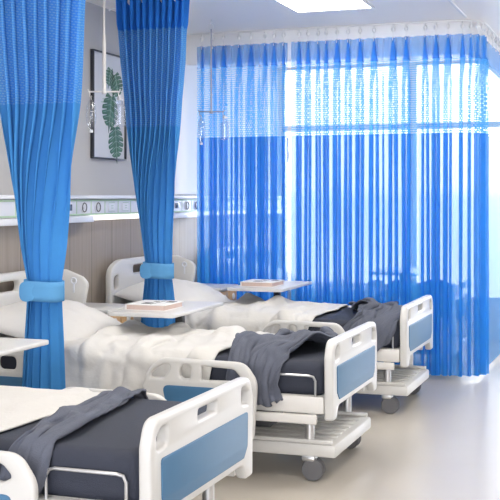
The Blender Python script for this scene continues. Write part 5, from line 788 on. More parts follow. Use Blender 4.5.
-676,37,48,55,40,32,41,45,35,36,39,34,44,32,39,37,43,44,39,45,45,44,27,30,38,28,43,21,29,33,35,29,
-679,38,52,58,39,27,37,50,46,30,27,49,32,38,38,34,42,45,39,41,45,42,24,40,39,32,36,24,29,32,32,28,
-678,41,55,60,36,27,23,56,47,33,32,45,30,39,36,33,41,44,40,39,43,39,32,40,42,35,28,25,29,31,33,28,
-672,43,56,61,36,24,10,57,49,37,35,36,36,38,38,31,37,44,42,39,39,38,38,44,44,32,25,24,28,32,34,30,
-662,44,56,58,26,31,5,55,49,39,36,33,38,38,40,24,40,44,43,41,36,36,39,54,39,30,19,29,27,30,39,33,
-650,44,52,55,16,36,12,51,44,39,36,35,37,37,44,24,34,48,47,45,36,28,44,56,33,27,18,28,27,30,44,37,
-638,43,47,49,31,21,24,42,40,38,36,39,35,35,48,30,29,40,61,38,32,44,38,49,30,27,21,25,27,33,44,39,
-625,39,42,40,38,24,31,32,38,35,43,40,31,33,55,19,40,37,62,39,23,50,40,37,37,30,28,20,26,33,41,37,
-616,36,37,39,38,28,26,37,36,33,52,35,29,38,55,14,47,39,49,30,37,46,41,34,39,31,27,28,25,29,37,35,
-623,39,44,39,38,41,11,39,41,29,54,32,18,54,48,23,45,36,40,36,39,39,39,37,40,30,28,27,29,28,31,31,
-638,56,48,38,36,43,27,21,40,39,38,40,22,49,40,37,37,37,37,37,37,37,39,37,46,32,28,27,26,25,28,27,
-609,36,47,35,37,42,22,25,32,53,32,38,36,38,39,39,39,35,27,40,32,40,40,38,48,33,27,26,15,32,28,27,
-590,27,40,36,34,41,22,29,35,42,36,42,35,38,37,38,41,29,36,37,33,34,41,40,43,35,26,26,25,26,25,26,
-571,17,24,38,41,37,31,36,27,33,40,36,38,36,38,38,37,36,34,34,39,35,36,39,42,35,27,27,24,25,24,27,
-568,30,24,20,36,40,35,34,31,32,39,35,32,36,38,39,39,39,38,31,35,35,37,39,39,38,27,26,24,24,25,27,
-558,14,33,21,36,36,37,35,32,33,35,30,36,36,32,39,41,40,36,34,35,32,39,38,39,38,28,25,26,25,21,27,
-575,33,28,24,34,40,36,33,36,34,30,35,28,29,37,39,41,40,38,34,36,37,33,38,40,38,29,26,22,19,26,28,
-581,29,33,36,31,36,36,40,30,32,34,31,35,25,30,39,40,40,37,37,37,34,38,38,39,38,30,23,25,19,24,26,
-587,32,31,35,38,35,39,33,31,35,36,36,28,29,26,37,39,38,38,38,36,37,38,37,39,39,29,27,21,19,26,27,
-579,20,30,38,37,39,38,37,35,31,33,30,32,27,21,39,41,39,38,38,36,36,37,39,39,39,30,28,22,18,20,27,
-517,7,1,1,4,8,18,3,-13,-15,4,13,10,12,7,7,-17,6,-11,7,9,10,-22,-1,25,-18,-14,-4,-2,8,-6,-11,
-512,4,-6,-3,11,5,13,-4,-4,-4,12,12,-7,-5,-1,7,18,-13,17,-4,15,9,4,-24,-10,23,-10,-11,8,-5,-4,-13,
-505,8,2,-6,-14,10,10,-2,-3,11,13,6,-7,-10,-8,21,-8,16,-10,20,0,-1,10,11,-25,-18,11,10,-15,17,-3,-13,
-501,-2,2,-1,4,-9,23,-15,14,12,7,-5,-10,-9,-5,8,23,-16,16,-15,5,-7,-1,14,20,-5,-23,-2,13,-9,13,-4,
-502,22,0,-7,-10,13,-16,18,-1,16,-1,-4,-14,-8,0,14,20,-6,-14,11,-7,-3,-1,-3,11,5,4,-14,8,-8,8,6,
-476,-11,1,-9,-5,15,-5,3,17,6,-6,-6,-12,-7,5,19,9,-2,-8,-12,9,-1,1,-1,-1,-9,6,16,-16,10,3,5,
-477,-7,4,-22,-1,15,16,-12,20,2,-4,-14,-9,-4,8,19,1,-5,-7,-2,-10,5,-5,4,-5,1,16,-4,11,-5,6,4,
-460,-22,9,-28,-1,22,14,-7,12,-4,2,-11,-3,-12,9,17,-3,-7,-1,4,6,-14,-10,-4,0,5,13,5,4,-13,8,9,
-470,9,-11,-27,6,22,6,1,4,-5,3,-11,-2,-6,5,14,-4,0,2,-5,4,5,-2,-4,-7,-9,7,13,-1,-6,-7,15,
-471,-4,14,-27,9,13,-1,6,1,-2,0,-12,4,-4,1,12,-2,2,-6,-16,-2,14,10,0,0,-3,-8,10,0,-7,0,8,
-458,-9,-13,12,-4,7,6,-4,1,-1,7,-16,-6,4,3,6,5,1,-20,-2,12,-17,0,4,8,9,5,2,3,-8,1,2,
-456,13,-11,-12,10,9,6,-4,9,-2,9,-9,-6,2,0,-4,1,2,-11,3,1,-2,-8,-2,14,11,2,2,4,-2,-8,-11,
-429,5,5,-14,1,5,0,11,2,-2,13,1,-6,-4,-5,-2,2,1,-9,-1,7,-3,-3,-3,15,3,7,0,-2,-5,-6,-7,
-401,7,6,-9,0,5,-2,-2,7,2,12,8,-5,-5,-6,-1,0,0,-7,2,3,0,-6,6,9,0,14,0,-11,-3,-3,-9,
-364,4,3,-3,0,3,-2,-9,2,13,15,5,-5,-3,-4,-2,0,-1,-3,-1,3,3,-1,3,-2,5,16,-1,-13,-1,-1,-9,
-329,3,4,-2,1,1,5,-8,3,8,10,2,1,-4,-4,-3,2,2,-2,-2,2,3,-1,1,-2,6,7,-5,-3,0,-2,-8,
-294,-1,9,-1,1,3,2,5,-3,3,6,-6,4,1,-2,-3,4,6,-3,-3,0,0,-2,2,-1,5,-10,7,3,0,-3,-6,
-253,1,2,-1,1,8,2,0,-1,1,1,3,3,-2,-2,-3,6,10,-2,-6,-3,-5,2,2,-2,-6,1,8,5,-3,-3,-5,
-210,-3,-1,-1,3,9,-1,-1,0,-1,7,6,-3,-4,-2,-2,7,13,-1,-9,-6,-3,5,-1,-4,-6,-4,13,6,-3,-4,-4,
-172,-4,-2,1,3,6,0,-2,0,0,14,6,-11,-4,-3,1,6,10,-4,-3,-5,-1,5,-4,-6,-11,6,13,2,-3,-4,-3,
-150,7,2,1,2,4,3,-1,-1,0,11,14,-16,-5,-3,2,4,4,-12,8,0,0,4,-5,-7,-6,10,8,-1,-2,-4,-4,
-114,7,2,1,2,5,4,-1,-3,4,10,5,-10,-5,-2,1,3,-8,-6,11,6,0,1,-3,-8,2,8,1,1,0,-5,-7,
-79,9,2,0,3,6,4,-1,-5,1,14,2,-9,-3,-2,0,-5,-2,-5,12,6,0,0,-3,-3,6,-1,3,3,-1,-7,-9,
-38,6,1,1,1,6,4,-3,1,-3,6,6,-7,-2,-1,-1,-3,-5,0,10,4,1,-2,0,-2,-2,3,9,1,-4,-8,-7,
2,2,2,0,0,7,3,-2,-5,-2,4,11,-4,-3,-2,-1,-2,-5,2,8,2,2,-1,0,-2,-3,9,6,-2,-4,-8,-6,
40,0,1,1,1,6,3,-2,-8,-2,11,-1,4,-3,-1,-1,-2,-3,0,6,3,1,-2,2,-2,-2,14,1,-3,-5,-6,-1,
77,-2,2,1,2,5,3,-3,-8,-5,10,10,-4,-1,-1,0,-2,-3,0,4,3,-4,2,5,-4,3,12,-1,-4,-4,-3,3,
113,-2,2,3,2,3,5,-5,-6,-1,10,5,-4,-1,-2,0,-1,-4,1,2,-5,-2,13,0,-3,6,9,-3,-2,-3,-2,0,
150,-2,2,3,2,1,7,-5,-5,0,10,0,-3,0,-2,-4,2,-4,2,1,-3,3,9,-3,-3,8,6,-6,3,-5,0,0,
189,-3,2,3,-1,0,9,-5,-4,2,8,-3,0,0,-3,-6,2,-4,5,8,4,1,-4,-3,-4,9,-2,1,-1,-4,5,2,
228,-3,1,1,-1,-1,8,-3,-4,4,5,0,2,0,-7,-6,-4,2,11,10,1,1,-10,-3,-2,8,-3,-3,-3,-3,12,7,
267,-4,0,-1,-10,11,6,-4,-1,3,4,7,2,-4,-10,-7,-3,3,10,13,-8,0,-3,-3,-2,7,-1,-9,-6,6,13,8,
306,-4,-2,-4,-8,11,3,0,-2,1,10,12,1,-10,-12,-9,0,4,8,-7,2,2,5,-6,2,4,-2,-2,-5,3,11,8,
348,-11,0,-1,-4,1,5,-6,4,3,17,12,-6,-14,-12,-6,2,2,-7,-2,7,6,5,-4,2,1,2,-2,-4,2,8,7,
372,-1,7,2,-5,-12,7,-5,1,12,22,4,-15,-7,-9,-4,0,0,-6,1,4,6,5,-1,-1,3,7,-2,-7,0,5,7,
398,12,7,5,-8,-14,-4,4,-2,16,22,3,-21,-3,-3,-11,3,3,1,0,0,2,4,1,-3,10,3,-5,-1,-5,3,8,
427,13,-4,6,-12,-7,6,7,-9,17,6,13,-16,-6,-8,-6,-8,4,27,0,-14,-2,3,-5,12,13,7,-10,-18,3,5,4,
465,-7,11,0,-16,-3,5,-19,20,-3,-10,-3,22,1,-8,-3,-4,-19,4,8,23,-6,-1,-4,18,6,-12,-13,14,2,-3,-4,
484,-10,-15,1,0,0,13,-7,-18,21,-10,4,1,2,4,-8,7,-11,-3,17,-13,12,-8,7,-11,7,-6,3,-4,2,4,-4,
498,-12,-4,-7,1,-3,-15,-4,18,-11,1,11,0,10,3,-3,2,-1,-6,-18,13,-1,-4,4,7,-2,1,-8,5,2,-4,-5,
482,25,-10,-29,2,8,8,-16,-10,17,-11,16,9,-14,17,0,-1,-4,-11,-2,0,-3,-2,-2,7,5,-3,-7,-10,7,8,-8,
491,7,6,-28,10,-1,2,-20,10,-12,22,-16,23,-12,7,-4,0,-5,1,-1,-2,2,-11,-6,-2,-1,0,1,18,0,-8,5,
509,-14,8,-11,-10,10,-11,3,-20,1,8,19,-17,29,-21,-7,-3,-3,7,3,1,3,6,-7,-8,-5,4,-15,4,-6,17,17,
496,15,-12,-14,0,12,-3,-4,-18,8,-9,7,19,-11,23,-15,-15,-4,8,0,-1,-2,-6,8,3,-2,-9,3,-17,17,-13,10,
520,-26,18,-3,-9,-4,-2,7,-13,-13,17,-19,18,20,-12,6,-8,-6,-2,-2,-2,-3,-7,-3,-1,-1,-5,-1,14,-16,19,10,
256,1,3,5,-2,-4,9,15,6,-1,-6,-16,-13,-2,9,14,3,11,1,-13,-19,-17,24,7,17,-11,-5,-8,1,-15,-26,-26,
293,6,6,2,-8,-3,14,12,2,-4,-12,-14,-8,-2,4,3,14,1,5,-6,-16,-15,1,25,-14,7,-5,12,-8,-14,-26,-20,
336,7,4,-11,-8,1,17,6,0,-7,-13,-8,-3,2,0,-2,-1,6,4,2,-15,-15,9,3,-5,-10,17,8,-6,-13,-21,-12,
382,8,-4,-21,-18,16,14,3,-8,-8,-7,-3,2,3,-3,-8,-8,4,4,0,-5,-9,-2,-8,1,-7,28,2,-3,-11,-10,-10,
426,-5,-16,-19,-5,1,16,2,0,-8,-6,-1,3,3,-5,-10,-9,-3,1,6,0,3,-3,-20,-10,15,15,11,-4,-7,-8,-9,
451,-1,-17,-17,-7,4,12,2,-1,-5,-5,1,4,2,-7,-13,-8,-5,0,8,12,6,-11,-21,-3,7,11,8,3,-2,-5,-11,
480,-3,-13,-12,-6,-3,3,12,-1,-3,-6,0,5,1,-8,-13,-10,-5,2,8,18,2,-15,-11,2,4,3,6,3,7,-6,-12,
496,7,-6,-4,-10,-9,1,12,3,-3,-5,0,5,1,-10,-14,-10,-4,2,14,7,3,-8,-1,2,-1,0,6,3,7,-6,-14,
515,8,10,-1,-12,-14,0,9,6,0,-5,2,5,-1,-13,-13,-9,-3,9,9,4,-6,1,5,2,-1,-1,3,4,3,-4,-14,
529,12,17,12,-16,-13,-4,5,6,2,1,7,7,-8,-16,-14,-6,2,10,5,-4,3,11,4,-4,-7,1,1,3,3,-5,-15,
548,18,17,26,-14,-20,-11,4,4,6,-5,33,10,-22,-23,-14,-3,5,22,5,-18,17,15,5,-11,-14,-6,2,2,4,-5,-18,
577,9,13,22,-1,-19,-14,5,-2,4,3,26,0,-20,-16,-4,0,7,24,-5,-11,-2,25,1,-12,-14,1,0,-3,-3,3,-6,
602,12,-1,5,7,-4,-5,0,3,0,1,7,-1,-6,-6,-2,2,5,4,-1,-5,-3,8,3,-6,1,0,0,1,-1,-3,-7,
620,2,-1,-1,4,0,-4,4,-3,1,2,6,-4,-6,0,0,0,2,-2,1,0,0,-1,6,-4,2,-2,-2,4,-2,-2,0,
620,0,3,-3,3,2,-5,3,-3,1,4,6,-6,-5,0,1,-1,0,0,0,0,0,0,6,1,-7,0,0,6,-4,-2,0,
620,0,2,-2,2,4,-6,1,-1,0,6,2,-5,-3,1,1,-1,0,-1,0,0,0,0,5,3,-8,0,3,5,-7,-1,0,
621,-1,1,0,0,6,-1,-5,-1,0,4,-1,-3,2,-1,2,-2,-1,2,-2,0,0,1,2,5,-8,0,0,9,-9,0,0,
620,0,0,0,1,6,-2,-3,-1,-1,0,0,1,2,-2,3,-4,0,2,0,-1,3,-1,-1,6,-8,1,2,5,-8,0,0,
623,-1,-2,0,0,7,-1,-6,0,1,-1,1,1,1,-1,3,-5,0,2,-1,0,6,-2,-5,8,-8,3,4,-1,-6,1,-1,
627,-4,-3,0,0,6,0,-6,0,4,-3,-1,5,-1,-2,3,-5,3,1,-4,1,9,-3,-7,5,0,-4,5,-2,-4,0,0,
622,-2,0,0,0,4,1,-5,1,5,-1,-5,6,-2,-3,4,-4,3,-2,0,1,10,-5,-8,3,-2,1,3,-2,-2,-1,0,
620,0,0,0,0,3,-1,-2,4,4,-7,-1,7,-5,-2,5,-2,-1,-1,-1,6,9,-6,-9,0,0,2,2,-2,-1,0,-1,
621,-1,0,0,1,0,0,0,7,-4,-2,0,6,-5,-2,4,1,-5,0,-1,8,8,-7,-8,-1,2,3,0,-5,0,0,0,
621,0,-1,0,2,-2,0,3,5,-8,3,-3,10,-7,-2,2,4,-5,-2,1,10,5,-6,-9,0,5,1,-4,-2,0,-1,0,
622,-1,-1,0,3,-3,0,5,0,-2,-3,4,5,-8,-1,1,3,0,-3,2,9,4,-7,-9,2,5,1,-8,1,-1,0,0,
622,-2,0,0,4,-3,-1,5,-2,-3,2,8,-5,-5,0,0,2,1,-1,3,7,1,-6,-7,2,7,-3,-6,0,0,0,0,
622,-2,0,0,5,-2,-3,4,0,-4,7,2,-8,0,-1,0,1,1,0,3,5,-1,-6,-3,3,7,-7,-3,1,-1,0,1,
621,-1,0,0,6,-1,-5,2,1,-3,6,-1,-5,1,-1,1,0,2,0,1,1,-1,-4,1,2,8,-9,0,-1,-1,0,1,
621,-1,0,0,6,2,-7,-1,2,-2,6,-4,-2,1,-1,4,-1,2,-2,-1,-1,0,1,1,-1,9,-8,-2,-1,2,-1,-1,
621,-1,0,0,8,3,-9,-2,0,0,5,-4,-1,0,0,5,1,1,-6,2,-1,-2,3,1,-3,10,-10,-1,3,0,-3,0,
620,0,0,0,9,3,-8,-4,0,0,3,-3,2,-2,0,6,3,-3,-6,0,2,-2,5,0,-5,9,-7,2,-1,-3,0,0,
620,0,0,1,4,6,-6,-3,-1,-1,3,-2,3,-4,0,6,4,-7,-3,1,4,-2,3,-2,-4,8,-4,-4,0,1,-1,0,
622,-2,0,2,0,5,-1,-3,1,-3,2,-1,3,-5,0,7,3,-9,-1,2,-1,1,4,-4,-2,5,2,-6,-1,0,0,0,
620,2,-2,0,0,3,3,1,-2,-4,2,0,1,-3,-1,8,0,-8,1,0,2,-3,4,-3,-1,4,0,0,-3,-1,0,0,
625,-5,0,1,-1,0,8,3,-3,-8,4,-1,-1,-1,-1,6,-1,-4,1,0,0,-2,2,-2,0,4,-2,-1,-1,0,0,1,
621,-1,-5,4,1,1,5,5,-5,-9,5,1,-12,6,4,0,2,-1,-2,1,-1,0,-1,1,-1,5,4,-1,-5,-3,-1,2,
622,-32,-4,10,-5,9,23,5,-6,-8,-4,-5,2,-15,5,7,2,11,-2,2,-11,-10,-1,-3,14,18,3,-3,-15,-14,-8,-3,
619,-25,-14,-1,11,0,29,3,-2,-21,-10,-4,8,6,-5,2,6,-15,7,-6,4,-10,-6,4,19,20,2,-5,-22,-25,-15,-8,
611,-34,-26,7,7,13,12,16,-18,-8,-5,9,-5,-6,-2,-2,11,-6,2,-2,-9,-13,-3,8,9,5,-1,-11,-13,-17,-14,-5,
577,-19,-18,1,15,8,4,10,-5,-15,-3,3,-5,-4,-5,0,11,7,-2,-14,-13,-11,-4,9,11,1,-6,-12,-14,-17,-15,-4,
546,-13,-14,-4,15,19,11,-3,-11,-4,-12,2,-2,-13,-6,2,11,9,-4,-11,-13,-16,-4,8,9,-2,-7,-11,-13,-18,-13,-2,
522,-14,-11,-7,22,16,10,-7,-9,-3,-3,-7,-11,-11,-9,3,13,10,-7,-10,-15,-11,-11,6,9,2,-5,-17,-8,-21,-12,2,
505,-20,-12,0,15,14,4,-2,-8,-4,2,-4,-14,-11,-18,2,14,8,-6,-13,-15,-11,-5,2,5,2,1,-13,-15,-13,-10,3,
480,-10,-12,-8,9,11,2,2,-8,4,-1,-1,-12,-20,-13,-3,9,4,-6,-13,-12,-11,-4,-2,6,5,1,-7,-10,-16,-10,9,
473,-20,-11,-9,-6,3,2,6,2,2,6,-9,-13,-9,-26,-1,7,-3,-10,-9,-9,-9,-7,-1,6,6,3,3,-11,-12,-7,5]),
    'throw_a': (48, 46, [
538,17,-1,8,9,4,13,4,1,14,10,-12,6,16,9,-4,11,5,14,10,2,8,-1,-4,12,15,0,6,4,11,4,4,12,7,14,2,11,4,-7,13,10,0,-8,8,8,9,-4,11,-4,
542,10,10,10,6,4,7,9,7,9,4,-2,-4,4,10,7,3,7,9,5,4,7,8,6,2,3,7,7,8,4,7,8,9,7,8,3,-1,1,3,6,8,5,2,3,6,7,6,7,4,
552,8,8,11,9,7,3,6,8,8,2,-6,-7,1,9,9,2,5,8,8,3,3,7,9,7,3,4,6,8,6,5,7,8,7,9,9,1,-7,-4,2,7,9,7,6,7,7,6,7,11,
579,-5,1,1,6,10,6,5,8,7,2,-5,-8,0,8,10,5,4,8,7,6,6,2,4,7,9,6,3,4,7,4,5,9,7,5,10,7,-2,-8,-1,5,9,5,2,5,7,8,9,7,
561,4,6,5,7,7,2,0,7,10,7,-1,-5,-2,5,10,5,6,8,4,2,7,8,2,2,6,8,8,8,5,1,4,8,6,1,8,11,4,-5,-3,7,11,9,0,-1,7,10,10,7,
550,7,4,5,5,6,5,4,8,10,7,-1,-6,-1,5,9,7,7,9,3,1,6,10,8,2,0,4,9,10,7,4,6,8,6,0,2,8,9,2,-3,4,8,9,6,3,6,10,8,7,
533,10,5,4,8,8,7,7,9,10,7,0,-5,0,6,8,4,4,8,7,5,5,7,8,8,5,1,0,5,9,8,8,8,7,5,4,3,8,6,0,1,5,6,8,6,8,8,8,6,
536,9,4,0,2,8,9,7,7,8,7,3,2,6,10,8,3,-3,-1,5,9,6,6,8,8,9,7,-2,-2,6,10,10,9,5,5,7,7,7,8,5,3,4,7,7,7,8,7,7,9,
534,8,10,7,1,0,5,10,8,6,8,7,4,1,5,9,9,5,-4,-3,3,6,5,7,8,7,9,5,1,6,9,8,8,3,2,7,10,11,8,7,7,6,6,7,7,8,8,8,11,
527,10,10,8,4,1,2,7,9,5,7,8,7,3,2,7,9,9,5,-2,-3,1,6,7,8,7,8,6,2,7,8,7,5,6,5,8,8,7,8,9,10,8,8,9,9,9,6,6,8,
526,9,9,8,4,0,-1,5,9,7,5,5,7,7,6,5,8,8,3,5,6,2,1,5,8,8,8,8,6,8,9,7,3,0,5,9,11,5,4,8,9,11,9,9,9,11,9,8,10,
527,0,3,7,9,8,4,5,8,9,6,4,3,6,9,8,10,5,-3,1,8,8,7,5,6,7,6,5,6,10,9,6,3,3,7,8,10,9,8,9,10,9,5,7,9,10,5,3,7,
550,-11,-9,-2,8,13,10,6,0,3,8,9,9,8,9,9,10,7,-3,1,6,9,8,8,7,6,8,6,5,6,10,11,8,7,7,5,4,6,10,11,14,11,3,2,8,13,7,-1,-5,
532,10,-3,-10,-3,6,9,8,6,6,8,7,8,9,12,12,12,9,2,4,9,9,8,8,9,8,8,8,8,4,4,8,11,10,10,8,1,1,10,12,12,13,6,-1,5,12,11,3,-4,
533,9,2,-8,-8,-1,9,12,9,8,8,9,9,9,7,8,9,12,10,9,10,10,9,6,7,9,9,7,8,6,5,7,8,9,10,9,4,2,11,11,9,13,9,-1,3,12,11,5,0,
522,7,9,4,-4,-3,5,12,11,9,8,6,7,8,9,8,8,12,10,9,11,10,8,9,8,7,7,7,7,8,7,7,7,9,9,9,9,8,10,9,9,13,11,-1,3,10,11,5,5,
503,11,9,10,7,2,1,9,12,10,9,7,2,4,8,11,11,10,10,8,11,12,10,9,9,8,4,5,9,9,9,6,7,8,8,8,10,11,10,11,14,12,11,3,3,10,9,6,9,
499,9,7,9,10,7,5,7,10,9,11,10,6,2,3,10,11,8,10,9,13,14,12,11,9,9,7,7,8,8,8,6,6,8,9,8,9,10,9,11,15,14,13,7,5,9,6,7,12,
505,3,5,10,7,5,11,12,10,7,8,9,9,8,3,3,10,12,12,11,11,11,9,9,10,8,9,11,8,9,8,9,6,7,8,6,7,11,14,13,12,11,11,10,10,9,7,10,14,
513,5,5,10,6,5,11,14,10,5,2,6,9,10,7,7,13,15,13,11,10,10,8,5,6,8,9,11,11,10,7,5,4,6,9,8,6,10,15,15,11,7,9,11,11,10,12,14,14,
525,9,8,9,5,3,9,9,10,9,4,3,6,12,13,12,12,12,12,10,10,9,9,8,7,5,4,6,9,11,11,9,2,0,2,10,13,12,12,13,11,8,9,11,10,12,13,14,19,
533,7,12,10,5,3,9,10,11,10,10,7,6,10,13,12,12,11,9,8,8,9,8,8,8,9,9,4,2,6,9,9,9,3,2,9,11,11,10,10,10,9,10,10,11,12,12,14,17,
534,11,13,13,9,3,5,10,11,10,10,11,11,10,11,10,11,9,5,7,10,10,10,8,5,6,10,9,5,2,7,9,9,6,7,10,9,9,9,9,10,9,10,10,12,13,10,12,17,
542,12,13,11,9,9,7,8,10,10,8,11,11,11,9,9,10,8,6,9,11,9,7,4,3,7,9,9,6,7,8,9,8,9,9,10,8,8,9,9,9,8,10,12,13,13,13,8,-1,
578,-7,4,11,9,9,7,8,8,10,8,9,8,9,9,9,9,7,10,11,8,3,4,7,11,11,9,6,6,8,7,8,11,12,12,9,4,6,9,11,10,7,13,15,15,11,5,6,11,
589,-2,3,8,8,7,7,8,6,7,9,8,5,6,9,10,7,7,8,10,9,5,8,10,10,9,9,9,9,11,8,6,8,10,9,4,6,9,10,13,10,11,15,16,9,8,6,-1,-10,
577,14,9,7,6,8,8,8,4,1,9,11,7,6,8,9,9,7,3,5,9,11,12,10,7,7,10,10,11,13,12,8,4,7,10,8,7,10,8,12,11,14,18,10,-5,-7,3,9,9,
586,2,8,9,8,7,9,9,5,5,8,7,8,9,7,6,7,9,9,6,7,10,10,10,9,7,9,12,10,11,12,11,6,5,8,8,11,10,10,14,15,14,7,-6,-12,-7,2,6,4,
582,0,5,9,8,9,9,9,9,7,8,7,8,8,8,8,4,7,11,10,9,10,9,8,9,10,10,10,11,10,10,11,10,8,9,8,10,10,9,15,14,4,-9,-13,-6,5,6,5,12,
588,-9,2,9,8,8,9,10,10,6,7,9,8,8,8,11,10,8,8,9,9,7,8,10,11,13,11,10,12,10,7,8,10,9,10,10,11,13,13,7,-2,-8,-11,-8,1,8,9,6,8,
580,-9,0,10,10,7,10,9,10,10,9,9,9,10,9,10,11,10,6,7,10,10,9,11,12,11,11,11,9,9,9,8,9,8,10,10,10,12,7,-4,-5,-5,-5,0,9,11,9,2,-7,
564,1,5,9,7,4,10,12,10,10,9,8,10,9,10,11,11,12,11,8,8,11,11,10,11,10,10,11,7,4,6,9,10,11,10,11,9,3,-5,-6,2,6,5,6,8,9,5,2,-3,
560,6,7,11,4,-1,9,14,11,9,9,7,10,10,12,11,11,9,9,10,7,10,11,10,11,10,10,11,9,5,4,6,9,9,9,9,3,-5,-6,1,7,9,8,9,8,8,3,-3,-5,
560,6,10,11,2,-3,6,13,12,8,10,8,10,10,11,12,13,11,8,9,5,4,11,11,14,10,11,6,4,8,8,8,8,10,10,4,-7,-9,-3,7,9,8,7,8,6,7,2,-4,-4,
565,7,10,7,-1,-4,7,13,12,8,8,8,9,8,11,11,11,9,8,9,6,4,10,11,15,17,13,3,-2,4,10,12,11,13,8,-3,-11,-10,3,9,4,2,5,9,8,5,-1,-3,1,
574,10,13,7,-2,-8,-1,9,11,9,10,9,7,9,7,9,8,6,6,9,9,8,12,11,13,15,12,4,-3,3,12,12,14,13,11,-1,-12,-13,-6,4,3,-1,0,8,10,6,-3,-4,4,
575,8,11,11,6,-5,-7,3,9,11,9,9,9,7,3,9,9,8,8,8,9,8,9,10,10,12,7,7,5,5,9,10,11,12,11,3,-9,-14,-13,-4,2,-2,-1,6,10,9,4,-5,-11,
572,7,9,12,11,3,-5,-2,9,10,4,5,10,8,2,8,10,8,8,9,8,8,9,9,9,8,4,7,10,8,8,8,8,9,10,4,-6,-14,-15,-6,4,6,1,3,9,13,11,3,0,
561,11,8,6,9,8,4,0,6,10,4,5,8,9,7,6,7,8,8,10,8,6,6,6,9,9,6,7,8,7,8,7,7,8,8,5,-4,-12,-11,-3,6,10,9,4,5,9,10,7,7,
556,6,6,6,8,10,8,5,4,8,8,8,8,7,9,7,7,8,9,8,8,6,3,2,7,8,6,8,7,7,8,7,7,5,7,6,-3,-7,-2,5,6,6,8,6,5,6,6,7,5,
555,7,6,6,8,10,10,9,6,5,8,7,5,6,10,8,4,5,10,8,3,3,6,7,8,7,6,8,7,7,7,9,6,6,7,3,-2,-2,5,8,5,5,8,6,4,3,6,7,4,
551,11,10,11,10,10,7,7,8,6,6,8,4,1,5,8,7,4,8,9,8,4,2,4,7,7,7,8,8,7,5,8,8,9,8,5,0,-3,3,10,7,2,6,9,8,7,7,5,5,
566,1,8,11,10,9,7,7,6,5,7,9,8,2,0,4,8,8,8,4,6,9,8,5,1,2,6,9,8,7,5,8,8,8,6,7,1,-3,3,10,7,4,6,7,8,9,8,8,6,
556,12,10,10,7,8,9,7,7,4,7,10,7,3,0,4,8,6,8,6,3,4,8,9,8,2,2,6,9,8,6,5,5,7,9,7,1,-4,3,10,7,4,6,7,8,8,8,10,11,
567,8,8,9,7,6,8,7,6,5,5,7,8,5,0,4,9,6,6,8,8,4,4,8,10,9,3,0,4,9,8,6,4,3,6,9,4,-1,0,5,5,6,7,6,7,7,8,7,7,
566,8,6,8,8,8,7,8,5,4,6,7,7,5,5,5,5,7,7,7,7,7,5,5,9,10,7,2,-1,5,7,7,7,5,5,7,10,4,-3,-1,4,6,8,6,3,4,9,9,7,
559,11,-1,11,5,13,0,14,2,13,11,-1,2,15,-1,14,7,2,13,1,0,9,5,8,3,11,1,15,13,-6,-2,11,12,-3,10,8,7,12,7,-8,5,7,9,0,12,7,-7,15,4,
-505,-1,-13,-2,8,13,1,-7,-13,-2,3,8,9,0,-7,-12,5,14,-6,-2,12,-7,-12,-6,-1,1,11,9,-12,-7,11,10,0,-12,6,14,-1,-8,-11,0,6,7,11,9,-6,4,10,3,9,
-509,7,4,-1,-7,-5,-2,0,-2,-1,4,7,7,6,2,-5,-6,-2,2,-4,-3,3,5,-1,-5,-4,3,6,0,-6,-2,4,0,-6,0,7,8,7,3,0,-1,1,6,7,4,-3,-3,0,8,
-492,-8,-2,0,-1,-3,-5,-4,0,3,7,8,5,7,6,-1,-7,-6,2,1,-3,-4,1,4,2,-3,-4,0,2,-2,-5,-1,1,-5,-4,3,8,7,8,9,4,2,1,0,2,2,0,-4,-2,
-480,-10,-8,-8,-4,2,4,2,-2,0,6,8,6,7,5,0,-7,-8,-1,7,5,-3,-6,-4,2,4,1,-4,-4,-2,-6,-4,1,-4,-6,0,5,8,8,8,5,1,4,6,2,-2,0,2,8,
-501,9,2,-4,-8,-1,7,7,0,-5,1,6,7,8,6,-1,-8,-8,-1,7,9,3,-3,-7,-6,-1,5,4,-1,-4,-8,-5,1,-3,-8,-5,1,5,7,8,3,-1,1,6,8,4,-3,-4,-8,
-513,7,6,4,-1,-5,1,3,0,-3,3,7,9,9,7,0,-6,-7,0,7,9,4,0,-2,-6,-7,-4,1,4,2,-3,-3,2,-1,-7,-8,-5,1,7,8,5,-3,-6,1,8,4,-2,4,9,
-499,-5,-3,1,3,0,1,2,-2,-3,3,7,9,6,4,3,2,0,-2,1,5,4,3,0,0,-4,-6,-6,-1,3,4,0,1,3,0,-5,-7,-4,2,7,7,-1,-6,-2,5,-1,-5,2,9,
-483,-4,-3,-3,-3,-1,3,6,2,-4,-3,4,7,2,-4,0,6,7,6,3,-1,-2,-2,2,5,3,-2,-5,-5,-2,2,1,1,4,6,4,-1,-6,-3,2,4,1,-4,-3,2,1,-5,-4,-3,
-475,3,1,-2,-3,-2,-3,1,6,4,-3,-3,3,6,1,-4,-3,3,7,8,5,1,-4,-2,3,6,3,-2,-4,-2,0,-2,1,6,8,4,-1,-4,-3,2,-1,0,0,-3,-4,0,3,-2,-4,
-464,8,3,-1,-2,-1,-3,-2,3,7,2,-5,-3,5,5,1,-6,-2,3,7,7,7,1,-3,-1,5,4,-2,-4,1,3,-1,-3,1,5,1,-2,1,1,1,-2,-4,-1,1,-3,-2,4,6,5,
-447,6,6,4,0,-1,-2,-2,2,6,4,-1,-4,-1,3,2,-4,-3,3,3,2,5,6,2,0,-1,2,2,1,1,3,2,-3,-4,-3,-1,0,2,2,-2,-6,-3,-1,1,0,0,2,4,-1,
-415,-6,-1,2,6,5,3,-2,-1,2,3,5,3,-1,-2,-4,-4,0,4,4,1,-1,3,5,3,1,-2,-1,2,4,4,0,-2,-3,-2,-2,0,-1,-1,-2,-5,-1,3,3,1,-1,-2,-1,-3,
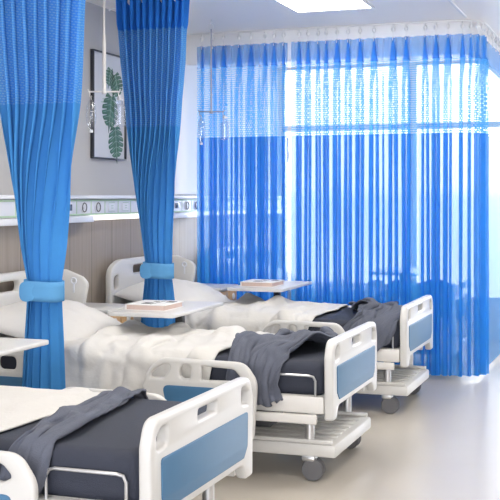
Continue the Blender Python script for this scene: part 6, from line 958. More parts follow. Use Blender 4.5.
-394,-1,-1,-2,2,5,7,3,-1,-1,2,4,5,3,0,-5,-5,0,3,4,3,0,0,0,2,4,2,-2,-2,1,3,3,-1,-2,-5,-2,2,0,-3,-3,-4,1,5,6,3,-2,-5,-3,-3,
-366,-1,-1,-2,-2,-1,5,8,3,-2,0,3,5,2,2,-1,-2,0,2,2,0,2,3,0,-1,0,3,2,-2,-1,0,1,1,0,-2,-2,2,2,-2,-4,-3,-1,4,6,5,-1,-4,-6,-4,
-336,0,-1,-3,-2,-2,-1,3,5,4,-1,-1,1,3,4,4,1,0,-1,2,0,0,2,4,2,0,0,2,2,-1,-1,-1,-1,1,1,0,1,1,-1,-3,-3,-2,2,6,5,-1,-3,-6,-6,
-318,7,3,-1,-2,-3,-3,1,1,2,3,1,0,0,3,5,3,0,0,1,2,2,2,2,2,2,2,1,1,0,-1,0,-1,-1,2,2,2,-1,-1,-2,-3,-2,0,6,4,-1,-4,-5,-5,
-295,4,4,1,1,0,-2,0,2,1,1,1,1,0,1,2,1,1,3,4,2,2,3,2,0,1,4,2,0,-1,-1,0,0,-1,1,3,3,0,-2,-2,-1,-2,0,5,4,-2,-4,-5,-4,
-263,-1,-1,0,4,3,1,1,0,0,2,3,1,-1,-1,0,2,1,2,5,3,2,2,3,1,1,2,3,1,-3,-2,1,2,0,-2,1,4,3,-2,-1,-1,-1,0,3,3,-1,-3,-5,-4,
-230,-2,-3,-2,3,4,2,2,-1,-2,-1,4,4,1,-2,-2,1,4,4,3,0,-2,1,4,4,2,1,1,1,0,-1,0,3,2,1,-2,-1,3,3,0,-1,-1,0,3,2,-1,-3,-2,-2,
-199,-3,-3,-2,2,4,1,0,1,-1,-1,0,3,4,0,-1,0,2,4,2,1,0,0,3,3,3,1,-1,0,0,0,0,3,3,3,0,-1,1,3,1,-1,-1,1,2,2,0,-2,-2,-1,
-175,0,-2,-2,3,5,1,-2,1,0,-1,0,0,2,4,1,0,3,2,1,0,2,0,-2,-1,4,4,2,1,0,-2,-1,1,5,5,1,-1,2,3,1,0,-1,-2,1,3,2,-1,-1,1,
-154,4,0,-1,4,5,0,-1,-1,0,-1,1,3,1,3,2,1,1,3,0,-1,0,1,-1,-2,-2,1,4,6,4,0,-3,1,5,5,-1,-3,1,4,0,0,1,0,-2,0,3,6,3,2,
-127,2,0,2,1,3,2,3,0,-2,-1,3,3,2,1,2,3,-1,-2,0,1,0,-2,0,1,1,1,1,5,6,3,-2,0,4,2,-2,-4,1,3,1,-1,-1,3,2,0,1,6,7,3,
-93,-6,-1,2,3,0,-2,3,4,2,0,1,5,3,0,0,3,1,-1,-2,-1,1,0,1,1,4,2,0,1,4,4,0,-2,1,2,-2,-2,1,1,-2,-1,2,1,3,2,4,6,7,8,
-81,7,1,1,2,1,-1,-1,2,4,3,1,2,3,3,1,0,1,3,2,0,-1,0,2,2,3,1,0,-1,2,2,1,0,-1,2,0,-3,-2,2,0,2,3,1,-1,1,6,8,7,7,
-49,3,2,0,1,1,1,0,2,2,3,2,0,1,2,2,0,0,5,5,2,0,2,2,1,1,1,0,-1,-1,1,3,0,-2,0,0,-1,-1,0,2,3,2,1,1,3,5,7,7,4,
-22,2,1,1,1,1,3,2,3,2,1,0,2,0,1,2,3,2,3,4,4,3,0,1,1,0,0,0,-1,0,1,1,0,-1,0,0,1,0,2,2,2,2,3,2,1,1,5,7,5,
-3,5,4,3,2,2,2,3,3,3,-1,-1,2,3,1,1,3,4,4,3,5,2,-1,0,1,0,-1,-1,-1,-1,2,3,1,-1,1,0,2,2,2,4,3,2,1,-1,1,1,3,4,3,
30,3,4,1,1,3,2,1,2,3,2,-1,2,3,2,1,2,6,4,2,1,2,2,-1,0,0,-1,0,1,1,1,2,1,0,1,3,2,2,3,3,3,0,-1,-1,-2,2,3,2,-1,
66,0,1,2,1,1,2,1,1,2,3,0,0,2,4,2,2,4,7,4,0,-1,0,0,0,1,1,1,2,0,1,0,1,1,1,4,4,4,2,1,-1,-1,-1,-1,-1,-1,2,4,5,
99,-1,-1,1,2,1,1,1,1,2,2,2,0,2,3,4,2,3,4,4,1,-1,-2,-2,2,3,3,1,0,1,2,2,1,0,2,4,5,3,0,-3,-2,0,0,0,0,0,0,0,1,
131,0,-1,-1,1,1,1,1,1,1,0,2,2,2,3,4,1,1,2,4,3,-1,-3,1,2,2,2,3,0,0,1,3,2,2,3,4,5,0,-5,-4,0,2,1,1,1,0,0,-2,-4,
164,0,-2,-1,0,1,1,1,0,1,2,1,2,2,1,3,2,0,0,2,2,0,1,1,2,2,2,2,2,1,1,1,3,3,1,2,0,-2,-4,-1,2,2,1,1,2,3,0,-3,-2,
198,-3,-2,0,1,1,0,1,1,0,2,1,1,1,0,2,2,2,1,1,0,1,1,2,3,1,1,0,1,3,2,2,1,3,2,1,-4,-5,-2,1,2,3,2,1,2,4,0,-2,-2,
230,-5,-4,-1,4,3,1,2,0,0,1,1,1,-1,-1,1,1,2,2,4,1,0,1,1,3,2,2,0,-1,1,2,3,1,2,1,0,-4,-4,0,1,-1,-2,1,4,5,5,-1,-3,2,
246,2,0,0,3,5,3,2,2,-1,0,1,0,-2,-1,2,2,0,0,2,4,3,2,0,1,3,3,1,-1,-1,1,2,3,2,1,-1,-3,-4,-2,0,-2,-5,-1,3,5,5,-1,-2,1,
276,-1,2,2,2,4,3,3,1,1,0,2,0,-3,-3,0,2,2,0,-1,2,5,5,2,1,2,1,2,1,1,1,1,2,2,2,-1,-4,-4,-4,-3,-1,-4,-2,0,3,3,0,-1,-6,
298,3,4,4,3,3,3,2,3,1,2,0,0,-1,-3,-2,-1,2,1,1,1,3,3,3,4,3,-1,1,2,2,1,1,2,1,1,1,-2,-4,-4,-4,-3,-3,-1,1,1,-2,-1,1,0,
322,3,3,4,6,7,5,4,3,2,0,0,-1,-1,-2,-2,-3,-2,0,1,1,3,4,3,2,4,3,1,1,1,2,0,2,1,1,0,-1,-2,-2,-4,-4,-4,-3,0,2,1,-2,-2,1,
340,9,8,5,7,6,6,3,2,1,0,0,-1,-2,-3,-2,0,-2,-3,-1,2,4,3,3,2,4,4,3,1,2,1,-1,-1,2,2,0,1,0,-1,-5,-6,-1,-3,-4,-2,3,3,1,-1,
374,5,7,7,7,5,5,2,-2,-3,0,2,0,-2,-4,-1,1,1,-1,-2,-1,0,3,3,4,5,3,0,0,3,4,-2,-5,1,2,4,2,3,1,-6,-7,-4,0,1,-3,-4,0,4,7,
412,0,2,0,2,4,4,5,2,-3,-4,-2,3,4,0,-4,0,3,0,0,0,-1,-2,-3,0,4,6,4,0,2,5,1,-4,-3,-1,2,4,4,4,-1,-8,-8,-4,1,4,1,-2,-4,-6,
435,-3,1,2,5,3,-1,-1,3,5,1,-4,-2,3,5,1,-3,-1,-1,-4,-1,2,3,0,-1,-1,2,4,5,1,1,2,-1,-2,-4,0,6,4,4,-2,-7,-8,-3,2,0,1,3,0,-2,
454,2,1,-1,-1,2,5,2,0,-1,-1,-1,2,4,6,3,-2,-5,-1,-2,-4,-3,2,6,3,-1,-4,0,2,4,2,-3,-5,-3,-1,1,7,7,5,-1,-6,-9,-2,3,-1,1,3,-2,-8,
460,6,5,4,-2,-4,1,6,7,1,-4,-4,-1,4,7,6,0,-7,-5,1,3,-3,-5,3,6,2,-5,-6,-3,3,6,5,-3,-7,-6,-1,5,7,7,2,-6,-8,-3,3,1,-1,1,4,6,
488,-6,-1,1,3,1,-2,0,5,8,5,0,-4,-4,1,5,5,-1,-6,-2,4,2,-4,-3,3,5,1,-5,-6,-4,1,6,5,-1,-7,-6,-2,3,7,7,0,-7,-6,1,4,3,-1,-3,-9,
480,4,14,-1,-11,3,15,3,-9,0,4,12,7,1,-11,-5,9,9,-2,-10,-10,8,11,-2,-12,-2,13,3,-3,-5,-10,-7,6,12,7,-8,-11,-5,10,8,5,-12,-6,10,-8,0,12,3,-4,
371,1,10,8,-7,4,-2,-2,-1,-1,-6,-4,-6,-3,2,9,0,-4,-3,7,8,1,3,11,2,5,-7,-1,2,7,-7,-3,-2,-2,0,0,7,6,7,9,-1,-8,-7,3,8,10,-7,4,-2,
406,-2,1,3,4,3,1,0,-1,-2,-5,-5,-5,-4,-2,2,2,0,-1,3,6,3,1,4,6,6,2,0,0,2,1,-2,-2,-2,-1,-2,-2,-1,3,6,6,2,-2,-2,2,4,5,3,0,
427,3,3,2,3,3,2,3,0,-2,-4,-5,-5,-5,-3,-1,1,1,-2,1,5,5,3,1,4,6,5,3,0,1,2,0,-2,-1,-1,-1,-3,-3,-3,-1,2,3,4,3,2,2,5,4,4,
446,5,6,5,4,1,0,3,3,0,-3,-5,-4,-5,-3,-2,0,1,0,-2,0,4,5,5,3,2,4,5,3,2,2,0,0,-1,0,0,-2,-4,-4,-2,0,-2,1,4,4,2,2,3,1,
466,7,7,6,5,3,0,0,1,1,1,-2,-4,-4,-3,-2,-1,1,1,-3,-2,1,4,5,6,4,1,3,4,3,3,1,-1,1,1,1,-1,-3,-5,-3,-2,-1,-2,2,2,2,1,0,-1,
493,4,7,7,4,2,2,2,0,-2,0,0,-1,-2,-1,-3,-1,0,1,-1,-2,0,2,2,4,6,4,4,2,3,3,1,-2,0,3,3,1,-2,-5,-5,-4,-1,0,-1,-1,0,1,2,0,
511,7,8,9,5,2,0,0,1,3,0,-3,-3,0,0,-2,0,0,0,-1,0,2,2,0,1,4,5,6,5,2,0,1,0,-2,0,2,5,2,-3,-6,-6,-3,0,0,-2,0,2,1,2,
531,6,8,9,7,5,2,-1,0,3,3,-2,-4,-2,0,-1,0,0,0,-2,-1,3,3,2,1,1,4,6,7,4,1,0,-1,-3,-2,0,1,4,0,-2,-4,-5,-2,1,-2,-2,2,5,3,
557,3,5,6,8,9,7,1,-1,-1,3,3,-3,-5,-2,3,2,-1,-1,-3,-4,1,4,5,1,-3,0,6,7,3,1,4,1,-5,-4,-1,2,3,1,-2,-2,-3,-5,1,2,-2,-2,4,7,
586,-2,2,6,8,10,9,6,0,-3,0,4,2,-4,-5,-2,3,2,-2,-2,-4,-5,1,4,4,-1,-3,4,6,2,-1,3,6,2,-2,-3,-1,-2,0,1,0,-2,-4,-2,2,0,-4,-4,-1,
610,-1,2,6,10,11,10,7,1,-3,-2,1,3,0,-3,-4,-1,-3,-5,-2,-1,-2,-4,-3,2,4,2,0,2,3,2,1,5,8,5,1,-3,-6,-5,-1,1,-2,-5,-6,-4,2,1,-3,-7,
613,11,9,8,7,7,10,10,5,0,-2,-5,-5,-1,3,3,-2,-6,-8,-8,-3,3,2,-4,-6,0,5,6,1,-1,0,4,8,6,-1,-4,-3,2,0,-1,0,-6,-9,-8,-7,0,7,7,5,
631,7,7,10,6,3,2,5,7,7,3,0,-4,-4,0,6,2,-5,-9,-10,-6,-1,5,4,-3,-6,-3,4,8,6,0,-3,1,5,3,-4,-8,-5,3,9,3,-6,-10,-10,-7,-1,6,10,12,
646,5,7,8,10,8,2,-1,2,6,2,-3,-3,0,3,6,4,-4,-9,-9,-4,-4,-4,1,4,0,-4,-5,2,10,9,3,-3,-1,3,-3,-9,-10,0,9,9,0,-8,-10,-8,-2,4,10,11,
660,3,7,8,9,9,7,3,-3,-2,1,5,2,-3,-5,-3,1,3,-1,-7,-5,-2,-4,-5,-3,3,2,-3,-4,4,8,2,-5,2,4,-1,-8,-9,-2,8,12,5,-5,-8,-8,-2,3,10,11,
683,-5,1,7,9,9,6,2,4,1,-3,-3,1,4,1,-2,-4,-2,-3,-6,-3,-3,-4,-3,-1,-3,-1,1,-1,-2,3,2,-4,-3,0,2,-1,-6,0,9,12,8,-1,-7,-8,-2,4,10,10,
700,-1,-3,1,6,8,7,1,-1,3,4,-3,-8,-5,-1,3,-1,-3,0,-1,-1,0,-4,-4,2,-3,-7,-6,0,1,-2,0,3,2,-4,-6,-3,1,8,10,8,10,1,-7,-8,-1,6,9,9,
715,-7,-9,-5,3,8,9,7,-1,-4,2,2,-5,-8,-7,0,0,-3,4,7,3,0,-3,-6,-3,1,0,-5,-2,2,0,-6,-5,2,4,2,-2,1,8,9,6,6,2,-7,-8,-1,8,8,5,
708,-10,-9,-1,8,9,6,3,-3,-9,-4,4,3,-2,-8,-7,-2,2,4,5,-1,-2,2,1,-2,-3,-1,1,4,5,5,-1,-6,-5,1,7,7,2,1,6,7,-1,-4,-3,-3,2,7,3,-4,
699,-11,-8,1,9,8,3,1,0,-6,-8,-4,2,2,-5,-9,-2,3,4,4,1,-2,2,5,6,2,-1,-4,-2,1,6,7,4,1,-1,3,8,6,3,0,-3,-7,-3,3,3,4,0,-7,-11,
686,-5,-7,-1,8,8,0,-4,2,2,-5,-8,-6,-1,2,-2,0,5,3,-2,1,2,1,-2,1,6,7,5,3,-2,-4,0,6,8,6,2,0,3,3,-1,-3,-6,-3,2,5,1,-5,-8,-7,
659,6,0,-1,6,7,0,-5,1,5,2,-5,-9,-6,2,3,-1,2,3,1,-4,0,4,1,-1,1,5,6,8,5,-2,-5,0,7,7,0,-4,1,3,-1,-1,1,0,-4,-2,3,1,-5,-9,
644,6,2,1,4,6,5,2,1,-2,-3,0,-2,-5,-2,4,3,-3,-6,-1,1,0,-1,4,8,6,0,-1,4,6,3,-4,-1,5,4,-3,-6,0,3,3,-1,-2,4,2,-5,-3,5,5,1,
645,-3,0,3,5,2,-1,1,2,1,-5,-2,3,2,-4,-1,2,0,-6,-5,-1,4,7,8,8,5,3,-3,-5,0,4,0,-4,2,4,0,-4,1,0,-3,0,1,2,0,-1,2,4,8,8,
629,9,7,-1,-2,1,-1,-3,-3,2,4,1,-2,0,0,-2,-1,0,-2,0,5,10,8,5,-2,-1,3,6,1,-4,-7,-3,-1,2,3,0,-6,-5,-1,0,5,6,0,-6,-2,7,10,8,5,
627,12,10,3,-5,-6,0,2,-5,-5,1,5,5,1,-3,-2,2,6,3,2,4,8,4,0,1,-1,-1,4,6,-1,-8,-9,-3,3,0,-8,-7,0,5,2,-3,-4,-4,0,7,9,9,7,6,
646,-3,2,6,5,0,-3,-1,-7,-9,-3,3,5,6,2,-3,-1,7,10,8,5,4,2,-2,-5,-2,0,0,0,2,0,-7,-9,-3,0,-3,-6,0,6,1,-9,-7,-1,5,10,10,7,0,-6,
638,11,2,-1,2,5,4,-3,-8,-8,1,5,0,-3,1,5,6,4,6,5,6,2,-1,-4,-3,-4,-2,2,0,-4,0,0,-7,-8,0,5,-2,-6,-3,-2,-4,-1,4,7,8,8,8,2,-6,
634,12,8,-1,-6,1,4,-4,-1,1,1,3,3,0,-3,1,7,8,3,-4,-5,0,0,-3,-1,3,0,-1,3,-5,-4,1,-2,-6,-2,5,1,-6,-9,-2,3,7,4,3,6,6,5,5,4,
631,9,8,1,-6,-4,2,-2,-1,6,6,-1,-3,1,5,0,-3,3,6,3,-4,-6,-2,1,2,3,3,-2,2,-1,-7,-6,1,0,-4,-2,-1,-3,0,5,6,6,5,6,9,5,-2,-3,2,
630,8,8,2,-5,-7,0,5,1,-2,0,2,-1,-2,1,1,-4,0,6,6,1,-5,-7,-1,7,10,5,-4,-4,0,-2,-6,-2,4,1,-7,-6,1,7,7,6,7,9,9,4,-2,-6,-7,-4,
628,10,9,2,-7,-8,-1,3,6,3,-3,-5,1,4,-3,-3,0,2,0,1,2,0,-4,0,6,8,3,2,-5,-6,-4,0,1,0,-1,-5,-1,7,8,9,8,2,2,5,2,-5,-9,-8,-8,
634,9,8,1,-8,-8,-6,0,4,6,1,-6,0,5,2,-4,0,5,4,-2,-6,-4,-1,7,9,7,-3,-2,-2,-4,-7,-3,1,1,-4,1,8,9,9,9,6,-3,-6,-2,3,0,-8,-11,-11,
640,9,6,-2,-8,-8,-6,-2,4,6,1,-6,1,7,4,-4,-3,2,7,1,-7,-8,-1,8,9,9,0,-8,-8,-2,0,-4,-5,0,2,6,7,7,8,5,2,-3,-3,3,5,-2,-9,-9,-11,
649,9,3,-5,-8,-8,-6,-3,3,6,1,-5,0,5,-1,-6,1,6,7,1,-8,-8,2,10,8,6,-1,-7,-9,-6,-1,-1,-3,-1,4,6,5,6,7,2,5,6,4,3,0,-5,-9,-6,-6,
679,-5,-3,-8,-9,-5,-7,-6,1,6,2,-5,-5,3,3,-3,-2,6,6,-2,-6,-5,3,12,11,3,-5,-10,-9,-8,-3,1,0,0,5,6,3,2,5,4,6,8,9,5,2,-3,-8,-7,-7,
669,6,2,-6,-8,-7,-8,-9,-2,4,3,-3,-3,6,9,1,-6,-3,3,5,2,-4,-2,7,8,-1,-8,-7,-8,-8,-1,3,0,-1,4,8,5,-1,1,5,6,8,11,7,0,-4,-7,-4,1,
657,8,4,-1,-3,-7,-9,-10,-6,2,8,5,1,2,8,5,-1,-4,-4,0,5,3,-3,-4,2,-3,-8,-5,-1,-3,-4,1,3,-1,0,6,8,3,2,6,6,6,7,7,2,0,-3,-8,-9,
676,-8,-7,-6,0,1,-5,-10,-8,0,8,7,1,-2,4,6,3,2,3,-1,-3,-5,-5,-6,-2,1,-2,-5,-1,4,-2,-4,0,1,-2,4,9,7,6,8,5,2,0,3,5,2,-3,-8,-5,
659,3,-1,-5,-5,-1,1,-6,-8,0,5,1,-1,1,4,2,5,5,1,-2,-1,-2,-7,-7,-7,0,5,0,-4,0,1,-4,-1,4,-1,0,7,8,8,4,2,3,-1,-4,-2,2,2,-3,-9,
631,8,5,2,1,-1,0,-4,-8,-5,1,4,4,2,1,3,6,7,2,-6,-7,-4,-3,-1,-3,-3,-1,-2,-6,-1,1,-4,-5,2,4,4,6,7,6,1,-3,-1,2,0,-4,-5,-1,3,5,
630,0,-1,-3,-2,-1,0,0,-1,-4,-5,1,7,8,3,-2,1,6,4,-1,-4,-5,-8,-6,-5,-2,1,-1,-5,-2,2,-2,-4,-2,1,4,7,6,4,1,-3,-6,-2,2,2,0,-3,-6,-6,
617,-5,-3,-2,0,0,-5,-4,1,1,-2,-3,2,7,8,4,0,0,1,-2,-3,0,-1,-5,-8,-7,-3,-1,0,-3,-2,-2,-3,-1,-1,2,4,7,5,2,-3,-3,0,2,0,0,1,-3,-7,
597,1,-1,-5,-5,-2,-1,-2,-5,-4,-2,0,1,5,8,7,2,-2,1,-1,-4,-4,-1,0,-4,-7,-7,-4,0,1,-2,-5,-5,-3,0,1,4,6,6,3,-1,-2,2,3,0,-1,1,-1,-4,
569,5,0,-2,-6,-7,-3,-1,0,-1,-4,-5,-1,2,7,7,3,-1,-1,2,0,-5,-5,-2,1,-3,-6,-7,-5,-1,1,1,-3,-6,-4,0,3,5,6,5,0,-1,1,4,3,-1,1,2,5,
559,-4,-5,-4,-3,-5,-6,-4,-1,1,2,-2,-4,-4,1,4,5,2,-2,0,2,0,-5,-5,0,0,-3,-6,-8,-5,-1,2,2,-2,-5,-3,1,4,5,5,5,0,0,4,5,4,-1,-1,-2,
528,0,4,-9,-8,-3,3,-3,-10,-5,3,0,9,-6,-9,-3,5,7,6,-9,-2,0,7,-11,-5,1,2,-1,-4,-11,-6,-2,3,5,3,-8,-3,1,5,4,11,-2,1,7,0,7,5,6,9]),
    'throw_b': (48, 46, [
618,6,9,3,12,-3,11,13,5,8,4,10,7,12,0,11,7,-4,12,9,-7,2,8,8,10,-6,9,8,9,0,5,15,8,-5,11,12,12,10,-3,12,4,6,-12,-9,-1,10,-10,-13,-12,
627,7,4,2,6,6,8,9,8,7,7,7,9,9,8,8,8,4,7,8,7,1,2,5,8,5,3,5,6,6,5,8,9,7,6,5,8,9,9,10,9,5,-3,-7,-2,4,0,-8,-12,
643,5,6,2,2,7,7,8,8,6,6,9,11,9,7,7,9,5,4,6,9,7,2,2,7,8,7,4,5,6,6,7,7,6,8,8,7,8,8,8,10,9,3,-6,-5,2,6,-1,-9,
652,5,5,7,3,6,7,7,7,7,7,8,7,8,7,6,7,7,7,8,10,8,6,3,5,6,8,6,4,5,7,7,4,6,9,7,8,7,7,7,10,11,8,-1,-6,-1,7,7,4,
667,5,5,7,2,2,6,7,7,5,7,9,7,8,7,7,7,8,7,7,7,9,6,0,3,8,10,9,5,3,8,7,5,4,8,10,10,6,4,5,8,11,8,2,0,5,8,6,6,
688,0,4,7,5,1,2,8,7,6,6,8,6,6,9,6,5,6,10,8,6,7,7,1,2,6,7,8,8,6,8,7,7,5,6,7,8,8,8,7,5,6,8,6,6,7,7,4,4,
713,-9,-3,7,8,5,2,5,7,6,6,8,9,5,9,7,3,2,7,7,7,6,4,4,6,8,5,5,4,8,8,7,6,6,7,7,7,7,8,8,7,8,8,8,7,4,7,5,6,
737,-8,-6,-1,5,9,6,3,4,6,6,7,8,6,6,7,6,5,5,5,3,1,3,5,7,8,6,5,7,8,7,8,6,5,8,7,6,6,8,8,7,7,8,9,8,6,7,6,8,
735,7,4,-1,-2,6,9,6,2,4,8,8,4,2,5,7,6,6,7,5,0,2,4,5,5,5,6,6,7,8,7,8,9,7,7,7,8,7,6,5,6,6,6,6,5,6,10,7,4,
739,4,7,6,-1,1,6,9,7,9,11,7,3,0,3,4,7,7,7,5,3,2,2,2,5,5,7,7,8,8,7,8,7,7,7,6,7,7,7,6,6,5,8,6,2,1,5,10,10,
779,-15,-2,4,2,1,1,5,7,8,9,9,8,8,6,1,2,7,8,7,3,1,-1,-3,2,6,8,8,9,9,8,9,9,8,7,6,7,7,7,6,5,7,8,8,5,-2,-2,6,12,
756,12,-2,-8,-6,2,6,8,10,8,9,6,4,7,9,8,10,10,7,0,-4,-5,2,5,7,8,8,7,9,12,11,11,7,9,9,6,6,8,8,7,7,8,9,7,2,-8,-8,4,13,
763,-7,-11,-13,-6,2,9,11,10,10,12,10,9,10,9,8,8,9,1,-5,-1,5,8,7,9,8,9,9,10,12,14,13,12,9,4,5,7,7,6,8,8,11,9,3,-6,-12,-6,7,14,
748,-13,-11,-4,3,5,10,11,10,10,10,9,10,9,5,2,8,9,4,3,8,7,8,7,9,7,9,10,10,11,11,11,11,9,8,6,7,8,8,10,9,10,5,-5,-12,-11,1,10,12,
712,4,0,6,10,10,9,11,10,9,7,8,11,11,0,-3,5,12,10,8,9,2,5,9,10,7,6,11,10,10,8,7,9,9,9,7,6,10,10,11,12,8,-2,-10,-13,-4,7,11,5,
728,6,7,8,6,6,9,14,14,10,2,2,6,11,6,-1,0,7,11,10,9,2,0,6,10,8,7,9,10,12,7,2,5,11,11,7,4,9,12,11,10,4,-5,-12,-10,0,11,11,9,
751,8,8,7,8,10,10,12,10,5,3,-1,2,7,8,5,1,-1,4,11,10,1,1,6,10,9,5,2,7,10,10,4,4,9,11,8,4,7,10,12,8,0,-9,-9,-4,4,11,8,10,
782,2,7,3,1,6,12,10,2,2,9,4,-6,-5,1,10,10,6,0,5,9,6,5,8,6,7,7,0,3,7,9,5,6,8,8,7,6,7,11,11,5,-6,-8,-3,2,4,10,8,10,
774,6,8,7,1,-1,8,10,2,1,8,3,-4,-3,5,10,11,7,1,-2,3,6,8,9,6,7,9,6,3,3,6,6,6,6,6,6,6,5,9,10,4,-7,-3,7,5,1,4,8,6,
758,8,9,5,-4,-2,9,11,4,-3,3,7,2,2,6,10,9,9,5,3,1,1,5,9,8,6,7,8,6,3,0,3,7,7,6,4,4,6,8,8,2,-4,1,9,9,-1,1,7,9,
760,-7,2,-1,-6,3,10,10,5,-1,2,8,6,2,4,7,9,7,3,6,5,3,3,7,9,5,5,8,8,8,3,0,4,9,9,5,3,3,6,7,2,-2,5,10,8,-3,0,8,12,
729,4,3,-2,-4,3,9,7,4,5,3,2,7,6,4,3,7,9,5,3,7,7,5,4,7,7,6,5,9,9,7,3,0,5,9,7,5,2,3,8,4,0,3,9,7,-1,0,7,8,
693,6,5,5,1,5,7,7,7,8,5,-1,1,6,9,6,3,5,9,6,4,5,7,5,6,8,6,6,8,6,5,7,5,3,4,6,7,5,3,6,6,-1,0,6,8,4,2,7,8,
692,-11,-2,6,7,8,8,8,4,5,8,7,5,3,1,3,5,6,10,11,6,-1,2,6,8,8,6,5,8,7,1,4,7,6,3,7,8,4,2,4,7,3,1,6,7,8,6,8,8,
657,7,2,5,8,10,9,8,5,1,2,6,7,3,-3,3,9,11,12,10,2,-4,2,8,10,10,7,2,5,8,3,5,7,7,9,9,8,6,3,0,3,8,5,2,5,8,8,8,9,
645,-1,5,8,7,8,5,4,7,6,1,1,5,8,8,9,9,6,9,6,1,2,9,9,4,4,9,6,3,6,8,9,8,8,10,8,3,0,6,6,0,4,8,6,2,7,11,8,5,
648,-12,-3,6,9,10,7,3,1,6,7,7,7,8,7,3,6,7,9,8,7,7,9,7,1,-2,5,10,8,7,10,8,4,4,8,8,7,3,0,2,4,8,12,10,6,1,4,8,6,
636,-7,-7,1,9,10,10,7,4,2,5,8,9,11,8,2,3,7,7,8,7,8,9,6,0,0,6,10,8,7,10,9,2,0,9,10,11,11,7,1,-2,6,12,12,4,-4,1,10,13,
620,-8,-3,4,9,8,7,6,6,6,7,8,8,9,9,6,3,7,8,9,8,8,10,3,-3,1,7,10,10,9,9,2,-1,4,11,12,9,10,11,7,1,4,11,7,1,-4,4,9,7,
605,-5,2,10,10,3,0,4,8,8,9,10,7,6,10,9,6,5,7,9,11,9,6,3,5,2,6,9,9,10,9,5,1,6,11,7,3,7,10,10,9,9,11,8,-2,-9,-7,3,10,
586,5,5,11,7,1,-4,3,10,9,9,11,7,8,8,9,8,8,9,10,11,6,0,2,8,8,8,8,7,7,9,10,8,4,9,8,3,3,7,10,10,11,12,5,-6,-13,-9,0,6,
576,10,10,10,1,-7,-9,7,14,12,9,10,8,7,9,7,7,9,11,12,12,8,3,-2,3,9,9,6,7,9,9,12,8,3,5,8,9,6,7,7,9,11,10,0,-10,-11,-2,9,13,
569,11,12,7,-5,-14,-8,10,16,14,11,9,5,7,11,8,7,11,12,12,8,6,7,3,5,9,9,4,2,8,11,9,8,7,6,6,7,6,6,8,10,9,3,-6,-9,-1,7,11,7,
567,12,12,0,-12,-16,-6,12,17,14,12,11,5,8,10,10,9,10,12,12,6,1,5,9,8,6,8,8,4,3,8,8,6,5,8,7,7,6,4,8,10,5,-3,-6,-2,5,11,9,7,
561,15,10,-3,-15,-15,-5,12,17,14,12,11,9,9,8,7,9,10,10,8,3,3,7,9,8,5,7,7,7,5,4,6,7,6,7,6,6,6,4,7,7,5,3,0,5,10,10,3,-6,
557,14,9,-3,-14,-15,-4,12,15,13,12,10,9,7,7,8,7,7,8,5,6,6,7,8,7,7,8,8,5,1,3,6,7,6,6,6,7,6,5,6,4,2,4,7,8,8,6,7,7,
547,10,10,2,-9,-14,-4,11,14,12,10,8,9,6,2,6,7,6,8,8,8,7,7,6,8,7,8,9,5,-2,2,6,6,6,6,7,7,7,4,2,7,7,6,5,9,9,6,5,6,
534,3,9,8,0,-7,-4,8,12,10,9,9,9,5,-2,1,9,9,7,8,9,9,8,6,4,6,10,10,4,-7,-1,8,8,6,7,6,6,8,8,7,8,7,8,8,7,8,9,8,8,
514,3,8,9,5,5,3,5,8,8,8,9,9,6,0,-1,7,10,8,6,9,10,9,8,3,-1,4,9,7,-2,-2,4,9,10,9,8,9,9,9,9,10,8,5,6,9,8,10,10,12,
490,11,9,10,6,7,10,8,8,8,7,5,9,9,5,-3,-2,5,9,8,10,10,9,6,3,1,1,6,8,8,4,4,7,9,10,10,6,7,10,12,12,10,9,8,10,9,8,6,-3,
502,-1,5,10,9,5,9,9,7,9,10,6,5,7,8,2,-4,-1,7,9,5,6,7,8,5,3,3,5,6,9,9,9,10,10,10,8,6,5,7,10,11,11,12,11,12,11,9,7,4,
512,-4,4,11,11,6,7,7,5,8,7,9,4,-1,3,7,5,0,3,7,8,5,5,7,9,9,8,3,1,4,9,9,8,10,11,9,9,9,8,8,8,9,7,5,8,9,7,4,2,
505,7,8,10,9,7,7,8,5,6,6,7,8,0,-5,0,7,9,8,6,7,7,7,5,4,5,9,9,7,5,6,7,6,7,7,7,5,6,7,7,6,8,8,6,6,7,6,7,8,
507,6,9,11,10,8,8,7,6,5,7,6,9,5,-4,-4,3,9,9,8,4,2,7,9,6,5,8,8,7,6,6,8,5,4,6,7,6,5,6,4,1,5,8,5,4,6,7,7,5,
508,8,9,9,9,9,7,4,5,7,8,6,8,8,0,-3,2,6,6,8,5,3,5,6,6,7,7,7,8,7,7,7,7,6,6,6,6,5,7,4,-1,1,6,9,5,5,5,6,-1,
505,10,9,9,10,9,8,7,4,4,6,7,7,8,2,0,4,4,4,4,6,6,6,6,6,7,8,7,6,7,7,6,7,8,6,6,3,5,6,7,5,0,2,8,10,9,6,8,7,
518,5,10,-1,11,13,2,8,14,6,-9,3,15,3,15,-3,2,12,8,-2,4,12,0,-4,15,7,1,0,14,0,15,-1,11,11,2,3,16,-5,7,10,8,11,-9,11,-1,12,2,14,0,
-522,4,4,13,-8,-12,3,4,-8,5,12,-5,-8,1,13,8,-7,-9,-9,3,9,11,-9,-11,-1,7,4,-12,1,13,-13,-3,11,10,5,-7,-9,9,13,3,-11,10,9,2,8,2,10,-1,-2,
-516,1,5,8,1,-5,-3,1,1,-3,0,5,4,-1,-3,-1,2,4,2,-2,-1,6,5,-1,-5,-3,3,-4,-5,1,2,-5,-5,1,6,7,3,-3,-4,-1,2,6,8,7,7,4,5,4,3,
-491,-11,-5,5,8,0,-4,-2,0,-6,-7,0,5,5,3,0,-2,2,6,3,-3,-2,5,7,2,-1,-2,-7,-5,0,4,2,-5,-7,-2,4,6,5,-2,-6,-1,3,7,7,6,4,2,5,6,
-486,-10,-9,0,6,3,-4,0,4,0,-4,-2,3,2,0,0,2,0,0,0,-2,-4,0,6,7,2,-1,-3,1,0,0,4,4,-2,-3,2,-1,0,0,-2,-3,-2,4,7,7,6,2,-1,-3,
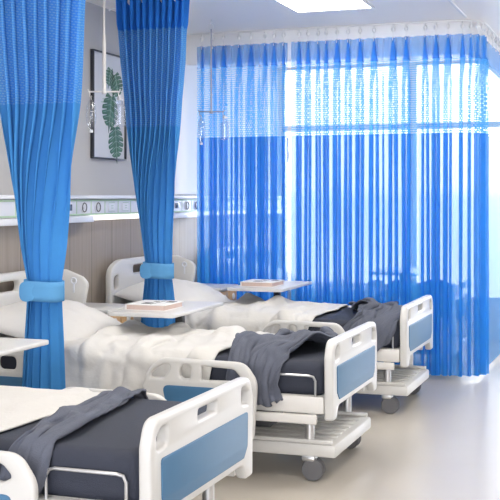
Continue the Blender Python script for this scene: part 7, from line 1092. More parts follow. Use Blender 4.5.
-485,-5,-6,-3,5,6,-1,-5,1,6,2,-4,-4,1,3,1,-1,1,3,-3,-6,-3,3,7,5,1,-3,-1,5,4,-2,-2,4,7,2,1,-2,-5,-5,-6,-3,-2,3,8,7,2,2,4,1,
-490,7,2,-4,0,5,5,-3,-5,2,7,1,-6,-6,0,4,6,4,2,-2,-7,-7,0,6,7,3,-2,1,1,3,-1,-5,-1,5,2,-3,-3,2,3,-1,-5,-6,1,6,2,-4,1,8,8,
-472,5,5,-1,-5,0,6,2,-3,-4,1,5,-1,-5,-5,1,6,7,2,-6,-7,-3,1,5,0,-4,-4,3,6,1,-2,0,-1,-2,-1,1,0,-2,1,4,2,-1,-2,3,-1,-6,0,7,7,
-458,6,6,4,-2,-4,0,5,3,-3,-4,-2,0,-2,-1,2,1,0,-1,-4,0,3,1,-1,-2,-5,-7,0,4,1,-4,-1,4,4,-2,-3,2,3,1,-3,-2,2,3,4,-1,-7,-3,5,3,
-428,-3,1,4,5,-1,-4,0,3,3,-2,-4,-5,-3,-1,3,3,0,-4,-4,2,2,-5,-7,-1,2,-1,-4,-3,4,4,1,-1,1,3,0,-2,0,4,4,-1,-4,-4,2,2,-2,-3,3,7,
-412,-6,-2,3,7,5,2,-1,2,1,0,-3,-3,-4,-3,-3,0,3,0,-5,-4,-2,-4,-3,-1,1,2,2,-1,-2,3,5,3,2,1,1,1,-1,-1,1,3,0,-4,-5,0,1,-1,-2,-1,
-418,4,2,1,3,5,3,0,1,3,1,1,0,1,2,-1,-4,-4,-2,-5,-5,-2,0,1,0,0,-1,3,3,3,2,3,5,6,4,0,-1,-1,1,1,-1,-2,-3,-5,-4,1,0,-3,-6,
-399,4,4,0,2,4,4,2,0,0,2,0,-3,-1,3,4,0,-2,-3,-4,-4,-4,-1,0,0,1,2,1,3,7,7,6,4,3,2,2,0,-1,-2,0,-1,-5,-5,-4,-1,0,1,-2,-3,
-369,3,0,-2,1,4,2,1,2,0,0,0,1,0,2,3,2,0,-4,-5,-5,-2,-1,1,-2,1,4,6,4,5,7,8,5,3,0,-2,-1,0,1,-3,-4,-4,-3,-2,0,1,1,0,-3,
-338,0,-2,-1,1,4,1,-2,-2,-1,3,4,1,1,2,2,1,0,-1,-3,-5,-2,0,2,0,-2,2,7,8,4,4,6,4,1,1,0,-1,0,2,-2,-5,-4,0,0,-1,1,1,-1,-2,
-316,3,2,-3,-3,-1,-2,0,2,1,6,8,1,-1,3,3,2,-2,-2,-1,-3,-4,-1,2,2,-1,0,5,10,5,1,1,3,-1,0,3,4,0,-1,-1,-1,0,0,-1,0,0,1,-1,-2,
-286,-6,-1,-2,-5,-5,-3,-2,3,7,11,10,6,0,-1,4,3,-1,-2,0,-2,-4,-3,0,3,1,1,3,7,7,1,-2,0,1,2,3,4,2,0,0,1,0,0,-1,-1,1,1,0,-1,
-268,-7,-5,-3,-2,-3,-3,-1,4,9,9,8,6,2,2,2,5,3,1,0,-1,-4,-3,0,2,2,1,2,3,4,5,2,0,0,2,4,4,2,1,2,0,-1,-3,0,2,1,1,-1,2,
-263,4,-1,-5,-4,-3,2,5,7,6,5,5,4,3,4,2,3,4,3,2,1,-2,-1,0,1,2,2,2,3,2,3,3,3,1,-1,2,5,4,2,3,0,-3,-4,0,3,3,2,0,1,
-249,2,2,0,-2,0,4,8,6,4,6,5,2,1,3,1,0,3,3,4,3,1,2,1,0,1,2,2,3,4,1,1,2,3,2,1,3,4,5,3,-1,-5,-3,2,4,2,1,2,1,
-231,4,5,2,-2,2,7,8,3,1,4,5,1,1,4,5,2,0,2,4,2,-1,1,3,2,2,3,1,1,4,4,3,0,1,2,4,3,3,5,3,-1,-4,-1,4,3,-2,0,4,2,
-205,2,6,2,-1,4,8,7,4,0,1,3,3,0,0,3,6,0,0,5,4,0,0,4,3,1,1,3,3,3,4,4,2,1,0,3,4,5,4,4,-1,-3,0,5,2,-2,-2,4,5,
-189,7,8,4,3,6,6,2,-1,1,0,2,5,6,1,-1,4,4,1,0,5,4,1,0,4,3,1,0,3,5,4,4,2,3,1,2,4,5,5,4,0,-2,-1,4,4,-1,-2,4,6,
-167,7,8,6,6,7,2,-1,1,3,3,1,1,4,4,3,1,1,3,2,2,4,5,2,1,4,3,1,1,2,3,5,4,2,2,3,3,4,5,6,2,-3,-3,3,5,2,1,4,5,
-141,4,7,7,6,6,4,0,0,1,4,4,2,-1,-1,4,5,4,4,6,3,0,3,5,3,2,2,3,2,3,0,2,5,5,1,1,3,4,4,4,3,1,-2,1,4,4,5,3,2,
-120,7,8,8,4,3,3,3,1,-2,-1,5,7,2,-2,0,8,10,8,6,2,-1,0,3,5,3,3,0,2,5,2,1,4,5,2,1,2,4,5,1,1,2,2,0,1,4,5,5,1,
-93,6,6,7,6,3,0,0,3,3,0,1,5,4,3,4,10,11,8,3,0,-1,0,2,1,3,6,3,0,3,3,3,2,5,4,1,0,1,6,5,0,1,5,2,-1,1,3,6,5,
-63,4,4,6,6,3,3,0,-1,3,5,4,5,6,4,4,7,7,5,3,4,1,2,0,0,1,4,6,2,1,3,2,0,2,5,4,3,1,1,5,3,3,4,3,0,-2,0,5,8,
-31,3,2,3,4,3,4,5,2,0,3,6,8,8,6,4,4,4,2,1,4,3,2,1,0,0,4,5,3,2,3,2,0,-2,4,7,5,4,3,3,4,1,2,3,1,-2,0,3,3,
-1,2,2,4,2,0,2,7,7,5,2,6,6,7,6,6,5,3,1,0,3,3,2,0,1,1,2,4,3,0,0,2,4,3,3,5,5,5,6,4,3,0,-1,2,1,-1,2,3,4,
34,-1,0,4,3,0,0,4,8,8,6,6,6,6,5,4,4,3,2,1,2,4,0,-1,1,3,2,1,0,2,4,4,5,4,3,4,4,4,5,4,3,1,-1,0,0,0,0,2,6,
65,1,1,1,3,1,0,4,8,8,7,7,5,5,4,3,3,2,2,1,3,2,-1,-1,1,3,2,3,3,3,5,4,4,3,4,4,4,4,3,2,2,3,2,0,-1,-2,-3,-1,-2,
96,2,1,1,1,0,1,6,10,8,6,6,5,3,2,3,1,2,3,2,3,3,0,-1,1,1,2,3,3,4,6,5,4,3,2,2,4,5,4,1,3,4,2,0,-2,-2,-3,-1,1,
130,-1,1,2,0,-1,2,7,9,8,5,3,4,4,3,3,2,1,2,2,2,2,2,2,2,3,3,1,1,3,5,4,3,3,4,2,3,5,4,3,3,4,2,-3,-3,1,0,-1,1,
163,-1,0,1,0,0,2,6,8,7,6,4,1,1,3,3,4,4,3,3,0,-1,0,2,4,3,5,3,1,0,4,4,2,2,3,4,3,4,4,5,4,4,-2,-4,-1,0,0,2,4,
195,-1,0,1,0,1,2,4,4,5,6,5,2,1,2,1,3,7,5,3,-1,-1,1,1,3,2,3,4,3,2,2,3,5,3,2,2,2,4,4,3,1,4,0,-3,-1,2,3,3,2,
218,5,4,1,1,0,2,3,2,2,3,2,3,4,4,2,4,5,4,0,0,3,2,1,1,2,1,2,4,2,2,4,5,4,2,2,3,1,2,2,0,-1,1,0,0,3,4,5,4,
250,2,5,3,2,0,2,2,2,2,1,1,3,1,2,4,4,3,4,3,0,0,4,3,1,2,0,1,2,2,4,4,6,4,1,2,3,3,0,0,1,0,1,2,1,1,1,1,-2,
272,4,7,5,3,3,3,1,2,2,2,2,2,0,0,2,5,2,0,2,3,-1,0,3,5,3,2,3,2,0,2,4,6,5,4,2,1,2,2,0,0,0,0,1,-1,0,2,3,6,
299,5,5,3,3,6,6,3,2,1,2,2,3,0,0,0,2,4,-1,-2,3,1,-2,1,5,5,3,4,5,1,0,1,4,4,5,4,3,1,0,1,1,-1,-1,-1,-3,-1,1,3,0,
326,4,5,4,2,4,6,6,4,2,2,1,2,1,0,0,1,0,-1,-1,-1,1,2,0,0,5,6,5,5,4,1,0,0,1,3,3,2,4,2,1,0,-1,-2,0,-1,-1,0,1,3,
353,6,6,4,1,1,2,5,5,3,1,1,2,1,1,-1,2,1,1,-2,-4,-2,4,4,2,2,0,0,2,3,4,4,1,0,1,2,3,4,2,2,1,-1,-1,1,1,-1,0,1,-2,
388,3,6,3,0,-1,0,4,5,-1,-3,-2,2,5,2,1,1,3,2,0,-2,-3,-2,1,4,4,3,-1,-2,-2,1,4,1,0,0,1,2,0,-1,0,1,1,2,5,3,0,1,6,10,
423,-5,1,4,3,1,-2,2,4,2,-4,-5,-2,3,5,3,1,0,-2,-4,1,5,1,-2,-2,1,4,6,1,-2,-1,3,4,-1,-4,1,4,1,-2,-1,2,0,0,2,5,2,-3,-3,-4,
430,6,3,1,3,4,2,0,2,4,-2,-6,-5,0,4,4,0,-4,-5,-2,3,6,5,1,-1,-1,2,4,5,1,-2,-1,4,2,-2,-3,1,1,-3,1,5,4,0,-4,-3,1,4,1,-1,
463,-5,0,0,0,0,4,5,4,2,-2,-6,-6,0,4,3,2,-2,-2,-3,-1,5,5,-1,-3,1,5,1,0,2,4,2,0,1,2,0,-1,-1,-3,0,5,6,3,-2,-5,-5,-3,2,4,
460,6,6,2,-1,-2,0,2,6,7,4,-4,-7,-2,3,4,-2,-4,0,4,-1,-3,1,3,2,1,4,3,1,0,2,5,1,-3,-3,2,6,3,-5,-6,0,6,7,0,-2,-3,-3,-3,4,
462,6,7,15,8,-4,-8,-3,-2,9,13,7,-2,-12,0,9,1,-9,-11,11,7,-2,-10,-11,-1,12,10,8,0,7,1,-2,1,4,-7,-11,4,12,5,-6,-11,4,9,-7,-14,0,13,6,-13,
482,-9,-8,-6,-3,4,-9,-2,5,-4,0,8,8,-2,-4,-2,2,7,1,-10,-4,-8,0,6,-8,-10,-6,2,-12,-6,2,-1,0,6,-1,0,4,-1,9,-2,-7,-1,5,10,-4,-11,4,11,5,
509,-9,-7,-6,-3,-2,-1,-2,-1,1,0,2,4,2,0,-2,-2,0,0,-1,-4,-5,-4,-2,-1,-5,-6,-4,-3,-5,-3,1,2,1,0,0,1,2,2,1,-4,-1,2,5,-1,-6,-3,5,6,
525,-3,-6,-3,-3,-4,-3,0,0,2,1,0,2,2,0,-1,-1,-2,-1,-1,-3,-5,-3,-1,-3,-5,-5,-3,-2,-4,-5,-2,2,3,1,-1,0,0,2,3,-1,-4,-1,4,1,-5,-6,0,5,
554,-5,-4,-5,-4,-4,-3,-1,-2,1,2,1,-1,1,2,0,-1,-2,-2,0,-2,-5,-6,-4,-2,-1,-3,-4,-5,-4,-1,-2,-2,2,3,-1,1,2,1,2,0,-2,-3,0,1,-3,-6,-7,-7,
582,-7,-4,-4,-6,-6,-3,0,0,-3,-1,1,3,1,-1,-1,0,0,-4,-2,1,-3,-5,-5,-5,-2,-2,-1,-5,-4,-1,0,-2,-1,0,-1,0,1,3,5,2,0,-2,-2,-2,-4,-6,-5,-7,
609,-10,-6,-3,-3,-6,-6,-1,1,-1,-4,-2,4,4,0,-3,-2,-1,-2,-3,1,-1,-4,-6,-6,-5,-3,-1,0,-2,-1,1,-1,-2,-1,-2,0,0,0,3,5,5,-1,-3,-4,-4,-4,-4,-5,
629,-5,-7,-5,-1,-4,-6,-5,0,1,-1,-3,0,5,1,-1,-2,-4,-2,-1,-1,-2,-7,-6,-4,-2,-2,-3,-1,-1,0,1,-1,-1,0,0,-1,0,1,3,2,3,1,-2,-3,-1,-5,-5,-6,
648,-5,-5,-6,-4,0,-2,-6,-5,-1,4,2,1,2,-2,-3,0,1,-2,-3,-6,-7,-6,-5,-4,-1,2,1,-2,-1,2,1,-2,-2,1,2,-1,-3,1,4,4,1,-2,-3,-1,2,-3,-7,-6,
658,-3,-4,-5,-5,-2,0,-1,-5,-5,0,4,6,4,1,-3,-3,-1,1,-1,-6,-9,-4,-2,-5,-5,-1,3,2,-2,-2,1,4,1,-2,-1,1,1,-2,-2,2,5,2,-4,-4,0,1,-3,-7,
671,-5,-4,-4,-4,-5,-5,-3,-3,-1,1,2,5,6,6,3,-1,-4,-2,-1,-4,-6,-5,-4,-5,-1,-3,-2,3,5,1,-1,-1,-1,1,-1,-1,2,2,1,-1,0,1,0,-6,-7,-3,3,9,
680,-4,-5,-5,-5,-4,-5,-2,0,0,2,3,2,2,4,5,4,-1,-2,-3,-6,-7,-8,-8,-5,-2,2,2,1,1,5,6,1,-2,-2,1,3,1,-2,-1,0,1,0,-2,-4,-6,-5,-4,1,
682,-4,-6,-5,-5,-4,-2,-1,2,2,1,4,6,2,2,4,2,-2,-6,-7,-8,-8,-7,-3,0,-2,-1,4,5,-1,-1,4,8,6,1,-3,-4,0,2,1,-1,0,1,-5,-6,-5,-6,-5,-4,
694,-8,-5,-5,-7,-7,-2,2,2,2,-1,1,5,2,-2,-2,1,0,-6,-8,-5,-2,-3,-3,3,3,-3,-2,5,5,-1,-3,3,7,6,3,-1,-6,-3,3,5,1,-3,-8,-7,-5,-6,-5,-1,
702,-8,-6,-6,-6,-6,-2,1,2,0,-5,-2,5,2,-5,-6,-2,1,-5,-6,0,5,-1,-4,1,6,4,-3,-2,5,5,0,-1,3,2,2,3,0,-2,1,5,-1,-7,-9,-6,-5,-7,-2,2,
704,-10,-8,-5,-1,1,2,-1,-2,0,-3,-3,1,-1,-5,-7,-4,-1,-3,-5,0,7,4,0,-1,6,7,-1,-4,1,7,5,1,3,0,-3,-3,0,4,4,0,-7,-8,-7,-6,-7,-5,0,5,
706,-7,-5,-5,1,6,5,1,-4,-4,-5,-6,-3,-1,-3,-5,-5,-3,-2,-4,-1,5,8,4,-1,2,7,4,-2,-3,4,7,6,2,-2,-5,-6,-1,3,4,-3,-9,-8,-7,-6,-7,-3,2,6,
693,5,3,1,0,4,6,3,-5,-5,-5,-4,-5,-3,-2,-3,-5,-6,-5,-3,1,6,7,2,-3,-1,6,9,4,-2,0,4,6,2,-2,-4,-5,-3,2,1,-6,-8,-6,-7,-7,-7,0,6,5,
712,-4,0,4,7,5,4,-2,-8,-6,-1,-4,-5,-7,-5,-1,1,-3,-6,-5,1,6,5,-1,-6,-5,3,8,5,-1,-1,3,5,-1,-4,-1,3,0,-2,-1,-6,-6,-5,-6,-7,-6,0,5,5,
709,6,3,5,6,7,3,-4,-8,-6,-1,-3,-5,-7,-4,0,3,-1,-6,-6,-4,0,1,-2,-4,-1,-1,0,4,4,1,-3,0,1,0,-2,1,4,2,-2,-5,-6,-6,-2,-3,-6,-5,0,5,
729,-7,0,6,6,6,3,-3,-7,-8,-4,-3,-6,-6,-1,2,2,-3,-6,-3,-5,-7,-5,-1,-2,0,0,-3,-2,3,5,2,-3,-3,2,4,1,0,0,0,-5,-7,-5,2,0,-6,-6,-1,5,
714,5,5,6,5,5,1,-5,-8,-8,-7,-2,-3,-5,-6,-1,1,-3,-6,-1,-2,-4,-6,-1,-1,-4,-3,-1,-3,-1,4,6,3,-1,-3,0,5,4,2,-3,-6,-7,-4,2,-2,-6,-6,-2,1,
722,-6,1,6,8,5,-2,-8,-8,-8,-8,-6,-1,-1,-4,-5,-2,0,-4,-5,-1,-1,-4,-5,-1,0,-4,-5,-2,0,2,5,7,5,-2,-5,0,6,6,0,-5,-8,-5,1,-1,-7,-6,0,6,
724,-5,-2,2,4,2,-6,-8,-6,-2,-3,-7,-6,-2,0,-2,-6,-4,-2,-3,-5,-2,-1,-5,-5,1,0,-4,-1,4,3,1,2,5,4,-1,-3,0,4,3,-2,-7,-8,-2,2,-4,-5,-2,7,
704,4,5,0,-3,-1,-2,-4,-6,-3,0,-1,-3,-6,-5,-5,-5,-5,-1,1,-5,-7,-5,-3,-4,-1,4,3,-1,3,7,4,-2,1,7,5,0,-5,-6,-1,0,-4,-7,-3,2,2,-2,-6,-7,
693,2,3,4,0,-2,-2,-2,-4,-6,-5,-1,1,-4,-7,-5,-1,0,-2,-5,-7,-8,-6,-2,1,0,4,7,5,3,6,7,-1,-2,2,5,1,-3,-6,-7,-3,-2,-3,-6,-5,0,3,4,5,
679,7,4,2,3,0,-4,-6,-1,-2,-5,-6,-4,-4,-6,-4,1,3,-1,-7,-8,-7,-3,3,7,5,2,4,8,5,3,3,2,1,-1,-2,-6,-5,-3,-5,-6,-4,0,-2,-5,-2,1,2,5,
669,6,6,5,1,-1,-3,-5,-6,-4,-2,-3,-3,-1,-6,-9,-4,1,0,-4,-2,0,0,4,7,8,5,2,5,6,4,-1,-5,-3,0,-2,-4,-5,-6,-7,-7,-4,0,1,1,6,5,0,-6,
657,6,7,5,0,-2,-1,-1,-5,-7,-6,0,0,-1,-4,-8,-7,1,4,0,-3,-1,3,5,6,8,3,1,3,6,2,-3,-7,-7,-3,0,1,0,-3,-7,-7,-4,0,3,5,7,6,1,-3,
647,7,8,5,-1,-6,-5,0,1,-4,-5,-1,1,-1,1,-3,-6,-2,4,4,-3,-5,2,7,9,8,5,-2,-1,2,-1,-7,-8,-6,-3,-1,-1,3,2,-2,-5,-6,1,5,8,6,5,-1,-8,
644,7,8,3,-2,-6,-9,-6,0,3,0,-1,4,5,2,-3,-3,-5,-2,3,1,-2,4,6,4,5,6,1,-4,-3,0,-4,-7,-4,1,-3,-7,-4,2,3,-1,-4,0,5,7,5,5,5,3,
643,8,7,1,-5,-7,-7,-6,0,7,6,-1,-3,-1,2,-1,0,1,-1,-4,-1,5,9,7,1,-2,0,2,-1,-3,-1,2,-3,-5,-1,-1,-5,-7,-2,2,0,-2,2,6,7,2,5,6,6,
649,6,4,-1,-7,-6,-7,-5,0,8,7,-1,-5,-5,0,4,2,0,-1,-4,-1,5,8,8,6,2,-3,-4,-2,1,1,-1,-4,-6,-6,-1,2,0,-4,-3,0,1,3,6,5,4,6,3,3,
657,4,1,-6,-6,-5,-6,-5,0,6,5,-3,-6,-5,1,6,6,0,-6,-3,4,7,4,5,6,4,-1,-6,-6,-2,2,-3,-4,-2,-3,-5,-1,3,2,-3,-3,2,6,6,6,7,5,-1,-6,
661,2,-2,-6,-5,-5,-7,-5,0,6,5,-1,-5,-3,1,0,1,1,-2,-1,6,9,6,1,-2,-1,1,-1,-5,-6,-1,1,-3,-5,0,3,-1,-3,-2,0,0,4,6,6,7,6,1,-5,-5,
667,-2,-4,-7,-5,-5,-7,-4,2,3,1,0,-3,-3,3,5,0,-3,-2,4,8,7,1,-1,-1,-1,-3,-2,-1,-3,-6,-2,1,-2,-2,4,4,-2,-5,0,3,6,5,5,6,3,-1,-5,-8,
662,2,-3,-6,-6,-6,-7,-3,3,4,-1,-1,2,1,0,2,3,-2,0,6,5,-1,-5,-3,2,6,3,-2,-6,-6,-6,-4,1,3,1,-1,1,3,2,1,4,6,6,4,0,-3,-2,2,7,
657,6,0,-6,-7,-7,-7,-3,3,5,-1,-5,-1,5,6,3,1,2,0,1,3,-1,-3,-1,3,5,4,-1,-6,-8,-6,0,-3,0,3,1,-2,0,5,5,1,-1,3,5,3,-1,-4,-5,-6,
657,7,2,-5,-8,-8,-8,-4,4,5,0,-6,-1,6,8,6,1,2,4,2,0,3,2,-2,-3,0,3,0,-5,-8,-6,-1,-1,-4,-1,4,4,-2,-2,2,3,0,-2,1,4,5,-1,-4,-8,
648,8,4,-2,-6,-4,-6,-6,-1,5,4,-1,-2,5,9,8,4,1,5,5,1,1,4,0,-5,-6,-5,-1,-2,-8,-10,-6,-2,2,0,3,4,0,-4,-2,1,5,5,5,3,3,3,2,3,
653,3,4,-2,-7,-5,-1,-2,-4,-1,4,4,1,3,6,9,7,6,6,6,2,-1,-1,-3,-6,-7,-6,-5,-2,-5,-7,-9,-4,1,2,1,3,4,1,3,4,3,1,0,0,-3,-1,3,4,
638,9,5,0,-5,-7,-2,2,3,-1,-1,3,5,2,2,4,8,8,7,3,-3,-3,-1,-1,-4,-7,-7,-6,-5,-2,-3,-4,-4,-2,0,3,3,6,6,5,4,2,1,0,-1,-2,-3,-3,-6,
626,9,5,2,-3,-6,-4,2,5,0,-4,-1,5,7,3,1,2,7,6,3,0,-4,-5,-2,-2,-2,-2,-5,-7,-5,-1,-1,-5,-4,1,5,4,3,2,4,3,1,3,3,1,-3,-1,1,4,
631,-7,-1,2,0,-5,-7,1,5,1,-4,-4,4,7,8,5,3,3,1,1,3,2,-1,-5,-7,-5,-1,1,-3,-7,-4,3,4,0,-2,3,5,2,-2,3,5,0,-2,-1,2,0,-4,-4,-3,
601,5,0,-1,-2,0,-3,-3,0,3,-2,-4,0,6,8,8,6,1,-2,0,5,5,1,-2,-6,-6,-5,-2,1,-4,-5,-2,4,4,-2,-2,3,4,0,4,8,6,0,-6,-5,-1,2,-2,-6,
597,-6,-2,-4,-3,-3,-1,0,0,0,-2,-5,-1,4,8,9,8,4,1,-1,1,3,3,-1,-5,-2,-1,-4,-5,-4,1,0,-1,1,2,-1,0,2,0,3,7,8,4,-1,-5,-6,-1,3,3,
564,2,1,-2,-4,-6,-2,-1,0,2,0,-3,-4,2,7,9,6,2,5,5,1,-1,1,2,-2,-3,0,1,-2,-5,-3,2,1,-4,-3,3,4,1,-1,-2,2,7,7,4,0,-4,-4,1,8,
535,1,3,-1,8,-6,-10,-7,-2,3,0,10,-4,-6,4,12,10,-3,1,8,10,4,-10,-2,4,0,-4,5,0,12,-3,-13,-4,1,-10,-3,1,4,10,-8,-4,6,10,3,1,1,-4,0,-3]),
    'throw_c': (24, 46, [
546,7,6,4,7,5,8,5,7,4,0,5,7,1,8,2,10,2,10,3,7,-3,-4,0,-10,
550,5,4,6,7,6,6,7,7,5,5,3,5,4,4,5,7,5,6,7,8,1,-3,0,-7,
557,4,3,5,7,6,7,7,6,5,6,4,4,6,4,5,6,6,6,7,7,5,-3,2,-4,
561,4,5,5,6,5,7,6,6,6,7,6,3,6,5,5,5,5,7,6,7,7,-1,2,5,
567,5,4,3,6,5,7,6,6,6,6,6,2,7,6,5,5,5,8,5,6,7,2,4,5,
576,2,4,3,5,6,6,6,5,6,6,5,3,5,6,6,6,5,6,7,5,6,5,6,4,
587,-4,5,3,5,5,7,6,4,4,6,4,4,6,4,7,5,6,6,6,6,7,6,5,5,
597,-6,2,6,3,5,6,6,5,4,3,3,5,5,5,7,6,5,6,6,6,6,7,6,6,
596,3,1,5,4,5,5,4,5,5,3,2,4,5,6,6,7,6,6,5,5,6,4,7,4,
598,5,2,3,6,8,4,3,4,5,4,2,2,6,6,6,7,6,5,6,5,6,3,3,8,
615,-7,1,2,5,7,7,5,3,6,3,0,1,6,7,7,7,7,5,6,5,6,5,0,7,
605,3,-4,2,7,8,5,7,7,6,-1,0,4,7,7,10,8,7,5,6,6,7,3,-4,6,
608,-8,-6,4,8,9,8,8,7,4,-1,4,7,7,8,11,10,6,5,6,7,7,-1,-6,8,
601,-9,-1,7,8,9,8,6,4,6,4,6,7,7,8,10,9,7,5,7,8,5,-5,-4,9,
586,4,5,8,9,7,7,5,2,8,7,4,7,6,9,7,7,8,6,8,9,2,-8,1,6,
593,6,6,7,10,6,4,5,2,6,8,2,6,7,7,8,4,8,6,8,9,-1,-7,3,8,
603,6,7,8,8,4,2,4,3,3,7,3,6,5,5,7,5,7,6,8,7,-3,-5,6,7,
616,2,3,7,6,4,0,0,6,4,5,5,5,6,2,6,6,6,6,7,6,-4,-1,5,8,
612,6,3,4,4,4,0,1,8,4,2,5,6,6,5,3,5,6,4,7,4,-2,4,3,5,
606,6,1,4,5,1,3,4,8,5,2,3,7,5,6,2,4,5,4,6,4,0,6,1,6,
607,-3,-1,4,6,1,5,3,7,5,4,3,6,5,6,4,3,7,3,4,4,2,6,0,8,
593,2,-1,5,5,3,4,4,5,5,4,5,5,5,6,7,2,5,5,3,4,2,6,1,6,
578,5,3,5,5,5,2,5,4,6,5,4,5,6,6,5,4,4,5,3,5,1,5,3,6,
578,-5,5,7,5,5,5,2,3,7,6,2,6,5,6,4,4,5,5,3,4,3,5,6,6,
563,4,5,8,5,3,4,1,5,9,5,1,6,7,4,4,5,7,7,3,3,4,4,7,7,
558,2,6,6,4,3,4,5,7,7,4,4,5,6,4,6,7,7,5,3,2,5,4,7,6,
559,-5,5,7,3,5,5,7,4,6,7,6,4,2,7,7,5,5,6,3,2,8,6,3,6,
554,-5,4,7,5,4,7,7,3,6,7,6,3,3,7,7,4,5,8,7,1,7,6,1,8,
547,-3,5,6,5,5,7,7,5,6,7,7,1,3,8,7,2,6,9,8,4,6,4,0,7,
541,-1,7,3,4,8,7,7,6,5,8,6,4,4,7,8,3,6,6,6,8,8,2,-5,5,
533,5,6,0,5,8,7,7,7,7,9,3,4,7,6,7,7,6,4,5,9,8,0,-7,1,
529,8,4,-4,7,9,7,7,6,9,9,5,2,6,6,8,7,5,6,6,7,7,-3,-4,8,
526,9,0,-6,9,10,7,7,7,9,9,5,4,7,4,6,8,5,6,5,7,5,-5,2,7,
525,9,-4,-7,10,11,7,7,8,10,6,4,7,6,5,5,5,6,6,5,6,2,-3,6,7,
522,10,-7,-6,10,11,9,7,7,8,5,4,7,5,6,4,5,6,5,5,5,3,3,7,0,
521,8,-6,-6,10,10,8,6,6,6,5,6,6,7,5,2,5,6,5,5,4,3,6,6,6,
516,8,-3,-5,9,9,7,4,5,6,7,6,6,6,5,1,5,5,6,5,4,5,6,7,4,
511,5,2,-2,7,8,7,3,4,6,8,7,4,6,5,-1,6,5,6,6,7,6,6,8,6,
503,4,6,3,6,7,7,3,2,7,7,8,5,2,5,0,5,8,7,8,8,6,6,8,8,
492,9,7,7,6,7,6,5,0,5,7,8,4,1,6,4,6,8,6,8,9,8,8,7,2,
498,2,7,6,7,7,6,5,0,3,6,6,5,3,4,8,7,8,7,5,9,9,10,8,5,
502,0,8,6,6,6,5,2,4,2,6,5,6,6,3,5,8,8,8,6,7,7,6,7,3,
498,7,8,6,5,6,5,0,2,7,5,6,4,6,6,5,6,6,5,6,6,6,5,5,7,
500,6,8,7,6,5,6,1,0,7,5,4,6,5,7,5,6,4,5,5,3,5,4,5,5,
500,7,8,6,5,6,5,4,0,5,5,4,5,6,6,6,5,6,5,5,2,3,5,5,1,
499,8,8,7,5,4,6,4,2,3,5,4,5,6,6,6,6,6,4,4,5,2,6,7,6,
504,6,5,6,9,-1,8,7,0,9,0,5,5,3,6,7,4,5,8,1,8,1,4,6,6,
-522,8,5,-9,-4,17,-13,14,1,-18,12,2,-12,11,-11,0,8,15,-16,22,-8,19,10,12,-3,
-516,7,7,-6,0,-1,5,0,1,3,1,6,-3,-2,-6,0,-5,4,8,-3,0,13,13,9,8,
-491,-14,8,-2,-2,-9,3,6,0,6,1,3,7,-3,-9,2,-3,-5,8,1,-5,9,13,7,10,
-486,-16,3,1,1,-3,0,3,2,1,-3,-1,10,1,-2,1,5,-2,1,-1,-5,3,13,7,-3,
-485,-10,1,5,-3,5,-4,1,2,2,-6,-1,10,0,3,2,3,7,-2,-8,-8,2,12,5,5,
-490,8,-1,6,-4,6,-4,-4,8,5,-8,-5,10,1,3,1,-3,4,-4,2,-5,-3,6,0,14,
-472,8,-2,3,0,-1,1,-7,6,6,-9,-2,3,-6,6,0,-1,-2,0,1,3,-1,0,-3,12,
-458,12,2,-3,5,-4,-3,-3,3,-1,-3,2,-3,-9,1,0,2,1,0,2,-1,2,1,-6,6,
-428,-2,7,-2,3,-1,-7,-4,4,-3,-2,-4,-6,-1,-4,5,2,3,-1,3,2,-5,1,-3,9,
-412,-7,8,5,2,1,-5,-6,-2,0,-7,-5,-4,2,1,2,7,4,1,-1,3,-4,-4,-1,-3,
-418,7,5,7,2,3,0,1,-3,-6,-8,-3,0,0,5,6,8,8,0,0,0,-6,-7,-1,-8,
-399,7,3,7,3,2,-2,2,3,-5,-8,-4,-1,3,6,12,10,5,1,-2,-2,-8,-6,1,-5,
-369,3,0,5,2,1,1,2,4,-3,-9,-3,-1,4,10,12,12,3,-2,0,-6,-7,-2,2,-3,
-338,-2,0,3,-2,3,4,3,3,-1,-7,-3,1,2,13,9,9,2,0,1,-6,-4,0,0,-2,
-316,3,-4,-3,1,8,8,3,4,-3,-4,-4,2,1,13,7,3,1,5,0,-2,0,-1,1,-3,
-286,-8,-6,-7,2,16,14,2,5,-2,-3,-5,2,2,10,7,0,2,7,2,1,-1,0,1,-1,
-268,-11,-6,-5,4,16,13,5,6,5,-2,-6,2,3,6,8,2,2,7,4,2,-3,1,2,1,
-263,2,-7,-1,10,12,9,7,5,6,3,-2,1,4,5,5,5,2,6,6,2,-5,2,4,2,
-249,4,-1,4,12,10,7,4,3,6,6,2,2,3,5,5,3,5,4,8,2,-5,4,3,3,
-231,8,2,8,11,5,7,4,6,3,5,2,4,4,4,7,3,4,6,8,2,-4,5,0,5,
-205,7,3,11,9,3,5,2,7,2,7,2,5,4,5,7,5,3,6,9,3,-2,5,-2,8,
-189,14,9,10,3,1,7,5,4,5,5,5,4,4,4,8,6,4,7,9,4,-2,6,0,8,
-167,14,13,8,1,5,4,6,5,4,5,7,5,6,3,5,7,6,5,9,6,-2,5,5,8,
-141,11,13,9,2,4,5,1,7,9,8,4,7,5,4,3,7,6,4,8,7,0,4,8,6,
-120,15,12,6,3,0,9,2,9,16,7,1,6,6,4,6,5,7,3,8,4,3,2,8,6,
-93,13,11,4,3,3,6,8,13,17,5,0,3,7,5,5,5,8,3,6,5,5,2,4,11,
-63,9,10,6,2,6,9,10,11,12,6,3,1,6,6,5,3,6,6,4,7,7,2,1,11,
-31,5,7,7,6,5,13,13,9,6,5,5,1,4,8,4,2,4,11,7,6,4,3,-1,6,
-1,5,5,3,12,9,11,13,10,4,4,4,2,3,6,2,5,6,10,10,7,1,2,1,7,
34,0,5,2,11,14,12,10,9,5,3,3,1,4,3,5,9,7,8,9,6,1,0,0,8,
65,2,3,3,11,15,12,8,6,5,4,1,1,5,5,7,9,7,8,7,4,5,-2,-3,-4,
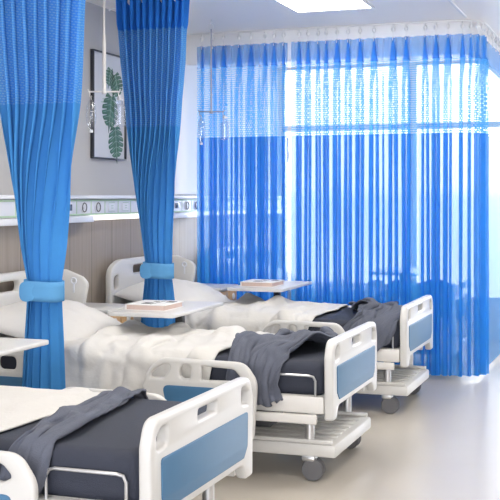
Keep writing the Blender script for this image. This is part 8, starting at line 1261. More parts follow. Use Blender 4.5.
96,3,2,2,15,14,10,6,4,5,5,2,1,4,5,10,9,5,6,8,5,6,-3,-3,-1,
130,0,2,2,15,13,7,7,4,4,4,4,4,5,3,8,7,6,6,9,6,5,-4,-1,1,
163,-1,1,3,13,12,6,4,6,8,2,1,5,7,4,5,6,6,6,8,8,2,-4,1,5,
195,0,1,2,9,9,8,3,5,10,3,0,4,5,6,5,7,6,5,6,6,2,-3,4,6,
218,8,3,2,5,5,6,6,7,8,2,4,2,3,5,6,8,6,4,4,2,1,1,5,9,
250,6,5,3,4,3,4,4,7,7,3,3,5,2,4,5,9,7,4,3,1,1,2,3,-1,
272,10,9,5,4,4,3,2,5,4,3,1,6,6,4,4,9,8,4,3,1,0,0,2,9,
299,9,8,10,6,3,4,1,2,2,1,1,5,8,8,2,5,8,6,3,1,-1,-3,0,2,
326,9,7,9,9,4,3,2,0,0,-2,2,3,8,10,5,1,4,6,5,1,-2,-2,-1,4,
353,12,5,4,9,3,3,2,2,1,-4,1,6,3,2,6,4,2,5,5,2,-1,1,1,-1,
388,7,5,0,7,-2,0,6,2,4,-2,-3,4,5,-1,0,5,-1,3,1,1,3,6,2,15,
423,-4,6,1,4,-1,-6,6,4,-2,-1,4,-2,5,5,-1,4,-2,3,0,0,2,5,0,-7,
430,8,5,5,3,0,-8,3,4,-7,0,9,0,3,6,1,2,1,-2,-1,5,3,-4,2,1,
463,-5,0,4,8,0,-9,2,4,-4,-2,7,-1,4,3,5,2,2,0,-3,4,8,-6,-6,4,
460,11,2,-1,7,8,-6,-1,2,-3,2,-1,2,7,4,3,4,-3,4,0,-4,9,-2,-5,2,
462,13,23,-12,-5,22,5,-12,10,-20,18,-12,-12,22,8,8,-1,-3,-7,17,-17,13,-21,13,-7,
482,-17,-9,-5,3,-4,16,-6,0,8,-14,-8,-2,-16,-10,-4,-1,5,4,8,-9,4,6,-7,16,
509,-16,-9,-4,-1,1,5,1,-2,-1,-6,-7,-5,-10,-8,-6,1,2,1,4,-2,0,3,-6,9,
525,-8,-7,-6,-1,3,2,2,-2,-3,-5,-7,-5,-9,-6,-7,-1,4,-1,3,0,-2,1,-8,4,
554,-9,-9,-7,-2,1,2,1,0,-4,-3,-9,-7,-5,-8,-5,-3,3,1,3,2,-4,-1,-8,-14,
582,-11,-10,-8,-2,-2,3,0,-1,-3,-3,-7,-9,-5,-6,-5,-2,-1,0,4,5,-1,-5,-8,-13,
609,-15,-8,-9,-2,-4,1,3,-3,-4,-2,-6,-11,-7,-3,-2,0,-3,-2,2,6,3,-6,-8,-9,
629,-12,-7,-8,-6,-1,0,4,-4,-4,-3,-9,-10,-5,-3,0,-1,-1,-1,1,6,3,-5,-6,-11,
639,-6,-4,-4,-9,1,4,0,-3,-1,-9,-12,-9,-1,0,0,0,-1,0,-1,6,1,-3,-3,-12,
643,-3,-5,-1,-3,-2,4,3,-2,-1,-3,-13,-7,-5,3,-2,3,0,0,-1,1,5,-6,-2,-8,
649,-4,-4,-4,-3,0,3,5,1,-2,-3,-5,-5,-5,2,5,0,-1,-1,2,0,1,-5,-8,10,
654,-5,-4,-4,-2,1,3,3,3,-1,-4,-7,-6,0,1,3,3,-1,1,0,0,0,-3,-5,-3,
655,-5,-5,-3,1,2,3,2,3,-4,-6,-6,-3,0,2,1,4,3,-1,0,0,0,-5,-5,-6,
661,-7,-6,-3,1,1,2,0,0,-3,-6,-2,0,0,1,2,1,5,0,-2,2,-1,-6,-5,-4,
664,-7,-5,-3,0,-1,0,-1,-3,-2,-3,1,0,3,-1,4,0,3,1,0,2,-4,-6,-6,0,
665,-8,-3,1,-1,-2,-1,-3,-4,-3,-1,4,1,4,-1,3,3,1,-2,1,2,-7,-6,-5,2,
666,-6,-1,4,-1,-4,-4,-2,-5,-3,-1,5,2,4,1,1,5,0,-4,1,-1,-7,-6,-4,3,
660,3,2,4,-1,-5,-4,-3,-3,-5,-1,5,1,2,5,0,4,0,-4,0,-3,-6,-7,-2,4,
669,-1,4,4,-4,-4,-4,-5,-1,-4,-1,4,-3,0,5,0,2,-1,0,0,-3,-6,-6,-2,4,
668,4,5,4,-5,-4,-4,-4,1,-3,-5,0,-2,-1,2,1,0,0,0,2,-3,-5,-4,-4,2,
677,-3,5,4,-5,-5,-4,-4,1,-3,-4,-5,-1,-1,-2,3,0,0,2,0,-2,-5,-1,-4,1,
670,4,6,2,-6,-6,-3,-5,-1,-3,-2,-4,-2,-3,-2,2,3,-1,2,2,-3,-5,-1,-5,-1,
674,-2,5,2,-7,-7,-4,-2,-3,-3,-3,-2,-3,-2,-2,1,4,2,-1,4,-2,-6,-1,-5,3,
674,-2,2,-2,-6,-3,-5,-2,-4,-3,-3,-2,-4,0,-2,3,2,3,-1,2,-1,-5,-2,-3,2,
665,3,0,-2,-4,-2,-2,-5,-4,-3,-3,-5,-3,1,2,4,1,3,2,-3,-2,-4,-2,0,-6,
660,3,1,-2,-3,-4,-1,-5,-3,-1,-5,-6,-1,2,5,4,3,1,1,-4,-4,-3,-4,1,4,
653,5,3,-2,-4,-3,-4,-5,-1,-1,-5,-4,3,4,5,4,2,0,-3,-4,-5,-3,-2,0,2,
648,6,3,-2,-5,-3,-3,-3,-6,0,-2,0,5,5,4,4,-2,-2,-2,-6,-6,-2,2,3,-2,
643,6,2,-1,-3,-5,-1,-3,-5,1,-1,0,6,5,2,3,-4,-5,0,-2,-5,-2,4,5,-1,
638,7,2,-4,-1,-4,0,0,-4,1,0,-1,7,6,-1,0,-6,-4,-1,1,-3,-2,6,5,-4,
636,7,1,-6,-3,1,1,2,-2,-2,1,1,5,4,0,-2,-4,-3,-4,-1,1,-1,5,4,4,
636,7,-2,-6,-2,4,-1,0,0,0,-1,5,4,0,0,-2,-1,-3,-3,-3,0,1,5,4,6,
639,4,-3,-6,-2,5,-1,-2,2,-1,-1,6,5,0,-2,0,-2,-5,0,-2,-1,2,5,4,3,
643,1,-4,-6,-1,3,-3,-1,4,-2,1,5,4,1,-4,-1,-2,-3,-2,1,-2,3,6,5,-3,
645,-1,-5,-5,-2,4,-2,-1,1,-1,3,6,0,0,-3,-3,-1,-2,0,-1,0,4,6,3,-4,
648,-4,-5,-5,-1,1,-1,0,2,-1,5,3,-1,-1,-2,-4,-1,-1,2,-1,1,5,5,0,-5,
645,-1,-5,-6,0,1,0,1,2,0,4,-1,-1,3,-3,-5,-2,1,1,2,2,5,3,-2,4,
643,2,-6,-6,0,1,-1,4,2,1,2,-1,0,4,-3,-6,-2,1,0,2,3,1,3,-2,-5,
643,3,-5,-7,-1,2,-2,6,4,2,2,1,-1,0,-2,-6,-2,-1,2,0,1,0,3,1,-6,
638,6,-3,-5,-3,3,0,6,5,3,3,2,-2,-5,-2,-7,-4,0,3,-1,0,4,3,2,4,
641,2,-3,-3,-2,1,2,5,7,5,3,0,-4,-6,-4,-5,-6,1,2,3,2,3,0,-1,2,
634,6,-2,-4,1,0,3,3,5,7,1,-2,-3,-6,-5,-3,-4,0,3,4,4,2,0,-3,-4,
626,8,0,-4,2,-1,2,4,3,5,1,-3,-2,-3,-5,-3,-5,-2,8,2,3,2,1,-1,2,
631,-7,0,-9,3,-2,1,13,4,2,2,0,-5,-3,-3,-8,3,0,6,2,3,0,0,-1,-6,
601,5,-2,-5,-1,-1,-2,13,12,2,4,5,-8,-9,-3,-7,1,2,1,5,10,5,-8,-1,-7,
597,-9,-6,-4,0,-3,-4,11,15,6,1,5,-4,-5,-7,-4,0,1,0,3,9,10,-4,-6,5,
564,2,-5,-8,-1,1,-4,7,14,8,6,0,0,-3,-2,-5,0,-4,3,1,2,12,3,-5,8,
535,4,7,-16,-9,3,6,-2,22,-2,18,-6,2,-4,5,9,-17,-9,-2,14,-12,16,4,-3,-3]),
}
_cloth = {}
def cloth_mesh(key, name, mat):
    if key in _cloth: return _cloth[key]
    nx, ny, e = CLOTH[key]
    n = nx + 1; T = n * (ny + 1)
    ax = []
    for a in range(3):
        q = []
        for k in range(T): q.append(e[a * T + k] + (q[-1] if k % n else 0))
        ax.append(q)
    V = [(ax[0][k] / 1000, ax[1][k] / 1000, ax[2][k] / 1000) for k in range(T)]
    F = [(r * n + c, r * n + c + 1, (r + 1) * n + c + 1, (r + 1) * n + c) for r in range(ny) for c in range(nx)]
    me = bpy.data.meshes.new(name); me.from_pydata(V, [], F); me.update()
    me.polygons.foreach_set('use_smooth', [True] * len(F)); me.materials.append(mat)
    _cloth[key] = me
    return me
def cloth(key, name, mat, loc, thick, label, cat, group, scale=(1, 1, 1)):
    o = link(bpy.data.objects.new(name, cloth_mesh(key, name, mat)))
    o.location = loc; o.scale = scale
    so = o.modifiers.new('thick', 'SOLIDIFY'); so.thickness = thick; so.offset = 1
    su = o.modifiers.new('smooth', 'SUBSURF'); su.levels = 1; su.render_levels = 1
    return tag(o, label, cat, group)

def pillow(loc, label, size, tilt, seed, rz=0, group=None):
    L, Wd, T = size; n = 44; verts = []; faces = []
    def P(u, v, s):
        cu = 1 - .10 * (1 - abs(v)) ** 2 * (1 if True else 0); cv = 1 - .10 * (1 - abs(u)) ** 2
        h = (max(0, 1 - abs(u) ** 2.6) ** .62) * (max(0, 1 - abs(v) ** 2.6) ** .62)
        q = Vector((u * 1.7 + seed, v * 2.2, s * 3 + seed))
        w = .12 * noise.noise(q) + .06 * noise.noise(q * 2.7)
        edge = (1 - max(abs(u), abs(v)))
        return Vector((u * L / 2 * cv, v * Wd / 2 * cu, s * T / 2 * h * (1 + w) * (1 if s > 0 else .35) + .006 * noise.noise(q * 4) * min(1, edge * 4)))
    for s in (1, -1):
        off = len(verts)
        for j in range(n + 1):
            for i in range(n + 1):
                verts.append(P(-1 + 2 * i / n, -1 + 2 * j / n, s))
        for j in range(n):
            for i in range(n):
                a = off + j * (n + 1) + i; f = (a, a + 1, a + n + 2, a + n + 1)
                faces.append(f if s > 0 else f[::-1])
    o = mesh_obj('pillow', verts, faces, M['pillow'])
    bm = bmesh.new(); bm.from_mesh(o.data); bmesh.ops.remove_doubles(bm, verts=bm.verts, dist=.0012); bm.to_mesh(o.data); bm.free()
    o.location = loc; o.rotation_euler = (0, tilt, rz)
    return tag(o, label, 'pillow', group)

YB = [3.58, 5.605, 7.385, 9.30]       # bed centre lines, nearest first
XB = [-2.50, -2.47, -2.47, -2.47]
where = ['nearest to the camera, mostly below the picture', 'between the two tied blue curtains', 'between the second tied curtain and the sheer curtain', 'behind the sheer blue curtain by the windows']
bed_lab = ['white hospital bed in front of both tied curtains, cut off at the bottom', 'white hospital bed standing between the two tied-back blue curtains',
           'white hospital bed standing just in front of the sheer hanging curtain', 'white hospital bed seen through the sheer blue curtain by the windows']
q_lab = ['white quilt at the lower left corner, on the bed in front of the tied curtains', 'rumpled white quilt on the bed between the two tied blue curtains',
         'rumpled white quilt on the bed beside the sheer hanging curtain', 'white quilt on the bed hidden behind the sheer blue curtain']
t_lab = ['slate blanket over the foot of the nearest bed, cut off at the bottom', 'slate blanket bunched over the foot of the bed between the tied curtains',
         'slate blanket bunched over the foot of the bed beside the sheer curtain', 'slate blanket on the bed seen through the sheer blue curtain']
p_lab = ['white pillow on the bed in front of both tied curtains, cut off at left', 'white pillow beside the first tied curtain, on the bed under the wall rail',
         'plump white pillow beside the second tied curtain, on the bed by the sheer', 'white pillow on the bed behind the sheer blue curtain']
proto = make_bed()
for i in range(4):
    b = proto if i == 0 else copy_tree(proto)
    b.location = (XB[i], YB[i], 0); tag(b, bed_lab[i], 'hospital bed', 'beds along the wall')
    L = (XB[i], YB[i], -.019)
    cloth(('quilt_c', 'quilt_a', 'quilt_b', 'quilt_a')[i], 'quilt', M['linen'], L, .012, q_lab[i], 'quilt', 'white quilts on the beds')
    o = cloth(('throw_c', 'throw_a', 'throw_b', 'throw_a')[i], 'blanket', M['throw'], L, .010, t_lab[i], 'blanket', 'slate blankets on the beds')
    if i: pillow((XB[i] - .715, YB[i], .652), p_lab[i], (.64, .86, .27), .20, i * 2.3, 0, 'white pillows on the beds')

# ------------------------------------------------------------------ overbed tables
def overbed_table(label, x, y):
    t = thing('overbed_table', label, 'overbed table', (x, y, 0), 0, 'white overbed tables')
    plate('tabletop', rrect(-.205, .205, -.39, .39, .02), [], .022, .006, M['plastic'], t, 'xy', .741)
    MB().box(-.10, .0, .22, .36, .718, .731, .004).build('underframe', M['cream'], t)
    p = MB(); p.box(-.075, -.025, .275, .325, .45, .716, .008); p.build('post_sleeve', M['black'], t)
    MB().box(-.067, -.033, .283, .317, .06, .46, .004).build('post', M['metal'], t)
    b = MB()
    b.box(-.07, -.03, -.30, .35, .035, .06, .006); b.box(-.19, .09, .32, .36, .035, .06, .006); b.box(-.19, .09, -.32, -.28, .035, .06, .006)
    b.build('base', M['white_metal'], t)
    for cx in (-.17, .07):
        for cy in (-.30, .34):
            MB().lathe([(.008, -.01), (.016, -.009), (.018, 0), (.016, .009), (.008, .01)], (cx, cy, .018), 14, 'y').build('wheel', M['black'], t)
    return t
overbed_table('white overbed table at the left edge with nothing on it', -2.73, 4.02)
overbed_table('white overbed table in front of the second tied curtain, thick white book on it', -2.625, 5.96)
overbed_table('white overbed table in front of the sheer curtain, white book on it', -2.575, 7.74)
overbed_table('white overbed table seen through the sheer blue curtain', -2.0, 9.67)

def book(label, x, y, rz=0):
    t = thing('book', label, 'book', (x, y, .7525), rz, 'white books on the overbed tables')
    MB().box(-.117, .117, -.13, .13, .004, .030, .001).build('pages', M['book_pages'], t)
    c = MB(); c.box(-.125, .125, -.135, .135, .030, .035, .001); c.box(-.125, .125, -.135, .135, 0, .004, .001); c.box(-.125, -.118, -.135, .135, .004, .030, .001)
    c = c.build('cover', M['book_white'], t)
    g = MB()
    g.box(.055, .105, .03, .09, .0345, .0362); g.box(-.045, .005, -.09, -.02, .0345, .0362); g.box(-.03, .0, .05, .075, .0345, .0362); g.box(.02, .025, -.11, .11, .0345, .0362)
    g.build('cover_print', M['ink'], c)
book('white book on the table in front of the second tied curtain', -2.655, 5.84)
book('white book on the table in front of the sheer curtain', -2.60, 7.62)

# ------------------------------------------------------------------ bedside cabinets
def cabinet(label, x, y):
    t = thing('bedside_cabinet', label, 'bedside cabinet', (x, y, 0), 0, 'bedside cabinets')
    b = MB(); b.box(-.20, .19, -.195, .195, .05, .668, .006); b.build('body', M['plastic'], t)
    MB().box(-.215, .215, -.203, .203, .668, .692, .008).build('top', M['plastic'], t)
    for y0, y1 in ((-.185, -.008), (.008, .185)):
        d = MB().box(.19, .206, y0, y1, .43, .658, .006).build('drawer', M['wood_door'], t)
        MB().lathe([(.024, 0), (.026, .006), (.018, .012), (.004, .013)], (.205, (y0 + y1) / 2, .605), 16, 'x').build('knob', M['plastic'], d)
        d = MB().box(.19, .206, y0, y1, .08, .405, .006).build('door', M['wood_door'], t)
        MB().lathe([(.024, 0), (.026, .006), (.018, .012), (.004, .013)], (.205, (y0 + y1) / 2, .34), 16, 'x').build('knob', M['plastic'], d)
    MB().box(-.19, .17, -.18, .18, 0, .05).build('plinth', M['rubber'], t)
cabinet('white bedside cabinet with tan drawers between the tied curtains, by the picture', -3.35, 6.40)
cabinet('white bedside cabinet with tan drawers in front of the sheer curtain', -3.28, 8.178)

# ------------------------------------------------------------------ tied curtains
def glider(parent, x, y, ztop, zbot):
    h = MB()
    h.lathe([(.004, ztop), (.008, ztop), (.009, ztop - .012), (.007, ztop - .016), (.013, ztop - .022), (.016, ztop - .034), (.014, ztop - .046), (.006, ztop - .054), (.003, ztop - .060)], (x, y, 0), 10)
    h.tube([(x, y, ztop - .052), (x, y - .004, zbot - .012), (x, y - .010, zbot - .016), (x, y - .012, zbot + .004)], .0022, 5)
    h.build('hook', M['white_metal'], parent)

def tied_curtain(label, Yc, prof, npl, z_head, z_net, ztop, ztie, seed):
    t = thing('curtain', label, 'curtain', (0, 0, 0), 0, 'blue curtains tied back')
    r = random.Random(seed)
    jit = [r.uniform(-.25, .25) for _ in range(npl + 1)]
    ncol = npl * 18
    def surf(tt, z):
        xl, xr = interp(prof, z)
        k = sm(2.0, ztie + .05, z) * 1.0 if False else sm(1.95, ztie + .15, z)
        k = 1 - sm(ztie + .05, 1.95, z)                       # 0 at the net, 1 at the tie
        if z < ztie: k = .95
        # folds crowd to the left at the tie, one broad flat stretch on the right
        T = tt ** (1 + 1.9 * k)
        W = xr - xl
        i = tt * npl; f = int(min(i, npl - 1)); ph = 2 * PI * i + jit[f] * math.sin(PI * (i - f))
        head = sm(z_head - .02, z_head + .05, z)
        amp = .066 * (1 - .62 * k) + .008 * head
        kk = .25 * W / npl * (1 + .7 * head)
        loc = (1 - .5 * k * sm(.6, .9, tt)) * (1 - .25 * k)
        x = xl + W * T - kk * math.sin(2 * ph) * loc
        y = Yc - amp * math.cos(ph) * loc
        # cloth wanders a little below the tie and between pleats
        y += .012 * noise.noise(Vector((tt * 6 + seed, z * 1.3, seed)))
        x += .006 * noise.noise(Vector((tt * 9, z * 2.1, seed + 5)))
        # the cinched bundle is roundish
        y += -.03 * k * math.sin(PI * tt) + .015
        return Vector((x, y, z))
    def patch(name, mat, za, zb, nr):
        V = []; F = []; U = []
        for j in range(nr + 1):
            z = za + (zb - za) * j / nr
            for i in range(ncol + 1):
                V.append(surf(i / ncol, z)); U.append((i / ncol * 2.4, z))
        for j in range(nr):
            for i in range(ncol):
                a = j * (ncol + 1) + i; F.append((a, a + 1, a + ncol + 2, a + ncol + 1))
        return mesh_obj(name, V, F, mat, t, True, U)
    patch('heading', M['c_head'], ztop, z_head, 12)
    patch('net_panel', M['c_net'], z_head, z_net, 24)
    patch('cloth_panel', M['c_body'], z_net, .04, 60)
    for i in range(npl):
        p = surf((i + .5) / npl, ztop - .02); glider(t, p.x, Yc, CEIL - .010, ztop - .02)
    if npl == 10: MB().tube([(-3.36, Yc, 2.652), (-3.345, Yc, 2.664), (-3.29, Yc, 2.660), (-3.285, Yc, CEIL - .010)], .006, 8).build('end_hook', M['white_metal'], t)
    # tieback
    xl, xr = interp(prof, ztie); cx, hw = (xl + xr) / 2, (xr - xl) / 2 + .001
    V = []; F = []; n = 48; nz_ = 4
    for j in range(nz_ + 1):
        z = ztie - .05 + .10 * j / nz_
        for i in range(n):
            a = 2 * PI * i / n
            c, s_ = math.cos(a), math.sin(a)
            V.append((cx + hw * math.copysign(abs(c) ** .55, c), Yc - .012 + .082 * math.copysign(abs(s_) ** .75, s_), z - .006 * (c)))
    for j in range(nz_):
        for i in range(n): F.append((j * n + i, j * n + (i + 1) % n, (j + 1) * n + (i + 1) % n, (j + 1) * n + i))
    tb = mesh_obj('tieback', V, F, M['c_tie'], t)
    so = tb.modifiers.new('thick', 'SOLIDIFY'); so.thickness = .005; so.offset = 1
    tab = rpoly([(xl - .002, ztie - .052), (xl + .085, ztie - .052), (xl + .085, ztie + .048), (xl - .002, ztie + .048)], [.045, .045, .045, .045], 8)
    def bend(x, y): return .010 * ((x - xl - .035) / .05) ** 2
    plate('tab', tab, [], .005, .001, M['c_tie'], tb, 'xz', Yc - .105, bend)
    return t
prof1 = [(2.70, -3.17, -2.60), (2.405, -3.147, -2.63), (2.10, -3.117, -2.647), (1.874, -3.093, -2.664), (1.639, -3.052, -2.687), (1.385, -3.01, -2.704), (1.13, -2.975, -2.732),
         (.983, -2.946, -2.757), (.927, -2.940, -2.761), (.876, -2.946, -2.757), (.672, -2.960, -2.749), (.433, -2.975, -2.738), (0, -2.99, -2.72)]
prof2 = [(2.704, -3.268, -2.796), (2.506, -3.262, -2.808), (2.307, -3.250, -2.820), (2.042, -3.222, -2.847), (1.863, -3.204, -2.856), (1.612, -3.175, -2.871), (1.38, -3.145, -2.878),
         (1.149, -3.109, -2.892), (.971, -3.083, -2.900), (.918, -3.082, -2.900), (.865, -3.087, -2.899), (.654, -3.109, -2.871), (.534, -3.116, -2.871), (0, -3.13, -2.865)]
tied_curtain('opaque blue curtain tied back at the left edge, nearest to the camera', 4.93, prof1, 8, 2.50, 1.874, 2.68, .927, 3)
tied_curtain('opaque blue curtain tied back beside the framed leaf print', 6.65, prof2, 10, 2.512, 1.866, 2.722, .918, 8)

# ------------------------------------------------------------------ sheer curtain round the last bed
YS, RC, XC = 8.43, .20, -1.33           # straight run, corner radius, where the corner starts
def path(s):
    x = s
    if x < XC: return Vector((x, YS)), Vector((1, 0))
    a = (x - XC) / RC
    if a < PI / 2: return Vector((XC + RC * math.sin(a), YS + RC * (1 - math.cos(a)))), Vector((math.cos(a), math.sin(a)))
    return Vector((XC + RC, YS + RC + (x - XC - RC * PI / 2))), Vector((0, 1))
def sheer(label, s0, s1, hooks, seed, ztop=2.645, z_head=2.462, z_net=1.888, zbot=.035):
    t = thing('curtain', label, 'curtain', (0, 0, 0), 0, 'sheer blue curtains on the long track')
    r = random.Random(seed)
    folds = []
    for i, h in enumerate(hooks):
        nxt = hooks[i + 1] if i + 1 < len(hooks) else s1
        prv = hooks[i - 1] if i else s0
        gap = min(nxt - h, h - prv)
        if h > XC + .33: continue
        w = min(.064, gap * .46)
        folds.append([h - w * .42, w * r.uniform(.7, 1.0), r.uniform(.018, .034), r.uniform(-.006, .006), h])
        if h > XC: continue
        folds.append([h + w * .50, w * r.uniform(.45, .8), r.uniform(.016, .03), r.uniform(-.008, .008), False])
        if nxt - h > .12 and r.random() < .7:
            folds.append([(h + nxt) / 2 + r.uniform(-.012, .012), r.uniform(.016, .03), r.uniform(.012, .02), r.uniform(-.006, .006), False])
    folds.sort()
    NF, NG = 21, 4
    def rowpts(z):
        h = sm(z_head - .30, ztop, z)                 # 1 at the top edge
        inhead = sm(z_head - .01, z_head + .02, z)
        pts = []; off = 0.0; last = s0; ulen = 0
        seq = []
        for (c, w, d, dr, main) in folds:
            low = 1 - sm(.3, 2.3, z)
            cc = c + dr * low
            if z > z_head:
                ww = (.010 + .046 * (ztop - z) / (ztop - z_head)) * (1 if main is not False else .04) * min(1, w / .04)
            else:
                ww = w * (.85 + .25 * noise.noise(Vector((c * 7, z * .9, seed)))) if True else w
                q = sm(z_head - .22, z_head, z)
                if main is not False: cc += (main - c) * q
                ww = ww * (1 - q) + q * .056 * (1 if main is not False else .04) * min(1, w / .04)
            if z > z_head and main is not False: cc = main
            dd = d * (.45 + .55 * (1 - inhead))
            seq.append((cc, ww, dd))
        for (c, w, d) in seq:
            a = c - w / 2
            for k in range(NG):
                q = k / NG; x = last + (a - last) * q
                pts.append((x, off * (1 - q) + .008 * math.sin(PI * q) * (1 - h), ulen + (a - last) * q))
            ulen += a - last
            off = 0
            for k in range(NF):
                q = k / (NF - 1); f = -math.cos(5 * PI * q)
                pts.append((c + w / 2 * f, -d + 2 * d * q * 1.0 - d * .25 * (1 - f * f), ulen + 5 * w * q))
            pts[-NF] = (pts[-NF][0], pts[-NF][1], pts[-NF][2])
            ulen += 5 * w; last = c + w / 2; off = d
        for k in range(NG + 1):
            q = k / NG; pts.append((last + (s1 - last) * q, off * (1 - q), ulen + (s1 - last) * q))
        return pts
    def patch(name, mat, za, zb, nr):
        V = []; F = []; U = []; nc = None
        for j in range(nr + 1):
            z = za + (zb - za) * j / nr
            row = rowpts(z); nc = len(row)
            for (s, o, u) in row:
                p, tg = path(s); n = Vector((-tg.y, tg.x))           # away from the camera side
                o += .006 * noise.noise(Vector((s * 5, z * 1.1, seed))) * (1 - sm(XC + .25, XC + .4, s))
                q = p + n * o
                zz = z
                if j == 0 and name == 'heading': zz = z - .006 * (1 - abs(math.sin(s * 40)))
                V.append((q.x, q.y, zz)); U.append((u, z))
        for j in range(nr):
            for i in range(nc - 1):
                a = j * nc + i; F.append((a, a + 1, a + nc + 1, a + nc))
        return mesh_obj(name, V, F, mat, t, True, U)
    patch('heading', M['s_head'], ztop, z_head, 8)
    patch('net_panel', M['s_net'], z_head, z_net, 10)
    patch('cloth_panel', M['s_body'], z_net, zbot, 22)
    for h in hooks:
        p, tg = path(h); glider(t, p.x, p.y, CEIL - .010, ztop - .012)
    return t
H1 = [-3.406, -3.308, -3.215, -3.08, -2.977, -2.856, -2.78, -2.70]
H2 = [-2.569, -2.494, -2.411, -2.345, -2.255, -2.166, -2.069, -1.957, -1.806, -1.704, -1.556, -1.472, -1.38]
s = XC + .06
while s < XC + 2.05: H2.append(s); s += rnd.uniform(.06, .08) if s < XC + .30 else .24
sheer('narrow sheer blue curtain hanging next to the head wall', -3.45, -2.665, H1, 11)
sheer('wide sheer blue curtain that rounds the corner at the right', -2.635, XC + 2.12, H2, 23)

# ceiling tracks
def track(label, pts):
    m = MB()
    for (x0, x1, y0, y1) in pts: m.box(x0, x1, y0, y1, CEIL - .010, CEIL, .002)
    o = m.build('curtain_track', M['white_metal'])
    return tag(o, label, 'curtain track', 'ceiling curtain tracks')
def track_path(label, fn, a, b, n):
    V = []; F = []
    for i in range(n + 1):
        p, tg = fn(a + (b - a) * i / n); nn = Vector((-tg.y, tg.x)) * .011
        for q, z in ((p - nn, CEIL - .010), (p + nn, CEIL - .010), (p + nn, CEIL - .001), (p - nn, CEIL - .001)): V.append((q.x, q.y, z))
    for i in range(n):
        for k in range(4): F.append((4 * i + k, 4 * i + (k + 1) % 4, 4 * i + 4 + (k + 1) % 4, 4 * i + 4 + k))
    F.append((3, 2, 1, 0)); F.append((4 * n, 4 * n + 1, 4 * n + 2, 4 * n + 3))
    return tag(mesh_obj('curtain_track', V, F, M['white_metal'], None, False), label, 'curtain track', 'ceiling curtain tracks')
track_path('white ceiling track carrying the sheer curtains round the corner', path, -3.58, XC + 2.2, 60)
track('white ceiling track above the tied curtain by the leaf print', [(-3.58, -1.24, 6.639, 6.661)])
track('white ceiling track above the tied curtain at the left edge', [(-3.58, -1.24, 4.919, 4.941)])
track('thin grey ceiling track running along the foot of the beds', [(-1.235, -1.215, 1.0, 8.3)])

# ------------------------------------------------------------------ infusion hangers
def hanger(label, x, y, mat, r, sleeve):
    t = thing('infusion_hanger', label, 'infusion hanger', (x, y, CEIL), 0, 'ceiling infusion hangers')
    MB().tube([(.018 * math.cos(a), 0, -.05 + .025 * math.sin(a)) for a in [i * PI / 8 for i in range(16)]], .004, 6, True).build('ring', M['white_metal'], t)
    MB().tube([(0, 0, 0), (0, 0, -.03)], .006, 8).build('ceiling_hook', M['white_metal'], t)
    MB().tube([(0, 0, -.07), (0, 0, -.70)], r, 8).build('rod', mat, t)
    if sleeve: MB().tube([(0, 0, -.32), (0, 0, -.40), (0, 0, -.70)], [r, r * 1.7, r * 1.7], 10).build('sleeve', mat, t)
    m = MB(); m.tube([(-.095, -.03, -.685), (-.09, -.03, -.70), (0, 0, -.70), (.09, .03, -.70), (.095, .03, -.685)], .005, 8)
    for q in (-1, 1): m.tube([(q * .085, q * .028, -.70), (q * .085, q * .028, -.728), (q * .085 + .008, q * .028, -.735), (q * .085 + .014, q * .028, -.725)], .003, 6)
    m.lathe([(.004, -.69), (.014, -.695), (.014, -.712), (.004, -.716)], (0, 0, 0), 12)
    m.build('crossbar', mat, t)
def bottle(label, x, y, z, kind):
    t = thing('infusion_bottle', label, 'infusion bottle', (x, y, z), 0, 'infusion bottles')
    if kind:
        MB().lathe([(.006, -.02), (.012, -.022), (.030, -.06), (.033, -.13), (.030, -.16), (.016, -.19), (.010, -.205), (.004, -.207)], (0, 0, 0), 16).build('bottle_body', M['clear'], t)
        MB().lathe([(.003, -.205), (.011, -.206), (.011, -.222), (.003, -.223)], (0, 0, 0), 12).build('cap', M['socket'], t)
    else:
        MB().lathe([(.004, -.015), (.016, -.02), (.017, -.045), (.036, -.06), (.038, -.17), (.034, -.185), (.004, -.187)], (0, 0, 0), 16).build('bottle_body', M['clear'], t)
        MB().lathe([(.003, -.006), (.019, -.007), (.019, -.022), (.003, -.023)], (0, 0, 0), 12).build('cap', M['metal'], t)
    MB().tube([(0, 0, .0), (0, 0, -.02)], .003, 6).build('loop', M['metal'], t)
hanger('cream rod infusion hanger in front of the leaf print', -3.115, 6.10, M['cream'], .007, True)
hanger('thin grey infusion hanger in front of the narrow sheer curtain', -3.075, 7.80, M['dark_steel'], .006, False)
for lab, hx, hy in (('leaf print', -3.115, 6.10), ('narrow sheer curtain', -3.07, 7.80)):
    bottle('slim clear infusion bottle hanging at left of the hanger by the ' + lab, hx - .085 + .01, hy - .028, 2.02, True)
    bottle('squat capped clear infusion bottle hanging at right of the hanger by the ' + lab, hx + .085 + .01, hy + .028, 2.02, False)

# ------------------------------------------------------------------ light
w = bpy.data.worlds.new('daylight'); sc.world = w; w.use_nodes = True
nt = w.node_tree; nt.nodes.clear()
wo = N(nt, 'ShaderNodeOutputWorld'); bg = N(nt, 'ShaderNodeBackground')
tc = N(nt, 'ShaderNodeTexCoord'); sp = N(nt, 'ShaderNodeSeparateXYZ')
nt.links.new(tc.outputs['Generated'], sp.inputs[0])
rp = N(nt, 'ShaderNodeValToRGB')
mr = N(nt, 'ShaderNodeMapRange'); mr.inputs['From Min'].default_value = -.25; mr.inputs['From Max'].default_value = .25
nt.links.new(sp.outputs[2], mr.inputs[0]); nt.links.new(mr.outputs[0], rp.inputs[0])
e = rp.color_ramp.elements
e[0].position = .0; e[0].color = (.72, .74, .80, 1); e[1].position = .52; e[1].color = (.97, .98, 1, 1)
x_ = e.new(.495); x_.color = (.66, .71, .85, 1)
fill = N(nt, 'ShaderNodeMapRange'); fill.inputs['From Min'].default_value = -.2; fill.inputs['From Max'].default_value = .3
fill.inputs['To Min'].default_value = 3.0; fill.inputs['To Max'].default_value = 2.4
nt.links.new(sp.outputs[1], fill.inputs[0])
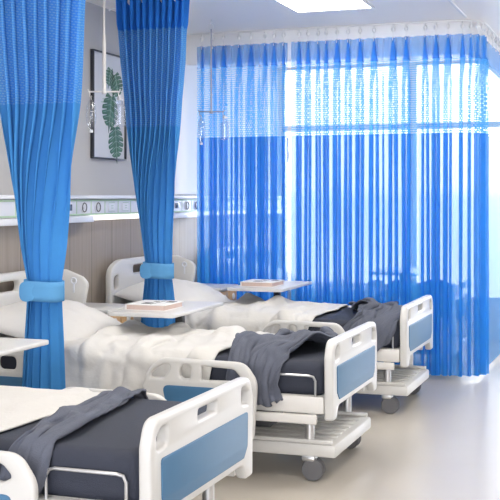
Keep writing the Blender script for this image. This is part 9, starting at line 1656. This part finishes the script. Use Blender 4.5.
dt = N(nt, 'ShaderNodeVectorMath', operation='DOT_PRODUCT'); dt.inputs[1].default_value = Vector((.5, .83, .25)).normalized()
nt.links.new(tc.outputs['Generated'], dt.inputs[0])
lobe = N(nt, 'ShaderNodeMapRange'); lobe.inputs['From Min'].default_value = .73; lobe.inputs['From Max'].default_value = 1.0
lobe.inputs['To Min'].default_value = 0; lobe.inputs['To Max'].default_value = 9
nt.links.new(dt.outputs['Value'], lobe.inputs[0])
d2 = N(nt, 'ShaderNodeVectorMath', operation='DOT_PRODUCT'); d2.inputs[1].default_value = Vector((.1, -.93, -.35)).normalized()
nt.links.new(tc.outputs['Generated'], d2.inputs[0])
low_fill = N(nt, 'ShaderNodeMapRange'); low_fill.inputs['From Min'].default_value = .85; low_fill.inputs['From Max'].default_value = 1.0  # added glow from low behind the camera, lifts the ceiling
low_fill.inputs['To Min'].default_value = 0; low_fill.inputs['To Max'].default_value = 8
nt.links.new(d2.outputs['Value'], low_fill.inputs[0])
s0 = N(nt, 'ShaderNodeMath', operation='ADD'); nt.links.new(fill.outputs[0], s0.inputs[0]); nt.links.new(lobe.outputs[0], s0.inputs[1])
st = N(nt, 'ShaderNodeMath', operation='ADD'); nt.links.new(s0.outputs[0], st.inputs[0]); nt.links.new(low_fill.outputs[0], st.inputs[1])
nt.links.new(st.outputs[0], bg.inputs['Strength'])
nt.links.new(rp.outputs[0], bg.inputs[0]); nt.links.new(bg.outputs[0], wo.inputs[0])

# ------------------------------------------------------------------ camera
cam = bpy.data.cameras.new('camera'); co = bpy.data.objects.new('camera', cam); COL.objects.link(co)
co.location = (0, 0, 1.40); co.rotation_euler = (PI / 2, 0, math.radians(19.5))
cam.sensor_width = 36; cam.lens = 1100 / 500 * 36; cam.shift_y = -53 / 500; cam.clip_start = .05
sc.camera = co
vs = sc.view_settings
vs.view_transform = 'Standard'; vs.look = 'None'; vs.gamma = 1; vs.use_curve_mapping = False; vs.exposure = .42
sc.cycles.transparent_max_bounces = 40
sc.cycles.max_bounces = 10
sc.cycles.use_denoising = True
